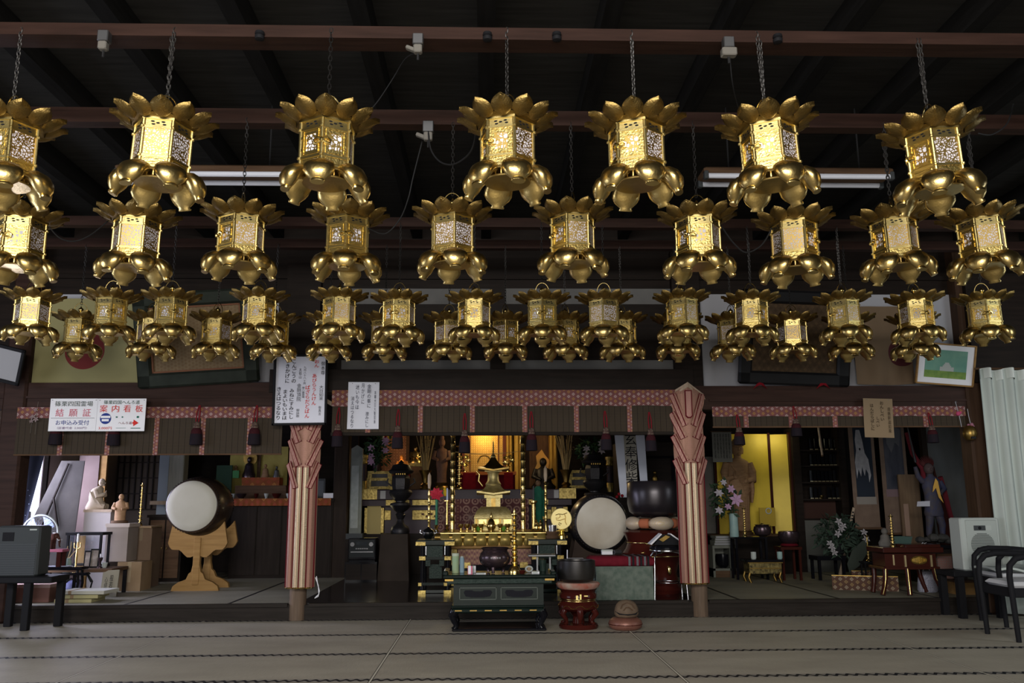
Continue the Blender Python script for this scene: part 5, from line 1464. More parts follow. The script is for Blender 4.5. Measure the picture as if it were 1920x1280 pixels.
# ---- rear niche: carved gold panels, yellow curtains, red cloth
k = K('carved_gold_panel', 'lamp-lit carved gold panel at the centre of the rear niche', 'panel', 908, 930, Y=13.0, zb=alz + .001)
k.b('panel', G['goldleaf_carved'], 868, 800, 948, 926, 0, .04); k.bs('stile', mat('niche_red', (.16, .05, .035), .6), [(866, 800, 871, 926, -.02, 0), (943, 800, 949, 926, -.02, 0), (880, 800, 882, 926, -.012, 0), (934, 800, 936, 926, -.012, 0)])
k.l('arch', G['goldleaf_carved'], [(1, 1)]) if False else k.tb('arch', G['gold_dark'], [(896 + 12 - 12 * cos(pi * j / 10), 878 - 14 * sin(pi * j / 10), -.02) for j in range(11)], 1.2)
for i, (x0, x1, lab) in enumerate(((949, 962, 'first yellow hanging right of the carved gold panel'), (964, 985, 'second, wider yellow hanging right of the carved gold panel'), (1030, 1046, 'dim yellow hanging behind the right vase of dry stems'))):
    k = K('yellow_hanging', lab, 'curtain', (x0 + x1) / 2, 926, Y=12.95)
    bb = MB(); w_ = (x1 - x0) * k.s; bb.sheet(lambda u, v: ((u - .5) * w_, .02 * sin(u * 14), v * k.Z(800)), 20, 3, thick=(0, .003, 0)); bb.build('drape', mat('yellow_drape', (.60, .40, .10), .8, 0, (.5, .32, .07), 6), k.t, smooth=60)
k = K('carved_orange_panel', 'orange carved panel in the left part of the rear niche', 'panel', 740, 930, Y=13.0, zb=alz + .001)
k.b('panel', goldcloth('carved_orange', (.55, .28, .14), (.25, .10, .05), 24, .3, .5), 713, 800, 764, 926, 0, .04); k.b('frame', G['wood_brown'], 760, 800, 766, 926, -.02, .0)
k = K('dark_hanging', 'brown curtain at the right side of the rear niche', 'curtain', 1010, 930, Y=13.05, zb=alz + .001)
k.b('drape', mat('brown_drape', (.16, .09, .05), .8, 0, (.08, .045, .03), 6, (6, 1, 1)), 986, 800, 1030, 926, 0, .03)
k = K('prayer_flag', 'small five-coloured cloth strip at the top left of the rear niche', 'flag', 726, 822, Y=12.985)
k.bs('strip', [G['white'], G['red'], mat('flag_yellow', (.55, .40, .05), .8), G['leaf']], [(716 + 4.5 * i, 812, 720.5 + 4.5 * i, 822, 0, .01, i) for i in range(4)])
k = K('altar_stool', 'low stool draped in dark red cloth in front of the carved gold panel', 'stool', 915, 922, Y=12.35, zb=alz + .001)
k.b('cloth', G['darkred'], 860, 893, 966, 922, 0, .3, bev=.01); k.b('orange_top', mat('orange_cloth', (.50, .16, .05), .8), 858, 888, 968, 894, -.01, .31); k.bs('red_fold', G['red'], [(868, 890, 892, 922, -.012, 0), (945, 890, 962, 922, -.012, 0)])
asz = k.top(888)
candlestick('tall brass tiered candlestand left of the gilt stupa', 861, 836, 922, 12.0, alz + .001, 6, 'brass', 8)
for i, (x, lab) in enumerate(((871, 'left'), (953, 'right'))):
    k = K('gold_flower', f'{lab} of two gilt metal lotus sprays flanking the carved gold panel', 'ornament', x, 888, Y=12.45, zb=asz + .001)
    k.tb('stem', G['brass'], [(x, 888, 0), (x - 1, 874, 0), (x, 866, 0)], .8)
    for q in range(5): k.flower('bloom', G['gold_plain'], x + 7 * cos(q * 1.3), 868 + 8 * sin(q * 1.3), 6, -.02, 6, seed=q)
    k.l('foot', G['brass'], [(5, 888), (4, 886), (1, 884)])

# ---- tiered side shelves with gold edges, striped columns
for side, x0, x1, lab in ((-1, 686, 738, 'left'), (1, 1062, 1108, 'right')):
    k = K('tiered_shelf', f'small tiered offering shelf with gilt edges on the {lab} end of the altar', 'shelf', (x0 + x1) / 2, 922, Y=12.2, zb=alz + .001)
    for j, (y, ins) in enumerate(((915, 0), (899, 5), (886, 10))):
        a, c = (x0, x1 - ins * .6) if side < 0 else (x0 + ins * .6, x1)
        k.b('shelf_board', purple, a, y, c, y + 4, j * .07, .32); k.b('gilt_edge', gilt, a, y - .3, c, y + 5, j * .07 - .006, j * .07)
        k.b('riser', G['plaster_dull'] if j else purple, a + 4, y + 4, c - 4, (922, 915, 899)[j], j * .07 + .05, .30)
        k.bs('gilt_fitting', gilt, [(a, y + 4, a + 8, (922, 915, 899)[j], j * .07 + .0, j * .07 + .05), (c - 8, y + 4, c, (922, 915, 899)[j], j * .07, j * .07 + .05)])
for x, lab in ((681, 'left'), (1144, 'right')):
    k = K('altar_column', f'purple fluted column with gilt bands at the {lab} end of the altar', 'column', x, 922, Y=12.0, zb=alz + .001 if lab == 'left' else None)
    k.l('shaft', purple, [(5.5, 922), (5.5, 868)]); k.l('base_band', gilt, [(6.5, 922), (6.5, 906), (6, 905)]); k.l('capital', gilt, [(5.8, 874), (7, 872), (6, 866), (8, 862), (8, 857), (4, 855)])
    if lab == 'right': k.t.location.z = k.p.z
k = K('column_stand', 'dark lacquer stand under the right gilt banded column', 'stand', 1144, 1078, Y=12.0, zb=SZ)
k.b('body', G['wood_dark'], 1124, 922.5, 1164, 1078, -.02, .2)

# ---- statues, vases, dry stems, flowers
k = K('standing_deity', 'dark carved standing deity left of the carved gold panel', 'statue', 828, 922, Y=12.5, zb=alz + .001); s = k.s
bb = skinbody([(x * s, y * s, z * s, a * s, c * s) for x, y, z, a, c in ((0, 0, 14, 10, 8), (0, 0, 18, 9, 7), (0, 0, 34, 9, 7), (0, 0, 48, 11, 8), (0, 0, 60, 10, 7), (0, 0, 70, 12, 7), (0, 0, 76, 9, 6), (0, 0, 79, 3.5, 3.5), (0, 0, 82, 3.5, 3.5))])
bb.ball((0, 0, 89 * s), (6 * s, 6 * s, 8 * s), 14, 10); bb.ball((0, 0, 98 * s), (4 * s, 4 * s, 5 * s), 10, 8)
for sg in (-1, 1): bb.tube([(sg * 11 * s, 0, 73 * s), (sg * 15 * s, -2 * s, 60 * s), (sg * 7 * s, -10 * s, 56 * s)], [4.5 * s, 4.5 * s, 2.6 * s], 8)
bb.build('figure', mat('deity_wood', (.14, .075, .05), .5, 0, (.09, .05, .035), 20, bump=.6), k.t, smooth=60); k.l('lotus_base', G['gold_dark'], [(14, 922), (14, 918), (11, 914), (14, 908)])
for x, y0, y1, mm, lab in ((752, 852, 888, 'orange', 'glowing orange seated figure on a stand in the left of the niche'), (778, 836, 868, 'gold', 'small gilt seated figure on a red box in the left of the niche'), (1019, 862, 922, 'dark', 'dark seated figure with a flame halo right of the yellow hangings')):
    k = K('seated_figure', lab, 'statue', x, y1, Y=12.72 if mm != 'orange' else 12.47, zb=alz + .001 if mm == 'dark' else None); s = k.s * (y1 - y0) / 36
    m_ = {'orange': mat('figure_orange', (.5, .22, .05), .45, .3), 'gold': G['gold_leg'], 'dark': G['blackiron']}[mm]
    bb = skinbody([(0, 0, z * s, a * s, c * s) for z, a, c in ((0, 13, 10), (4, 14, 10), (8, 10, 8), (14, 8, 6), (22, 9, 6), (25, 4, 4), (27, 2.6, 2.6))], 16); bb.ball((0, 0, 31 * s), (4 * s, 4 * s, 5 * s), 12, 8)
    for sg in (-1, 1): bb.tube([(sg * 8 * s, 0, 23 * s), (sg * 11 * s, -2 * s, 15 * s), (sg * 3 * s, -8 * s, 11 * s)], [3 * s, 3 * s, 2 * s], 8)
    bb.build('figure', m_, k.t, smooth=60)
    if mm == 'dark': k.pr('flame_halo', mat('flame_gold', (.55, .30, .06), .5, .3), [(x - 14, 905), (x - 17, 886), (x - 11, 872), (x - 13, 858), (x - 2, 846), (x + 4, 856), (x + 12, 866), (x + 10, 884), (x + 15, 905)], .05, .07); continue
    bz_ = k.p.z; hgt = (bz_ - alz) / k.s
    k2 = K('offering_box', 'red and gilt box stand under the ' + ('glowing orange' if mm == 'orange' else 'small gilt') + ' seated figure', 'stand', x, y1 + hgt, Y=12.70 if mm != 'orange' else 12.45, zb=alz + .001)
    k2.b('body', G['wood_carved'] if mm == 'gold' else G['red_lacquer'], x - 13, y1 + 6, x + 13, y1 + hgt, 0, .2); k2.b('stand_top', gilt if mm == 'gold' else G['red'], x - 15, y1, x + 15, y1 + 6, -.02, .22)
    k.t.location.z = bz_ + .001; k.t.location.y += .10
for x, yb, lab, sd in ((797, 935, 'left', 3), (1062, 935, 'right', 7)):
    k = K('brass_vase', f'bronze flared vase of dry stems on the {lab} of the altar', 'vase', x, yb - 11, Y=11.95, zb=alz + .001)
    y0 = yb - 11
    k.l('vase', G['gold_dark'], [(9, y0), (10, y0 - 3), (6, y0 - 5), (9, y0 - 9), (5, y0 - 13), (6, y0 - 20), (8, y0 - 28), (12, y0 - 36), (10, y0 - 35), (6, y0 - 26)])
    R_ = random.Random(sd); L = []
    for q in range(17):
        a = R_.uniform(-1, 1); L.append([(x + a * 4, y0 - 28, R_.uniform(-.02, .02)), (x + a * 9 + R_.uniform(-3, 3), y0 - 62, R_.uniform(-.04, .04)), (x + a * 17 + R_.uniform(-5, 5), y0 - R_.uniform(92, 112), R_.uniform(-.06, .06))])
    k.tbs('dry_stem', G['straw'], L, .75)
    k.leaves('seed_heads', mat('seed_head', (.14, .09, .06), .8), x, y0 - 84, 16, 22, 40, 6, 0, .07, seed=sd)
for cx, cy, rx, ry, lab, col_, sd in ((706, 850, 22, 30, 'left', 'lily_pink', 4), (1108, 852, 24, 22, 'right', 'skin', 9)):
    k = K('flower_arrangement', f'dark arrangement of leaves and pale blooms at the {lab} end of the altar shelves', 'flowers', cx, 886, Y=12.28)
    k.leaves('foliage', G['leaf'], cx, cy, rx, ry, 240, 13, 0, .12, seed=sd)
    for q in range(7): k.flower('bloom', G[col_], cx + rx * .8 * cos(q * 2.1), cy + ry * .7 * sin(q * 1.7), 8, -.12, 6, seed=q + sd)
    k.l('pot', G['bronze'], [(6, 887), (8, 880), (9, 872), (6, 868)])
    k.tbs('stem', G['leaf'], [[(cx - 3, 872, 0), (cx - 8, cy, 0)], [(cx + 3, 872, 0), (cx + 9, cy - 6, 0)], [(cx, 872, 0), (cx, cy - 10, 0)]], .8)
    k.t.location.z = alz + 36.5 * k.s
k = K('oranges', 'red paper lantern box on the right altar shelf', 'box', 1071, 886, Y=12.25) if False else None

# ---- black iron temple lanterns on wooden pedestals
for side, cx, Y, lab in ((-1, 750, 10.95, 'left'), (1, 1116, 10.95, 'right')):
    dx = cx - 752; dy = 0 if side < 0 else -16
    k = K('pedestal', f'square dark wooden pedestal under the {lab} black iron lantern', 'pedestal', 742 + dx if side < 0 else cx, 1085, Y=Y, zb=SZ)
    a = k.cx
    bb = MB(); bb.loft([[(sx_ * w_ * k.s, sy_ * w_ * k.s, k.Z(y)) for sx_, sy_ in ((-1, -1), (1, -1), (1, 1), (-1, 1))] for w_, y in ((29, 1085), (25, 1001 + dy))]); bb.build('body', mat('pedestal_wood', (.032, .023, .018), .6, 0, (.024, .017, .013), 5), k.t)
    pz = k.top(1001 + dy)
    k = K('iron_lantern', f'black iron garden lantern on the {lab} wooden pedestal', 'lantern', cx, 1000 + dy, Y=Y, zb=pz + .001)
    y = lambda v: v + dy
    k.l('foot', G['blackiron'], [(17, y(1000)), (18, y(996)), (16, y(988)), (8, y(982)), (6, y(974)), (10, y(966)), (5, y(960))]); k.l('bowl', G['blackiron'], [(5, y(962)), (14, y(956)), (20, y(948)), (19, y(944)), (9, y(942)), (9, y(938))]); k.l('platform', G['blackiron'], [(10, y(940)), (20, y(930)), (22, y(924)), (20, y(920)), (14, y(918))])
    k.l('fire_box', G['blackiron'], [(15, y(920)), (17, y(910)), (17, y(898)), (15, y(892))], seg=6, smooth=10)
    k.l('roof', G['blackiron'], [(10, y(892)), (22, y(888)), (24, y(884)), (19, y(880)), (16, y(873)), (8, y(871)), (3, y(870))]); k.l('finial', G['blackiron'], [(3, y(871)), (5, y(868)), (1, y(863))])
    k.bs('slot', G['gold_dark'], [(cx - 8 + 4 * i, y(889), cx - 6 + 4 * i, y(891.5), -.14, -.12) for i in range(5)])
    k.tb('scroll_arm', G['blackiron'], [(cx - 17, y(912), 0), (cx - 27, y(905), 0), (cx - 24, y(898), 0)], 1.6); k.tb('scroll_arm', G['blackiron'], [(cx + 17, y(912), 0), (cx + 27, y(905), 0), (cx + 24, y(898), 0)], 1.6)

# ---- prayer tablet in a glass case, stereo
k = K('tablet_case', 'tall grey memorial tablet wrapped in clear film by the inner post', 'tablet', 664, 1010, Y=11.32)
k.pr('tablet', mat('tablet_grey', (.15, .16, .145), .5, 0, (.10, .11, .10), 8), [(654, 1004), (676, 1004), (676, 842), (665, 835), (654, 842)], 0, .05); k.b('panel', mat('tablet_pale', (.24, .26, .25), .4, 0, (.16, .18, .17), 10), 656, 874, 670, 990, -.004, 0); k.b('foot', G['greyplastic'], 649, 1000, 680, 1010, -.04, .10)
tcz = k.p.z
k = K('stereo', 'black stereo unit on a dark cabinet by the inner post', 'stereo', 676, 1058, Y=10.75)
k.b('case', G['black'], 652, 1010, 704, 1050, 0, .28, bev=.008); fpm = mat('stereo_face', (.022, .025, .026), .5); fp_ = k.b('front_panel', fpm, 655, 1013, 701, 1045, -.006, 0); k.bs('display', mat('stereo_display', (.02, .025, .03), .2), [(667, 1016, 688, 1023, -.009, -.005)], fp_)
for x in (660, 695): 
    bb = MB(); bb.lathe([(4 * k.s, 0), (4 * k.s, .012)], 16, T=Matrix.Translation((k.X(x), -.004, k.Z(1021))) @ Matrix.Rotation(pi / 2, 4, 'X')); bb.build('knob', G['steel'], fp_)
k.bs('button', G['steel'], [(666 + 4 * i, 1028, 669 + 4 * i, 1030, -.009, -.005) for i in range(6)], fp_); k.bs('tape_slot', G['steel'], [(657, 1034, 699, 1036, -.009, -.005)], fp_)
k.b('foot', G['blackmat'], 654, 1050, 702, 1053, .02, .26)
sz_ = k.top(1053)
k = K('low_cabinet', 'low black cabinet carrying the stereo', 'cabinet', 678, 1085, Y=10.72, zb=SZ)
hz = 1085 - (sz_ - SZ) / k.s
k.b('carcass', G['black'], 646, hz, 706, 1085, 0, .3); k.bs('door', G['wood_dark'], [(648, hz + 4, 676, 1082, -.01, 0), (678, hz + 4, 706, 1082, -.01, 0)])
tzh = 1085 - (tcz - SZ) / k.s
k = K('side_stand', 'narrow dark stand behind the stereo under the grey memorial tablet', 'stand', 664, 1085, Y=11.3, zb=SZ)
k.b('body', G['wood_dark'], 646, 1085 - (tcz - SZ) / k.s, 684, 1085, -.03, .1)

# ---- great offering platform: lotus petal dais with brocade front
k = K('lotus_dais', 'gilt dais edged with rows of lotus petals in front of the altar', 'dais', 932, 1100, Y=9.95, zb=SZ)
s = k.s; x0, x1 = 822, 1050
k.b('base', G['black'], 846, 1062, 1020, 1100, .0, .9); k.b('brocade_front', brocade('stripe_brocade', (.30, .16, .13), (.08, .03, .05), (.45, .32, .16), 34), 858, 1032, 1008, 1060, -.012, 0); k.b('body', G['black'], 852, 1030, 1014, 1062, .0, .85)
k.bs('base_fitting', gilt, [(868, 1056, 882, 1066, -.016, -.004), (975, 1056, 990, 1066, -.016, -.004), (838, 1086, 862, 1098, -.01, .002)])
k.b('pillar', gilt, 846, 1030, 858, 1062, -.03, .06, bev=.01); k.b('pillar', gilt, 1008, 1030, 1022, 1062, -.03, .06, bev=.01)
k.b('lower_moulding', G['wood_drumstand'], 840, 1024, 1030, 1031, -.03, .9, bev=.01)
n = 10
for j in range(n):
    cx = x0 + (x1 - x0) * (j + .5) / n
    bb = MB(); bb.sheet(lambda u, v: ((cx - k.cx) * s + (u - .5) * (x1 - x0) / n * s * .98 * (sin(pi * (.22 + .62 * v)) ** .6), -.035 - .05 * sin(pi * v) * (1 - (2 * u - 1) ** 2) ** .5, k.Z(1026) + v * k.Z(1003) - v * k.Z(1026)), 8, 6, thick=(0, .006, 0)); bb.build('lotus_petal', mat('dais_gold', (.50, .37, .11), .42, .55, (.36, .26, .07), 20) if 'dais_gold' not in MATS else MATS['dais_gold'], k.t, smooth=70)
for j in range(n + 1):
    cx = x0 + (x1 - x0) * j / n
    bb = MB(); bb.sheet(lambda u, v: ((cx - k.cx) * s + (u - .5) * 15 * s * (sin(pi * (.22 + .6 * v)) ** .6), -.02 - .03 * sin(pi * v), k.Z(1018) + v * (k.Z(1002) - k.Z(1018))), 6, 5, thick=(0, .005, 0)); bb.build('inner_petal', G['gold_dark'], k.t, smooth=70)
k.b('dais_top', G['gold_leg'], x0 + 2, 1000, x1 - 2, 1004, -.03, .9, bev=.008); k.b('core', G['gold_dark'], x0 + 12, 1004, x1 - 12, 1026, .0, .86)
dz_ = k.top(1000)
DY = 9.95
# four gilt bamboo poles at the corners with cords
for x, yt, yb_, w_, d, lab in ((848, 820, 1000, 4.2, .06, 'front left'), (981, 818, 1000, 4.2, .06, 'front right'), (804, 918, 1000, 2.6, .10, 'outer left'), (1024, 906, 1000, 2.6, .10, 'outer right')):
    k = K('gilt_pole', f'gilt bamboo-jointed pole at the {lab} of the lotus dais', 'pole', x, yb_, Y=DY + d, zb=dz_ + .001)
    prof = [(w_ * 1.3, yb_), (w_ * 1.1, yb_ - 4)]; nseg = int((yb_ - yt - 20) / 16)
    for j in range(nseg + 1):
        y = yb_ - 6 - j * 16; prof += [(w_, y), (w_ * .95, y - 12), (w_ * 1.2, y - 13), (w_ * 1.2, y - 15)]
    prof += [(w_ * .6, yt + 6), (w_ * 1.1, yt + 3), (w_ * .2, yt)]
    if lab.startswith('outer'): k.t.location.x += 0; k.l('tip', G['wood_pale'], [(w_ * .8, yt + 2), (w_ * 1.4, yt - 8), (w_ * 1.2, yt - 22), (.4, yt - 28)])
    k.l('pole', G['brass'], [q for q in prof if q[1] >= yt - 1])
k = K('pole_cord', 'thin cord stretched between the front poles of the lotus dais', 'cord', 915, 850, Y=DY + .06)
k.tb('cord', G['straw'], [(848, 846, 0), (880, 850, 0), (915, 851, 0), (950, 849, 0), (981, 845, 0)], .6)
# gilt stupa
k = K('stupa', 'gilt two-roofed stupa in the middle of the lotus dais', 'stupa', 925, 1000, Y=DY + .45, zb=dz_ + .001)
gs = mat('stupa_gold', (.50, .41, .19), .48, .8, (.34, .27, .10), 24, bump=.5, bs=80)
k.bs('base', gs, [(884, 990, 966, 1000, -.20, .2), (889, 976, 961, 991, -.17, .17)], bev=.006)
bb = MB(); bb.loft([[(sx_ * w_ * k.s, sy_ * w_ * k.s, k.Z(y)) for sx_, sy_ in ((-1, -1), (1, -1), (1, 1), (-1, 1))] for w_, y in ((36, 977), (35, 972), (30, 962), (24, 957), (22, 956))]); bb.build('dome_base', gs, k.t)
k.bs('base_post', G['gold_dark'], [(892 + 22 * i, 977, 895 + 22 * i, 990, -.178, -.168) for i in range(4)]); k.bs('base_panel', G['emboss'], [(898 + 23 * i, 979, 912 + 23 * i, 988, -.176, -.168) for i in range(3)])
k.b('lower_body', gs, 912, 931, 938, 957, -.09, .09); k.bs('door', G['gold_dark'], [(921, 938, 929, 957, -.095, -.088)]); k.b('lower_cornice', gs, 908, 934, 942, 940, -.11, .11)


def curved_roof(kk, name, w0, y_eave, y_top, w1, m_):
    bb = MB(); rings = []
    for q in range(6):
        v = q / 5; w_ = w0 + (w1 - w0) * (v ** .62); z = kk.Z(y_eave) + (kk.Z(y_top) - kk.Z(y_eave)) * (v ** 1.25)
        up = 4 * kk.s * (1 - v) ** 3
        P_ = []
        for (sx_, sy_) in ((-1, -1), (0, -1), (1, -1), (1, 0), (1, 1), (0, 1), (-1, 1), (-1, 0)): P_.append((sx_ * w_ * kk.s, sy_ * w_ * kk.s, z + (up if sx_ * sy_ else 0)))
        rings.append(P_)
    bb.loft([[(a, b_, c - 3 * kk.s) for a, b_, c in rings[0]]] + rings); return bb.build(name, m_, kk.t, smooth=40)


curved_roof(k, 'lower_roof', 31, 931, 916, 13, gs)
k.l('drum', gs, [(13, 920), (15, 914), (11, 908), (10, 896), (13, 890)]); k.bs('upper_cornice', gs, [(909, 886, 941, 891, -.1, .1)])
curved_roof(k, 'upper_roof', 29, 887, 864, 4, G['gold_dark'])
k.l('spire', gs, [(4, 866), (5, 862), (3, 859)] + [q for j in range(7) for q in ((1.2, 857 - 3 * j), (2.6 - .2 * j, 856 - 3 * j), (1.1, 855 - 3 * j))] + [(.3, 832)])
k.tb('dragon_handle', G['brass'], [(905, 918, -.05), (897, 908, -.06), (899, 896, -.06), (893, 890, -.06)], 1.8)
# offering cups, kettle and little vessels along the front of the dais
CX = (864, 876, 890, 902, 938, 952)
for i, x in enumerate(CX):
    k = K('offering_cup', f'brass footed offering cup, {ORDN[i]} from the left on the lotus dais', 'cup', x, 1000, Y=DY + .12, zb=dz_ + .001, group='brass cups on the lotus dais')
    k.l('cup', G['brass'], [(4, 1000), (4, 998), (2, 996), (2, 994), (4.6, 991), (5.2, 986), (4.6, 986), (3.5, 990)], cap=False); k.l('contents', G['wood_brown'], [(4.4, 988), (.2, 987.4)])
k = K('incense_vessel', 'brass lidded vessel with a pointed knob in front of the stupa', 'vessel', 921, 1000, Y=DY + .14, zb=dz_ + .001)
k.l('body', G['brass'], [(5, 1000), (5, 998), (8, 993), (8.5, 988), (6, 984)]); k.l('lid', G['brass'], [(7, 984), (5, 979), (2, 976), (3, 973), (1.6, 969), (.3, 964)]); k.tb('spout', G['brass'], [(914, 990, 0), (909, 987, 0), (907, 982, 0)], 1.2)
for i, (x, c) in enumerate(((899, 'left'), (942, 'right'))):
    k = K('glass_bowl', f'{c} green glass bowl at the foot of the stupa', 'bowl', x, 992, Y=DY + .22, zb=dz_ + .001)
    k.t.location.z = dz_ + .001; k.l('bowl', mat('green_glass', (.12, .30, .04), .15), [(4, 992), (6.5, 988), (7, 983), (6, 983), (5, 988), (.5, 990)], cap=False); k.l('foot', G['brass'], [(3, 993), (4, 992)])
for x, mm, lab, yt in ((818, 'green', 'green stemmed vase with a red lotus at the left of the dais', 940), (838, 'white', 'slender candlestick with a pale blue candle left of the front pole', 944)):
    k = K('vase' if mm == 'green' else 'candlestick', lab, 'vase' if mm == 'green' else 'candlestick', x, 1000, Y=DY + (.05 if mm == 'green' else .14), zb=dz_ + .001)
    k.l('foot', G['brass'], [(6, 1000), (5, 997), (2, 994), (4, 990), (2, 986)]); k.l('stem', mat('vase_green', (.03, .16, .09), .3) if mm == 'green' else G['brass'], [(2.4, 987), (2, 962), (2.6, yt)])
    if mm == 'green':
        for q in range(9): k.flower('lotus_bloom', mat('lotus_red', (.45, .03, .05), .5), x + 3 * cos(q * 2), 930 - 3 * sin(q * 3), 11, -.02, 6, seed=q)
        k.sp('bud', mat('lotus_red_deep', (.40, .02, .04), .5), x, 928, (6, 6, 9))
    else:
        k.l('pan', G['brass'], [(2, 945), (7, 944), (7, 942), (2, 942)]); k.l('candle', mat('candle_blue', (.45, .5, .7), .5), [(1.8, 942), (1.6, 921), (.3, 919)]); k.sps('yellow_flower', mat('flower_yellow', (.55, .36, .02), .6), [(834, 928, (4, 3, 7), .03), (833, 922, 3, .03)])
k = K('candlestick', 'gold candlestick with a dark candle right of the front right pole', 'candlestick', 1001, 1000, Y=DY + .12, zb=dz_ + .001)
k.l('stand', G['brass'], [(7, 1000), (6, 997), (4, 995), (4, 950), (7, 947), (7, 944), (2, 943)]); k.l('candle', G['greyplastic'], [(1.8, 943), (1.6, 918), (.3, 916)])
k = K('green_robe_figure', 'small figure draped in green cloth at the right of the dais', 'figurine', 1010, 1000, Y=DY + .36, zb=dz_ + .001); s = k.s
gr_ = mat('green_drape', (.015, .10, .06), .7, 0, (.01, .06, .04), 14)
bb = skinbody([(0, 0, z * s, a * s, c * s) for z, a, c in ((0, 9, 7), (20, 8, 6), (45, 8, 6), (66, 10, 7), (76, 9, 6), (82, 4, 4))], 16)
bb.tube([(8 * s, 0, 74 * s), (12 * s, -3 * s, 50 * s), (10 * s, -4 * s, 26 * s)], [4 * s, 4 * s, 5 * s], 8); bb.build('drape', gr_, k.t, smooth=60); k.sp('head', G['wood_brown'], 1010, 913, (5, 5, 6))
for i, x in enumerate((1012, 1020)):
    k = K('brass_vessel', ('left' if i == 0 else 'right') + ' of two small brass jars at the right front of the dais', 'vessel', x - 6, 1000, Y=DY + .02, zb=dz_ + .001)
    k.l('jar', G['brass'], [(3, 1000), (5, 996), (5, 990), (3, 987), (3.5, 984), (1, 981)]); k.l('lid_knob', G['brass'], [(1, 981), (1.6, 979), (.3, 977)])

# ---- the two green and gold lacquer side stands
for side, x0, x1, lab in ((-1, 779, 851, 'left'), (1, 992, 1064, 'right')):
    k = K('lacquer_stand', f'dark green lacquer stand with gilt corners at the {lab} of the dais', 'stand', (x0 + x1) / 2, 1114, Y=9.22, zb=SZ)
    w_ = x1 - x0
    k.b('stand_top', G['green_lacquer'], x0, 1016, x1, 1026, -.02, .42, bev=.006)
    k.bs('corner_fitting', gilt, [(x0 - .5, 1019, x0 + 18, 1026, -.026, .02), (x1 - 18, 1019, x1 + .5, 1026, -.026, .02)])
    for x in (x0 + 8, x1 - 16):
        for d in (0, .34): k.l('leg', G['black'], [(4, 1114), (4, 1026)], x + 4, d + .04, 14)
        k.bs('leg_fitting', gilt, [(x - 2, 1046, x + 10, 1053, -.012, .09), (x - 3, 1108, x + 11, 1114, -.012, .09), (x - 3, 1094, x + 3, 1100, -.012, .0)])
        k.l('column', G['chrome'], [(3.4, 1044), (3.4, 1028)], x + 4 + (6 if x < (x0 + x1) / 2 else -6), .06, 10)
    k.b('frieze', G['green_carve'], x0 + 20, 1027, x1 - 22, 1047, .02, .05); k.b('shelf', G['green_lacquer'], x0 + 6, 1047, x1 - 6, 1052, -.005, .38)
    k.bs('bracket', G['green_carve'], [(x0 + 18, 1053, x0 + 27, 1064, .01, .03), (x1 - 28, 1053, x1 - 19, 1064, .01, .03)]); k.b('lower_panel', G['green_carve'], x0 + 24, 1062, x1 - 24, 1088, .1, .13); k.bs('stretcher', G['green_lacquer'], [(x0 + 8, 1094, x1 - 8, 1099, .0, .05), (x0 + 8, 1108, x1 - 8, 1113, .02, .36)])
stand_z = k.top(1016)
k = K('incense_pot', 'small silver lidded pot on the left lacquer stand', 'pot', 803, 1016, Y=9.36, zb=stand_z + .001)
k.l('body', G['chrome'], [(6, 1016), (7, 1014), (11, 1009), (12, 1003), (9, 999)]); k.l('lid', G['chrome'], [(9, 999), (6, 997), (2, 995), (1, 993)])
for sg in (-1, 1): k.tb('handle', G['chrome'], [(803 + sg * 11, 1006, 0), (803 + sg * 16, 1004, 0), (803 + sg * 14, 999, 0)], 1.2)
k = K('offering_cup', 'silver cup on a turned wooden base at the right lacquer stand', 'cup', 1036, 1016, Y=9.40, zb=stand_z + .001)
k.l('base', G['wood_brown'], [(12, 1016), (13, 1013), (10, 1010), (12, 1006), (12, 1003)]); k.l('cup', G['chrome'], [(8, 1003), (8.5, 992), (7.5, 992), (7, 1001)], cap=False)
k = K('gold_mirror_disc', 'round gilt disc bearing a sacred letter on a small lotus stand', 'ornament', 1053, 1016, Y=9.50, zb=stand_z + .001)
k.l('foot', G['gold_plain'], [(12, 1016), (12, 1012), (8, 1010), (5, 1006), (8, 1003), (4, 1000)])
bb = MB(); bb.lathe([(.001, -.012), (19 * k.s, -.010), (20 * k.s, 0), (19 * k.s, .012), (.001, .012)], 40, T=Matrix.Translation((0, 0, k.Z(981))) @ Matrix.Rotation(pi / 2, 4, 'X')); bb.build('disc', mat('disc_gold', (.80, .66, .28), .5, .4), k.t)
k.tbs('sacred_letter', G['gold_dark'], [[(1042, 974, -.014), (1048, 972, -.014), (1056, 973, -.014), (1064, 970, -.014)], [(1059, 972, -.014), (1061, 978, -.014), (1060, 986, -.014), (1063, 992, -.014)], [(1050, 973, -.014), (1051, 977, -.014), (1047, 980, -.014), (1043, 979, -.014), (1044, 983, -.014), (1050, 984, -.014), (1056, 982, -.014), (1060, 981, -.014)], [(1048, 988, -.014), (1053, 990, -.014), (1050, 993, -.014), (1047, 990, -.014)]], .7)

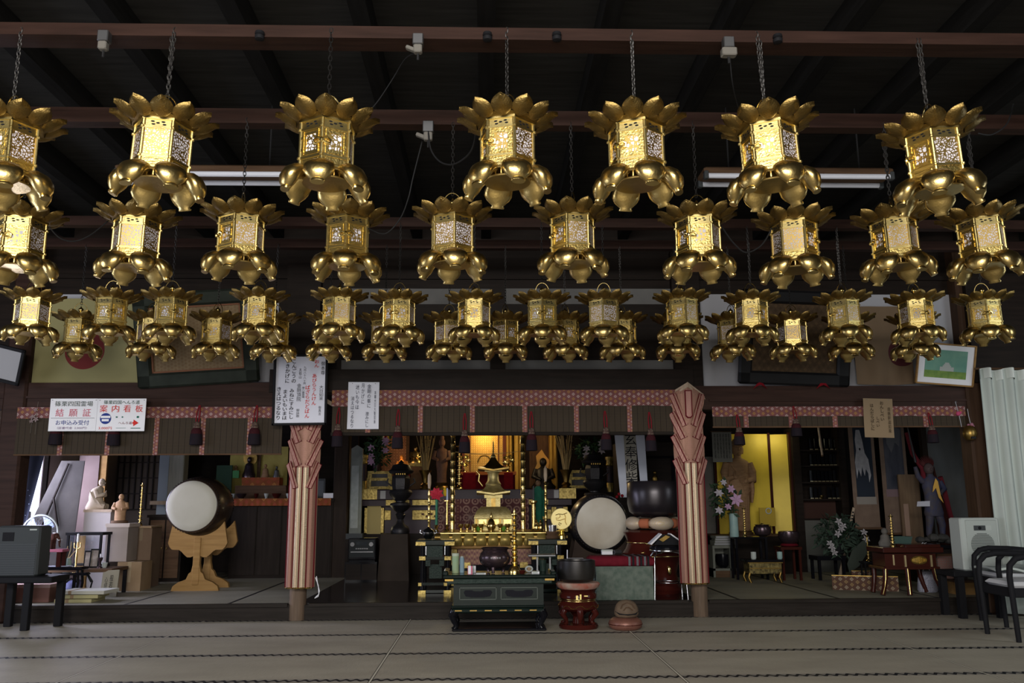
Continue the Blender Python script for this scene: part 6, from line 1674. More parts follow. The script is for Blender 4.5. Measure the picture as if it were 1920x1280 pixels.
# ---- front altar table with its vessels
k = K('altar_table', 'black-green lacquer altar table with two inset panels in front of the stage', 'table', 936, 1183, Y=7.62, zb=0)
k.b('table_top', G['green_lacquer'], 830, 1081, 1044, 1088, -.06, .40, bev=.01); k.b('carved_edge', G['green_carve'], 838, 1088, 1036, 1098, -.045, .38, bev=.006)
k.bs('edge_plate', G['gold_dark'], [(834, 1088.5, 850, 1092, -.062, -.04), (1022, 1088.5, 1040, 1092, -.062, -.04)]); k.bs('upturned_end', G['green_lacquer'], [(829, 1074, 840, 1083, -.03, .36), (1034, 1076, 1045, 1083, -.03, .36)], bev=.01)
k.b('apron', mat('apron_green', (.013, .019, .016), .3), 850, 1098, 1020, 1137, .0, .34)
for x0, x1 in ((861, 931), (939, 1009)):
    k.bs('panel_moulding', mat('moulding_grey', (.10, .115, .10), .4), [(x0, 1105, x1, 1106.2, -.008, 0), (x0, 1126, x1, 1127.2, -.008, 0), (x0, 1105, x0 + 1.2, 1127, -.008, 0), (x1 - 1.2, 1105, x1, 1127, -.008, 0)])
    k.pr('inset_panel', G['ink'], [(x0 + 8, 1114), (x0 + 11, 1110), (x0 + 24, 1110), (x0 + 27, 1112), (x0 + 43, 1112), (x0 + 46, 1110), (x0 + 59, 1110), (x0 + 62, 1114), (x0 + 58, 1121), (x0 + 46, 1123), (x0 + 24, 1123), (x0 + 12, 1121)], -.006, 0)
k.b('waist', G['green_lacquer'], 846, 1137, 1022, 1142, -.03, .37, bev=.008); k.b('skirt', G['green_lacquer'], 846, 1142, 1022, 1151, -.04, .38, bev=.012)
k.bs('skirt_highlight', G['gold_dark'], [(853 + 28 * i, 1145, 866 + 28 * i, 1147, -.0425, -.038) for i in range(6)])
for x, sg in ((853, -1), (1015, 1)):
    for d in (-.02, .35):
        k.tb('leg', G['black'], [(x, 1148, d), (x + sg * 5, 1156, d), (x + sg * 1, 1166, d), (x - sg * 3, 1174, d), (x + sg * 2, 1180.5, d)], [9, 8, 5.5, 4.5, 6], seg=12)
k.b('floor_rail', G['black'], 848, 1178, 1024, 1183, -.06, .38, bev=.006)
atz = k.top(1081); AY = 7.78
k = K('incense_burner', 'large dark bronze incense bowl on three feet on the front altar table', 'incense burner', 928, 1081, Y=AY, zb=atz + .001)
k.l('bowl', G['bronze'], [(8, 1073), (20, 1070), (28, 1062), (30, 1053), (27, 1045), (23, 1041), (24, 1038), (27, 1036), (25, 1034.5), (22, 1037), (22, 1050), (4, 1060)], cap=False, seg=40)
for a in (.3, 2.4, 4.5): k.tb('foot', G['bronze'], [(928 + 14 * cos(a), 1070, 14 * sin(a) * k.s), (928 + 17 * cos(a), 1076, 17 * sin(a) * k.s), (928 + 16 * cos(a), 1080, 16 * sin(a) * k.s)], [5, 3, 3.4])
k.l('ash', mat('ash_grey', (.25, .24, .23), .9), [(22, 1042), (.3, 1041)]); k.bs('relief_mark', G['steel'], [(920 + 4 * i, 1051, 922 + 4 * i, 1054, -30 * k.s - .003, -28 * k.s) for i in range(5)])
k = K('candlestick', 'tall stacked brass candlestick on the front altar table', 'candlestick', 965, 1081, Y=AY - .05, zb=atz + .001)
prof = [(12, 1081), (12, 1077), (9, 1072), (7, 1069)]
for j in range(9):
    y = 1066 - j * 10; q = 7.2 - .35 * j; prof += [(q * .55, y), (q, y - 3), (q, y - 5), (q * .5, y - 7), (q * .8, y - 8.5)]
k.l('stem', G['brass'], prof); k.l('drip_pan', G['brass'], [(2.6, 978), (6, 974), (6, 972), (2, 971), (2.4, 968), (.4, 962)])
k = K('incense_tube', 'tall green incense tube standing on the left of the front altar table', 'tube', 854, 1081, Y=AY, zb=atz + .001)
k.l('tube', mat('tube_green', (.24, .34, .22), .5, 0, (.30, .36, .20), 12), [(6.5, 1081), (6.5, 1046), (6, 1045)]); k.l('cap', mat('cap_pale', (.4, .45, .36), .5), [(6.7, 1050), (6.7, 1045), (.5, 1044.5)])
k = K('incense_tube', 'shorter pale blue tube beside the green incense tube', 'tube', 866, 1081, Y=AY + .03, zb=atz + .001)
k.l('tube', mat('tube_blue', (.22, .32, .38), .5), [(4.5, 1081), (4.5, 1057), (3.5, 1053)]); k.l('cap', G['whiteplastic'], [(3.5, 1054), (3, 1051), (.4, 1050.6)])
SM = [('matchbox', 'small white box with a pink side left of the incense bowl', 'box', 877, 1066, 886, 'pinkink'), ('matchbox', 'white packet standing by the left foot of the incense bowl', 'packet', 883, 1069, 892, 'white'), ('paper_slip', 'flat white slip at the front of the altar table', 'paper slip', 893, 1079, 911, 'white'), ('wax_seal_dish', 'small reddish brown dish right of the brass candlestick', 'dish', 973, 1075, 985, 'red_lacquer'), ('matchbox', 'white matchbox at the right front of the altar table', 'box', 997, 1077, 1011, 'white')]
for i, (nm, lab, cat, x0, y0, x1, mm) in enumerate(SM):
    k = K(nm, lab, cat, (x0 + x1) / 2, 1081, Y=AY - .13 if i != 1 else AY + .05, zb=atz + .001)
    if nm == 'wax_seal_dish': k.l('dish', G[mm], [(4, 1081), (6, 1078), (7, 1075), (5.5, 1075), (4, 1079), (.4, 1079.5)]); k.l('ash', G['wood_brown'], [(5, 1077), (.3, 1075)])
    else: k.b('body', G[mm], x0, y0, x1, 1081, -.03, .03); k.b('sleeve', G['white'] if mm != 'white' else G['whiteplastic'], x0 + 1, y0 - .3, x1 - 3, 1080.5, -.031, .025)
k = K('tape_roll', 'white roll of tape standing right of the reddish dish', 'tape roll', 992, 1081, Y=AY + .02, zb=atz + .001)
bb = MB(); bb.tube([(6 * k.s * cos(2 * pi * q / 20), 0, 6.0 * k.s + 4.4 * k.s * sin(2 * pi * q / 20) + 0) for q in range(20)], 1.8 * k.s, 8, closed=True); bb.build('roll', G['whiteplastic'], k.t)
bb = MB(); bb.lathe([(3.0 * k.s, -.012), (3.4 * k.s, -.012), (3.4 * k.s, .012), (3.0 * k.s, .012)], 18, T=Matrix.Translation((0, 0, 6 * k.s)) @ Matrix.Rotation(pi / 2, 4, 'X')); bb.build('core', G['carton'], k.t)
k = K('metal_stand', 'grey metal tray stand at the right of the front altar table', 'stand', 1012, 1081, Y=AY + .12, zb=atz + .001)
k.b('tray', G['steel'], 990, 1050, 1042, 1054, -.05, .08, bev=.004); k.bs('leg', G['steel'], [(1006, 1054, 1009, 1081, -.01, .01), (1030, 1054, 1033, 1081, -.01, .01)]); k.l('cup', G['green_carve'], [(6, 1081), (7, 1060), (6, 1060)], 1018)

# ---- big bowl gong (kin) on the red stand
k = K('gong_stand', 'red and gold lacquered six-footed stand right of the front altar table', 'stand', 1085, 1181, Y=7.74, zb=0)
k.l('plinth', G['red_lacquer'], [(36, 1181), (37, 1177), (35, 1173), (10, 1172)], seg=36); k.l('column', G['red_lacquer'], [(12, 1172), (10, 1160), (20, 1150), (30, 1146)], seg=36)
for j in range(6):
    a = pi / 6 + j * pi / 3; f_ = lambda r, y: (1085 + r * cos(a), y, r * sin(a) * k.s)
    k.tb('leg', G['red_lacquer'], [f_(30, 1146), f_(36, 1154), f_(28, 1164), f_(27, 1170), f_(33, 1174)], [7, 6, 4, 3.6, 5], seg=10)
k.l('belly', G['red_lacquer'], [(30, 1150), (37, 1145), (38, 1138), (33, 1132), (31, 1129), (35, 1126), (35, 1120), (32, 1116), (33, 1113), (36, 1110), (30, 1109)], seg=36)
k.tbs('gold_line', G['gold_plain'], [[(1085 + 33.5 * cos(q), y, 33.5 * sin(q) * k.s) for q in [pi + pi * j / 14 for j in range(15)]] for y in (1131, 1128)] + [[(1085 + 38 * cos(q), 1141 + 3 * sin(q * 9), 38.5 * sin(q) * k.s) for q in [pi + pi * j / 30 for j in range(31)]]], .6)
k.bs('gold_mark', G['gold_plain'], [(1077, 1119, 1081, 1127, -.187, -.178), (1084, 1117, 1087, 1126, -.19, -.18), (1092, 1119, 1099, 1121, -.187, -.178)])
k.l('petal_rim', mat('rim_cushion', (.34, .10, .07), .6, 0, (.40, .34, .28), 14), [(31, 1112), (39, 1107), (42, 1101), (39, 1098), (28, 1098)], seg=36)
gz = k.top(1098)
k = K('bowl_gong', 'large dark metal bowl gong resting on the red lacquered stand', 'gong', 1081, 1098, Y=7.74, zb=gz + .001)
k.l('bowl', mat('gong_metal', (.035, .034, .038), .38, .8, (.06, .055, .05), 4, bump=.15, bs=8), [(3, 1098), (25, 1097.5), (33, 1092), (36, 1080), (35.5, 1059), (33, 1057.5), (32, 1060), (32, 1085), (24, 1093), (2, 1094)], seg=48)
k.l('inner_cloth', G['wood_brown'], [(31.5, 1078), (.3, 1078)])

# ---- small wooden fish drum on its ring cushion
k = K('ring_cushion', 'copper-pink round cushion on the matting before the stage', 'cushion', 1173, 1184, Y=7.62, zb=0)
k.l('cushion', mat('cushion_copper', (.24, .10, .07), .45, .3, (.18, .075, .055), 12, bump=.3, bs=60), [(24, 1184), (30, 1180), (32, 1174), (30, 1168), (24, 1163), (6, 1162.5)], seg=36, smooth=70); k.tb('piping', G['red_lacquer'], [(1173 + 31.6 * cos(q), 1174, 31.6 * sin(q) * k.s) for q in [2 * pi * j / 24 for j in range(25)]], .8)
cz = k.top(1162.5)
k = K('wooden_fish_drum', 'carved wooden fish drum resting on the copper-pink cushion', 'drum', 1175, 1163, Y=7.62, zb=cz + .001); s = k.s
bb = MB(); rr = []
for rx_, z_ in ((17, 0), (20, 2), (22, 6), (22, 11), (20.5, 18), (17.5, 24), (13, 28.5), (7, 31), (2, 31.8)):
    rr.append([(rx_ * s * cos(q) * (1 + .05 * cos(2 * q)), rx_ * .78 * s * sin(q), z_ * s) for q in [2 * pi * i / 24 for i in range(24)]])
bb.loft(rr); bb.build('body', mat('fish_wood', (.15, .105, .07), .6, 0, (.10, .07, .05), 18, bump=.7), k.t, smooth=60)
k.tb('mouth_slit', G['blackmat'], [(1154, 1152, -.02), (1160, 1156, -13.2 * s), (1175, 1157, -17.3 * s), (1190, 1156, -13.2 * s), (1196, 1152, -.02)], 1.3); k.tbs('carving', G['wood_brown'], [[(1162, 1146, -15 * s), (1166, 1139, -13 * s), (1175, 1136, -11.5 * s), (1184, 1139, -13 * s), (1189, 1146, -14.4 * s)], [(1167, 1149, -16.6 * s), (1172, 1144, -15.9 * s), (1178, 1144, -15.9 * s), (1184, 1149, -16.4 * s)]], 1)

# ---- right part of the middle bay
big_drum(('worn barrel drum with a stained white head beside the altar', 'dark cradle stand under the worn right drum'), 1121, 962, 47.5, 1078, 9.9, G['drumskin_old'], mat('drum_body_black', (.012, .011, .014), .3, 0, (.018, .016, .018), 6, coat=.3), mat('stand_dark', (.045, .030, .022), .6, 0, (.03, .02, .016), 6), True)
k = K('gong_pedestal', 'red lacquered gilt-marked pedestal under the great black bowl gong', 'stand', 1226, 1124, Y=9.22, zb=SZ)
k.l('body', G['red_lacquer'], [(52, 1124), (54, 1118), (48, 1108), (44, 1090), (48, 1074), (55, 1062), (56, 1052), (50, 1044), (46, 1034), (50, 1022), (54, 1014), (48, 1010)], seg=40)
k.tbs('gold_line', G['gold_plain'], [[(1226 + 56.5 * cos(q), 1057, 56.5 * sin(q) * k.s) for q in [pi + pi * j / 14 for j in range(15)]], [(1226 + 47.5 * cos(q), 1033, 47.5 * sin(q) * k.s) for q in [pi + pi * j / 14 for j in range(15)]]], .7)
k.sps('gold_mark', G['gold_plain'], [(1212, 1034, (7, 3, 3), -46 * k.s), (1240, 1042, (5, 3, 4), -49 * k.s), (1248, 1082, (4, 3, 9), -43 * k.s), (1200, 1050, (4, 3, 2), -49 * k.s)])
gp = k.top(1010)
k = K('gong_cushion', 'gold and orange brocade ring cushion under the great black bowl gong', 'cushion', 1226, 1010, Y=9.22, zb=gp + .001)
for j in range(8):
    a = 2 * pi * j / 8 + .2; bb = MB(); bb.T = Matrix.Rotation(a, 4, 'Z')
    e = 24 if j % 2 == 0 else 8
    bb.tube([(sqrt(41 ** 2 - (e * f_) ** 2) * k.s, e * f_ * k.s, 12 * k.s) for f_ in (-1, -.7, -.35, 0, .35, .7, 1)], [q * k.s for q in ((4, 9.5, 12, 12.5, 12, 9.5, 4) if j % 2 == 0 else (8, 9, 9, 9, 9, 9, 8))], 14)
    bb.build('segment', G['cushion_brocade'] if j % 2 == 0 else mat('cushion_orange', (.38, .12, .06), .7), k.t, smooth=70)
k.l('core', G['wood_brown'], [(30, 1008), (34, 998), (30, 989)])
gc = k.top(986)
k = K('bowl_gong', 'great black bowl gong on the brocade ring cushion', 'gong', 1229, 986, Y=9.22, zb=gc + .001)
k.l('bowl', mat('gong_black', (.022, .018, .022), .3, .5, (.03, .024, .028), 4), [(20, 986), (38, 984.5), (48, 977), (51.5, 962), (52, 945), (50.5, 924), (48, 921), (46, 924), (47, 960), (40, 975), (4, 979)], seg=56); k.l('foot', G['bronze'], [(26, 987), (28, 985)])
k = K('bell_stool', 'black round stool with bent chrome legs in front of the red pedestal', 'stool', 1254, 1119, Y=8.62, zb=SZ)
k.l('seat', G['black'], [(30, 1034), (33, 1031), (33, 1026), (30, 1023), (2, 1022)], seg=36); k.l('rim', G['chrome'], [(33, 1034), (33.6, 1033), (33.6, 1031), (33, 1030)], seg=36)
for sx_, d in ((-1, -.10), (1, -.10), (-1, .10), (1, .10)): k.tb('leg', G['chrome'], [(1254 + sx_ * 12, 1035, d * .6), (1254 + sx_ * 24, 1037, d * .9), (1254 + sx_ * 28, 1044, d), (1254 + sx_ * 29, 1080, d * 1.1), (1254 + sx_ * 31, 1119, d * 1.25)], 1.9)
k.tb('ring', G['chrome'], [(1254 + 28 * cos(q), 1090, .125 * sin(q)) for q in [2 * pi * j / 24 for j in range(25)]], 1.1)
stl = k.top(1022)
k = K('open_sutra_book', 'open folding sutra book tented on the black round stool', 'book', 1250, 1022, Y=8.62, zb=stl + .001)
k.pr('page', G['white'], [(1216, 1020), (1238, 1001), (1239, 1003), (1219, 1021.5)], -.07, .07); k.pr('page', G['white'], [(1256, 1001), (1286, 1022), (1284, 1023.4), (1255, 1003)], -.07, .07); k.pr('cover', G['blackmat'], [(1224, 1021.9), (1238, 1003.2), (1255, 1003.2), (1281, 1021.9)], -.06, .06)
k.pr('inner_fold', G['gold_dark'], [(1233, 1012), (1246, 1004), (1254, 1007), (1240, 1016)], -.08, -.06)
# calligraphy banner behind the great gong
k = K('prayer_banner', 'tall white banner with large black brush characters behind the great gong', 'banner', 1186, 930, Y=10.2, rz=0)
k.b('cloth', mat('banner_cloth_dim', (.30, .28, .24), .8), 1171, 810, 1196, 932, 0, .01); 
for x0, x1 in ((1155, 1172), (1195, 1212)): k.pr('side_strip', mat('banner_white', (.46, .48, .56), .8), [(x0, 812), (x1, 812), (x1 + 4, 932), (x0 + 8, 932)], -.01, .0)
letter(k.t, [('玄奉修柴燈', k.X(1185), k.Z(872), 23 * k.s, 120 * k.s, True)], G['ink'], y=-.006)
k.tb('pole', G['wood_brown'], [(1150, 808, 0), (1216, 808, 0)], 1.6); hang(k, (1160, 1206), 808); k.sps('red_knot', G['red'], [(1160, 926, 3, -.02), (1166, 929, 3, -.02), (1156, 931, 3, -.02)])
k = K('dark_cupboard', 'tall dark cupboard behind the white prayer banner and the great gong', 'cupboard', 1232, 1078, Y=11.0, zb=SZ)
k.b('carcass', G['wood_dark'], 1166, 826, 1280, 1078, .06, .5); k.bs('door_frame', G['black'], [(1212, 856, 1216, 1070, .04, .06), (1268, 856, 1274, 1070, .04, .06), (1212, 852, 1274, 857, .04, .06)]); k.sps('gold_figure', G['gold_dark'], [(1236, 896, (6, 3, 8), .05), (1236, 884, 4, .05), (1232, 908, (12, 3, 2), .05)])
# low table under a pale green cloth with a red cushion
k = K('cloth_table', 'low table covered with a pale green patterned cloth at the stage edge', 'table', 1172, 1128, Y=8.50, zb=SZ)
gcl = mat('cloth_pale_green', (.15, .175, .15), .85, 0, (.085, .115, .095), 22, bump=.3)
def skirt(u, v):
    hw = 54 * k.s; d0, d1 = -.03, .34; tot = 2 * (d1 - d0) + 2 * hw; q = u * tot
    if q < d1 - d0: x, y = -hw, d1 - q
    elif q < d1 - d0 + 2 * hw: x, y = -hw + q - (d1 - d0), d0
    else: x, y = hw, d0 + q - (d1 - d0) - 2 * hw
    f = (1 - v) * .016 * sin(u * 60)
    x += f if abs(abs(x) - hw) < 1e-4 else 0; y -= abs(f) if y == d0 else 0
    if v < .3 and u > .75: x += .02 * (.3 - v)
    return (x, y, .002 + v * k.Z(1069))
bb = MB(); bb.sheet(skirt, 90, 8, thick=(.001, .003, 0)); bb.build('cloth', gcl, k.t, smooth=60); k.b('table_top', gcl, 1118, 1067, 1226, 1070, -.03, .34)
for x in (1120, 1222):
    for d in (.02, .28): k.b('leg', G['wood_dark'], x - 3, 1070, x + 3, 1128, d, d + .03)
clz = k.top(1067)
k = K('floor_cushion', 'red floor cushion with grey stripes lying on the green cloth table', 'cushion', 1166, 1067, Y=8.54, zb=clz + .001)
bb = MB(); W_, D_ = 62 * k.s, .19; rings = []
for (z, q) in ((0, .93), (.25, .985), (.5, 1), (.75, .985), (1, .90)):
    rings.append([(W_ * q * sx_ * f, D_ * q * sy_ * f2 + .13, z * 17 * k.s) for sx_, sy_, f, f2 in ((-1, -1, .97, .97), (0, -1, 1, 1), (1, -1, .97, .97), (1, 0, 1, 1), (1, 1, .97, .97), (0, 1, 1, 1), (-1, 1, .97, .97), (-1, 0, 1, 1))])
bb.loft(rings); bb.build('cushion', mat('cushion_red', (.15, .012, .022), .8, 0, (.11, .008, .016), 16), k.t, smooth=70)
for i, x in enumerate((1177, 1184, 1192, 1199, 1206, 1212)):
    k.bs('stripe', mat('stripe_grey', (.12, .12, .13), .8) if i % 2 == 0 else G['blackmat'], [(x, 1050 - .4, x + 4, 1066, -.062, .31)])
cuz = k.top(1049)
k = K('small_box', 'small white box on the back of the red floor cushion', 'box', 1139, 1049, Y=8.78, zb=cuz)
k.b('box', G['white'], 1129, 1041, 1149, 1049, 0, .05); k.b('lid', G['whiteplastic'], 1128.5, 1040, 1149.5, 1043, -.002, .052)
k = K('scroll_roll', 'grey rolled paper on the red floor cushion', 'roll', 1157, 1049, Y=8.78, zb=cuz)
bb = MB(); bb.tube([(-6 * k.s, .0, 4.2 * k.s), (8 * k.s, .04, 4.2 * k.s)], 4.2 * k.s, 16); bb.build('roll', G['steel'], k.t); bb = MB(); bb.tube([(-6.6 * k.s, -.002, 4.2 * k.s), (-6 * k.s, 0, 4.2 * k.s)], 2.4 * k.s, 12); bb.build('core', G['blackmat'], k.t)
k = K('book_stand', 'black reading stand with papers behind the bowl gong', 'stand', 1084, 1122, Y=8.70, zb=SZ)
k.bs('leg', G['black'], [(1064, 1060, 1068, 1122, 0, .03), (1104, 1060, 1108, 1122, 0, .03), (1064, 1060, 1068, 1122, .25, .28), (1104, 1060, 1108, 1122, .25, .28)]); k.b('board', G['black'], 1060, 1054, 1112, 1060, -.02, .3); k.bs('paper', G['white'], [(1070, 1051.4, 1098, 1054, .02, .2)]); k.tb('pen', G['white'], [(1064.5, 1054, -.01), (1065, 1034, -.01)], 1)
# ================================================================ right bay
lamp('niche_lamp_light', 1452, 818, 11.45, 4.2, (1, .92, .55), .08)
k = K('gold_screen', 'tall golden folding screen behind the standing figure in the right bay', 'screen', 1420, 1000, Y=11.75)
gsm = mat('gold_screen_leaf', (.68, .50, .035), .5, .1, (.58, .42, .025), 5)
k.b('panel', gsm, 1348, 814, 1450, 1000, 0, .03); k.b('panel', gsm, 1453, 815, 1486, 1000, -.02, .02, rz=-18)
k.b('frame', G['brown_lacquer'], 1449, 812, 1454, 1000, -.015, .03); k.b('frame', G['brown_lacquer'], 1345, 812, 1349, 1000, -.01, .03); k.b('frame', G['brown_lacquer'], 1485, 812, 1489, 1000, -.10, -.04)
scz = k.p.z
k = K('display_platform', 'dark platform under the golden screen and standing figure', 'platform', 1420, 1078, Y=11.35, zb=SZ)
h = 1078 - (scz - SZ) / k.s
k.b('body', G['wood_dark'], 1340, h + 3, 1494, 1078, 0, .6); k.b('platform_top', G['wood_brown'], 1336, h, 1498, h + 3, -.03, .62)
# standing figure
k = K('standing_figure', 'pale carved wooden figure standing with one hand raised before the golden screen', 'statue', 1390, 1000, Y=11.5, zb=scz + .001); s = k.s
bb = skinbody([(x * s, y * s, z * s, a * s, c * s) for x, y, z, a, c in ((0, 0, 6, 17, 12), (0, 0, 10, 18, 13), (0, 0, 40, 18, 12), (0, 0, 70, 20, 13), (0, 0, 95, 22, 13), (0, 0, 112, 22, 13), (0, 0, 126, 23, 12), (0, 0, 134, 21, 11), (0, 0, 139, 13, 9), (0, 0, 142, 7.5, 7), (0, 0, 147, 7, 7))], 24)
for sg in (-1, 1):
    bb.tube([(sg * 21 * s, 0, 132 * s), (sg * 26 * s, -1 * s, 115 * s), (sg * 25 * s, -5 * s, 100 * s), (sg * 12 * s, -14 * s, 98 * s if sg > 0 else 106 * s)], [7.5 * s, 8.5 * s, 8 * s, 4 * s], 12)
    # hanging sleeve
    bb.tube([(sg * 23 * s, -3 * s, 104 * s), (sg * 24 * s, -3 * s, 80 * s), (sg * 22 * s, -3 * s, 58 * s)], [(5 * s, 9 * s), (4 * s, 9 * s), (2 * s, 6 * s)], 10)
# raised right hand (viewer's left) with fingers, lowered left hand
for q in range(4): bb.tube([((-12 + 2.2 * q) * s, -15 * s, 106 * s), ((-12.5 + 2.3 * q) * s, -16 * s, 112 * s), ((-12.5 + 2.3 * q) * s, -15.5 * s, (117 - abs(q - 1.5)) * s)], [1.3 * s, 1.2 * s, .8 * s], 6)
bb.ball((-9 * s, -14.5 * s, 106 * s), (4.6 * s, 2.2 * s, 4.5 * s), 10, 8); bb.tube([(-5.5 * s, -15 * s, 105 * s), (-2.5 * s, -16 * s, 110 * s)], [1.3 * s, .9 * s], 6)
bb.ball((9 * s, -15 * s, 98 * s), (4.6 * s, 2.2 * s, 4.2 * s), 10, 8)
for q in range(4): bb.tube([((6 - 0 * q) * s, -16 * s, (100 - 2 * q) * s), ((0 + .3 * q) * s, -17 * s, (101 - 2 * q) * s), ((-3 + .6 * q) * s, -16.5 * s, (100 - 2 * q) * s)], [1.3 * s, 1.1 * s, .8 * s], 6)
bb.tube([(10 * s, -16 * s, 101 * s), (8 * s, -17 * s, 105 * s)], [1.3 * s, .9 * s], 6)
bb.build('body', G['wood_carved'], k.t, smooth=70)
hd = MB(); c = V((0, -1 * s, 158 * s)); hd.ball(c, (11 * s, 11 * s, 13.5 * s), 22, 16)
hd.tube([(0, -11.3 * s, 162 * s), (0, -13.3 * s, 157 * s), (0, -12.3 * s, 155.5 * s)], [1.2 * s, 2 * s, 1.6 * s], 8); hd.ball((0, -11 * s, 152 * s), (3 * s, 1.4 * s, 1 * s), 8, 6); hd.ball((0, -9.5 * s, 147.8 * s), (4 * s, 3 * s, 2.4 * s), 8, 6)
for sg in (-1, 1):
    hd.ball((sg * 11 * s, 1 * s, 156 * s), (1.8 * s, 2.6 * s, 7 * s), 10, 8); hd.ball((sg * 4.6 * s, -10.6 * s, 159.5 * s), (2.6 * s, 1.2 * s, 1 * s), 8, 6); hd.tube([(sg * 1.8 * s, -11.7 * s, 162 * s), (sg * 5 * s, -11 * s, 163.5 * s), (sg * 8 * s, -9 * s, 162 * s)], .7 * s, 5)
hd.build('head', G['wood_carved'], k.t, smooth=70)
cl = MB()
for j in range(4):
    nn = 20 - 3 * j; r_ = (11.4 - 1.1 * j * (j * .35 + .6)); z_ = 166 + 3.2 * j
    for q in range(nn): cl.ball((r_ * s * cos(2 * pi * q / nn), -1 * s + r_ * s * sin(2 * pi * q / nn), z_ * s), 1.9 * s, 6, 4)
cl.ball((0, -1 * s, 172 * s), (9 * s, 9 * s, 7 * s), 14, 8); cl.build('curled_hair', mat('figure_hair', (.22, .14, .08), .6), k.t)
fo = MB()
for q in range(6):
    fo.tube([((-16 + 3 * q) * s, -(12.4 + .4 * min(q, 5 - q)) * s, (128 - 6 * q) * s), ((-4 + 3 * q) * s, -14 * s, (112 - 8 * q) * s), ((10 + 1.6 * q) * s, -12.5 * s, (116 - 7 * q) * s)], .9 * s, 5)
for q in range(6): fo.tube([((-12 + 5 * q) * s, -13 * s, 70 * s), ((-11 + 4.6 * q) * s, -13.2 * s, 40 * s), ((-13 + 5.2 * q) * s, -12.6 * s, 10 * s)], .8 * s, 5)
fo.build('robe_folds', G['wood_carved'], k.t); k.l('lotus_base', G['wood_brown'], [(22, 1000), (23, 997), (19, 995), (21, 993)])
k = K('hanging_text_sheet', 'grey sheet with columns of writing hanging left of the golden screen', 'paper sheet', 1356, 866, Y=11.3)
k.b('sheet', mat('text_sheet', (.20, .20, .18), .8), 1337, 810, 1374, 866, 0, .004)
letter(k.t, [('摩訶般若波羅蜜多心経'[(3 * i) % 4:(3 * i) % 4 + 6], k.X(1342 + 5.4 * i), k.Z(836), 3.4 * k.s, 46 * k.s, True) for i in range(6)], G['ink'], y=-.003)
k.tb('hanging_rod', G['wood_brown'], [(1335, 809, 0), (1376, 809, 0)], 1); hang(k, (1338, 1373), 809)
k = K('room_divider', 'pale narrow upright panel left of the golden screen', 'panel', 1340, 1078, Y=11.98, zb=SZ)
k.b('panel', mat('upright_pale', (.20, .19, .17), .8), 1328, 866, 1347, 1078, 0, .04)
# lilies, stack of sutra boxes, candlestick, offering table
k = K('sutra_cabinet', 'grey open cabinet holding a black bowl at the foot of the lilies', 'cabinet', 1357, 1076, Y=10.9, zb=SZ)
gcab = mat('cabinet_grey', (.16, .165, .14), .6)
k.bs('carcass', gcab, [(1338, 1018, 1374, 1023, 0, .3), (1338, 1023, 1342, 1076, 0, .3), (1370, 1023, 1374, 1076, 0, .3), (1338, 1060, 1374, 1064, 0, .3), (1338, 1023, 1374, 1076, .28, .3)]); k.b('plinth', G['wood_brown'], 1338, 1064, 1374, 1076, .01, .28)
cbz = k.top(1018); shz = k.top(1060)
k = K('black_bowl', 'black bowl inside the grey open cabinet', 'bowl', 1356, 1060, Y=11.03, zb=shz + .001)
k.l('bowl', G['black'], [(5, 1060), (12, 1055), (14, 1046), (13, 1035), (12, 1035), (12, 1046), (4, 1056)], cap=False); k.l('foot', G['black'], [(6, 1060.3), (6, 1059)])
for i in range(4):
    k = K('sutra_book', ('lowest', 'second', 'third', 'topmost')[i] + ' grey folded book on the grey open cabinet', 'book', 1355, 1018, Y=10.95, zb=cbz + .001 + i * .0285, group='books on the grey cabinet', rz=(0, 3, -2, 4)[i])
    k.b('cover', mat('sutra_cover', (.20, .21, .18), .7), 1339 + i, 1013.8, 1373 - i, 1018, 0, .2); k.b('pages', G['plaster'], 1340 + i, 1014.6, 1372 - i, 1017.2, -.003, .19)
bkz = cbz + .001 + 4 * .0285
k = K('lily_vase', 'pale celadon vase of lilies and leaves in front of the standing figure', 'vase', 1377, 1006, Y=10.6)
k.l('vase', G['celadon'], [(8, 1006), (8.5, 1004), (8, 980), (8, 964), (7, 963)], cap=False)
k.leaves('foliage', mat('leaf_dim', (.03, .055, .03), .7, 0, (.05, .08, .045), 30), 1362, 938, 24, 34, 170, 15, 0, .12, seed=5); k.tbs('stem', G['leaf'], [[(1375, 966, 0), (1366, 940, 0), (1352, 925, 0)], [(1378, 966, 0), (1378, 930, 0)], [(1380, 966, 0), (1374, 945, -.03), (1350, 950, -.03)]], .9)
for q, (x, y, r_, mm) in enumerate(((1378, 938, 14, 'lily_pink'), (1346, 926, 10, 'skin'), (1369, 918, 9, 'lily_pink'), (1345, 958, 9, 'skin'), (1362, 951, 8, 'lily_pink'), (1356, 906, 7, 'skin'))): k.flower('lily_bloom', G[mm], x, y, r_, -.13, 6, seed=q)
lvz = k.p.z
k = K('side_stand', 'dark side stand under the celadon lily vase', 'stand', 1388, 1076, Y=10.62, zb=SZ)
hh = 1076 - (lvz - SZ) / k.s
k.b('stand_top', G['black'], 1376, hh, 1440, hh + 3, -.1, .16); k.bs('leg', G['black'], [(1378, hh + 3, 1382, 1076, -.09, -.06), (1434, hh + 3, 1438, 1076, -.09, -.06), (1378, hh + 3, 1382, 1076, .12, .15), (1434, hh + 3, 1438, 1076, .12, .15)])
candlestick('slender gilt candlestick right of the celadon lily vase', 1397, 950, 1006, 10.52, lvz + .001, 3.6, 'brass', 10)
k = K('incense_pot', 'dark round incense pot on the dark side stand before the standing figure', 'incense burner', 1430, 1006, Y=10.60, zb=lvz + .001)
